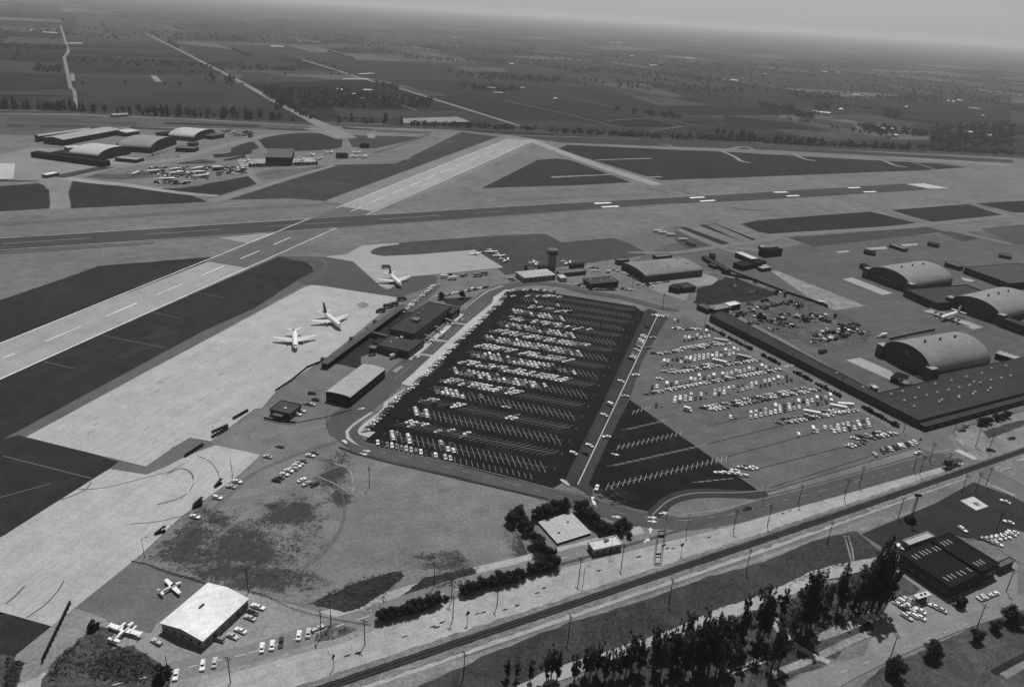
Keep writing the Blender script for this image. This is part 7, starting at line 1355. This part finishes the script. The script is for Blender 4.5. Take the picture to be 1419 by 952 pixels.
def light_plane_parts(twin):
    P = {}
    b = MB(); fus(b, [(3.6, .12, 1.3), (3.4, .45, 1.3), (2.2, .62, 1.35), (.6, .72, 1.5), (-1.2, .6, 1.5), (-3.5, .3, 1.5), (-5.0, .12, 1.55)], 12); P['fuselage'] = b.mesh('fuselage', m_skin, True)
    b = MB(); b.add([(1.6, -.5, 1.95), (1.6, .5, 1.95), (.9, .42, 2.28), (.9, -.42, 2.28), (-.6, .42, 2.2), (-.6, -.42, 2.2)], [(0, 1, 2, 3), (3, 2, 4, 5)]); P['cockpit_window'] = b.mesh('cockpit_window', m_glass)
    for s, nm in ((-1, 'wa'), (1, 'wb')): P[nm] = wing_mb(1.2, 1.9, .8, 1.3, s * .5, s * 5.6, 1.15, 1.5, .26, .12).mesh('wing', m_skin)
    for s, nm in ((-1, 'ta'), (1, 'tb')): P[nm] = wing_mb(-3.9, 1.1, -4.2, .8, s * .1, s * 2.1, 1.6, 1.65, .12, .06).mesh('tailplane', m_skin)
    b = MB(); b.loft([[(-3.6, -.06, 1.6), (-5.1, -.06, 1.6), (-5.1, .06, 1.6), (-3.6, .06, 1.6)], [(-4.6, -.04, 3.1), (-5.5, -.04, 3.1), (-5.5, .04, 3.1), (-4.6, .04, 3.1)]]); P['fin'] = b.mesh('fin', m_skin)
    b = MB()
    for x, y in ((2.6, 0), (.2, -1.6), (.2, 1.6)): b.tube((x, y, 0), (x, y, 1.1), .06, n=5); b.tube((x, y - .1, .25), (x, y + .1, .25), .25, n=8)
    P['landing_gear'] = b.mesh('landing_gear', m_ty)
    if twin:
        for s, nm in ((-1, 'ea'), (1, 'eb')):
            b = MB(); b.loft([[(x, s * 2.1 + r * math.cos(.628 * i), 1.35 + r * math.sin(.628 * i)) for i in range(10)] for x, r in ((2.6, .2), (2.3, .42), (.6, .42), (-1.0, .15))]); P[nm] = b.mesh('engine', m_skin, True)
            b = MB(); b.tube((.9, s * 5.7, 1.5), (-1.2, s * 5.7, 1.5), .28, .12, 8); P['k' + nm] = b.mesh('tip_tank', m_skin)
    return P
LPM = {t: light_plane_parts(t) for t in (False, True)}
NMAP = {'wa': 'wing', 'wb': 'wing', 'ta': 'tailplane', 'tb': 'tailplane', 'ea': 'engine', 'eb': 'engine', 'kea': 'tip_tank', 'keb': 'tip_tank'}
def light_plane(label, p, deg, twin=False, s=1.0, group=None):
    o = empty('light_aeroplane', Vector((p.x, p.y, .3)), math.radians(deg)); o.scale = (s, s, s); tag(o, label, 'aeroplane', group)
    for k_, me in LPM[twin].items(): link(NMAP.get(k_, k_), me, o)
light_plane('small white single engined aeroplane above the white gabled building', g('d1', 905, 442), 50, False, 1.0)
light_plane('white twin engined aeroplane with tip tanks at the lower left brush', g('d1', 658, 672), 75, True, 1.15)
for i, (t, x, y, a_, lb) in enumerate([('b2', 1215, 485, -60, 'small white aeroplane alone on the upper apron corner'), ('b2', 1302, 475, -70, 'first white light aeroplane of the three beside the upper apron'), ('b2', 1345, 497, -70, 'middle white light aeroplane of the three beside the upper apron'), ('b2', 1382, 522, -20, 'lowest white light aeroplane of the three beside the upper apron'), ('M1', 290, 332, 10, 'white light aeroplane on the grass left of the control tower'), ('M1', 612, 328, -30, 'white light aeroplane on the grass right of the control tower'),
   ('L3', 1235, 445, -45, 'upper white aeroplane of the pair beyond the black topped hut'), ('L3', 1215, 485, -45, 'lower white aeroplane of the pair beyond the black topped hut'), ('L3', 690, 522, 0, 'white aeroplane before the lone dark hangar, at its right'), ('L3', 150, 530, 0, 'white aeroplane left of the lone dark hangar'), ('L3', 800, 470, 20, 'small white aeroplane right of the lone dark hangar'), ('L3', 965, 445, -20, 'small white aeroplane left of the black topped hut'), ('L3', 870, 505, 0, 'small white aeroplane at the end of the hedge line'), ('L3', 1305, 485, 0, 'small white aeroplane right of the pair, alone'), ('L3', 540, 518, 0, 'white aeroplane right before the lone dark hangar')]):
    light_plane(lb, g(t, x, y), a_, i % 3 == 1, 1.6 if t == 'L3' else 1.15, 'light aeroplanes on the far aprons')
# hedge line on the old apron
for i in range(22):
    p = g('L3', 190, 582).lerp(g('L3', 840, 560), i / 21); plant('hedge_bush', 'bush', i % 3, p, 2.0, '%s bush from left in the dark hedge line below the lone hangar' % ord_(i + 1), 'bush', 'dark hedge line on the old apron')
# ------------------------------------------------------------------ salvage yard: heaps nobody could count
r = random.Random(77); b = MB()
def junk(t, quad, n, smin=.8, smax=3.2):
    P = gp(t, quad)
    for _ in range(n):
        u, v = r.random(), r.random(); p = P[0].lerp(P[1], u).lerp(P[3].lerp(P[2], u), v); a = U28 + r.choice((0, math.pi / 2)) + r.uniform(-.2, .2); L, W, h = r.uniform(smin, smax) * 1.6, r.uniform(smin, smax) * .7, r.uniform(.5, 2.2)
        q = MB(); q.loft([[(-L, -W, 0), (L, -W, 0), (L, W, 0), (-L, W, 0)], [(-L * .9, -W * .9, h * r.uniform(.6, 1)), (L * .9, -W * .9, h), (L * .8, W * .9, h * r.uniform(.6, 1)), (-L * .9, W * .8, h)]]); q.xf(Matrix.Translation((p.x, p.y, .3)) @ Matrix.Rotation(a, 4, 'Z')); b.add(q.v, q.f, r.choices((0, 1, 2), (.48, .34, .18))[0])
for (x, y, n_) in [(150, 175, 8), (190, 160, 10), (240, 150, 12), (300, 140, 12), (350, 130, 10), (400, 140, 10), (230, 190, 16), (250, 205, 14), (300, 215, 12), (350, 225, 10), (330, 200, 14), (340, 180, 12), (400, 190, 16), (430, 205, 14), (450, 195, 14), (470, 180, 12), (500, 190, 14), (520, 205, 14), (380, 235, 6), (490, 275, 14), (520, 290, 14), (560, 285, 14), (600, 275, 10), (540, 260, 14), (580, 250, 14), (620, 245, 16), (650, 255, 14), (690, 265, 10), (600, 230, 12), (640, 228, 12), (500, 265, 10), (480, 295, 8), (200, 215, 5), (290, 245, 4), (120, 180, 5), (180, 130, 6), (260, 120, 6), (120, 60, 5), (200, 90, 5), (330, 80, 5)]:
    junk('Z1', [(x - 24, y + 4), (x + 18, y + 10), (x + 26, y - 5), (x - 16, y - 9)], n_, .4, 1.5)
so = MB(); keep_b = b; b = MB()
for q in [[(350, 650), (760, 640), (760, 760), (400, 770)], [(760, 640), (1050, 650), (1000, 770), (760, 760)], [(1080, 660), (1419, 640), (1419, 730), (1100, 740)], [(420, 800), (800, 790), (800, 840), (460, 835)], [(1150, 240), (1500, 260), (1500, 330), (1160, 290)]]:
    junk('L2', q, 60, .8, 2.4)
tag(b.build('stored_equipment', [wallm(30), wallm(84), wallm(180)]), 'stored equipment and small aircraft parts on the old apron', 'equipment', None, 'stuff'); b = keep_b
o = b.build('scrap_heaps', [wallm(30), wallm(84), wallm(180)]); tag(o, 'scrap and stacked equipment in the yard', 'scrap', None, 'stuff')
for i, (x, y, s) in enumerate([(230, 195, .7), (250, 205, .6), (300, 90, .6), (340, 100, .5), (130, 20, .6), (210, 40, .6), (400, 150, .5), (560, 190, .5), (430, 210, .5)]): plant('yard_tree', 'round', i % 4, g('Z1', x, y), s, '%s small dark tree from left among the scrap of the salvage yard' % ord_(sorted(range(9), key=lambda k: [230, 250, 300, 340, 130, 210, 400, 560, 430][k]).index(i) + 1), 'tree', 'trees in the salvage yard')
# baggage carts and steps at the apron edge
m_cart = mat('cart_dark', 36)
def cart_train(label, p, q, n):
    o = empty('baggage_cart_train', Vector((p.x, p.y, .3)), math.atan2((q - p).y, (q - p).x)); tag(o, label, 'baggage carts', 'baggage cart trains at the apron edge'); L = (q - p).length
    for i in range(n):
        x = L * (i + .5) / n; b = MB(); b.box(x - L / n * .34, x + L / n * .34, -.8, .8, .5, .7); b.box(x - L / n * .34, x - L / n * .30, -.8, .8, 0.7, 1.3); b.box(x + L / n * .30, x + L / n * .34, -.8, .8, .7, 1.3); 
        for sx in (-.3, .3):
            for sy in (-.6, .6): b.tube((x + sx * L / n, sy - .08, .25), (x + sx * L / n, sy + .08, .25), .25, n=8)
        b.build('cart', m_cart, o)
for i, (a, e, n, lb) in enumerate([((725, 110), (830, 50), 5, 'upper dark cart train at the jet apron edge'), ((575, 205), (690, 155), 5, 'far line of the middle dark cart trains at the apron edge'), ((575, 240), (690, 175), 5, 'near line of the middle dark cart trains at the apron edge'), ((385, 375), (515, 290), 6, 'lower dark cart train on the dark apron shoulder')]): cart_train(lb, g('S2', *a), g('S2', *e), n)
def stairs(label, p, deg):
    o = empty('boarding_stairs', Vector((p.x, p.y, .3)), math.radians(deg)); o.scale = (.75, .75, .7); tag(o, label, 'boarding stairs', 'mobile boarding stairs at the apron edge')
    b = MB(); b.extr([(-3.4, .6), (2.2, 3.4), (3.4, 3.4), (3.4, 3.1), (2.3, 3.1), (-3.0, .5)], -.8, .8); b.build('steps', m_cart, o)
    for s in (-1, 1):
        q = MB(); q.tube((-3.4, s * .8, 1.5), (2.2, s * .8, 4.3), .05, n=4); q.tube((2.2, s * .8, 4.3), (3.4, s * .8, 4.3), .05, n=4); q.build('rail', m_steel, o)
    q = MB(); q.box(-2.8, 2.8, -.9, .9, .45, .7)
    for x in (-2, 2):
        for y in (-.8, .8): q.tube((x, y - .1, .3), (x, y + .1, .3), .3, n=8)
    q.tube((2.6, -.5, .6), (2.6, -.5, 3.1), .08, n=5); q.tube((2.6, .5, .6), (2.6, .5, 3.1), .08, n=5); q.build('chassis', m_steel, o)
for t, x, y, a_, lb in [('S2', 622, 572, 65, 'dark boarding stairs nearest the white car on the apron edge'), ('S2', 480, 700, 50, 'dark boarding stairs in the middle of the lower apron edge'), ('S2', 215, 905, 45, 'lowest dark boarding stairs on the apron edge'), ('d1', 1035, 8, 50, 'dark boarding stairs just above the last apron car')]: stairs(lb, g(t, x, y), a_)
# white bollards at the row ends of the dark car park
BM = MB(); BM.tube((0, 0, 0), (0, 0, .9), .22, .18, 8); bm_me = BM.mesh('bollard', m_white)
for sd_, nm in ((0, 'left'), (1, 'right')):
    for k in range(2, 20):
        p = spine(k)[sd_] + (RR * (1.0 if sd_ == 0 else -3.5)); o = link('bollard', bm_me, None, (p.x, p.y, .36)); tag(o, 'white bollard at the %s end of the %s row up from the street' % (nm, ord_(k)), 'bollard', 'bollards at the row ends of the dark car park')
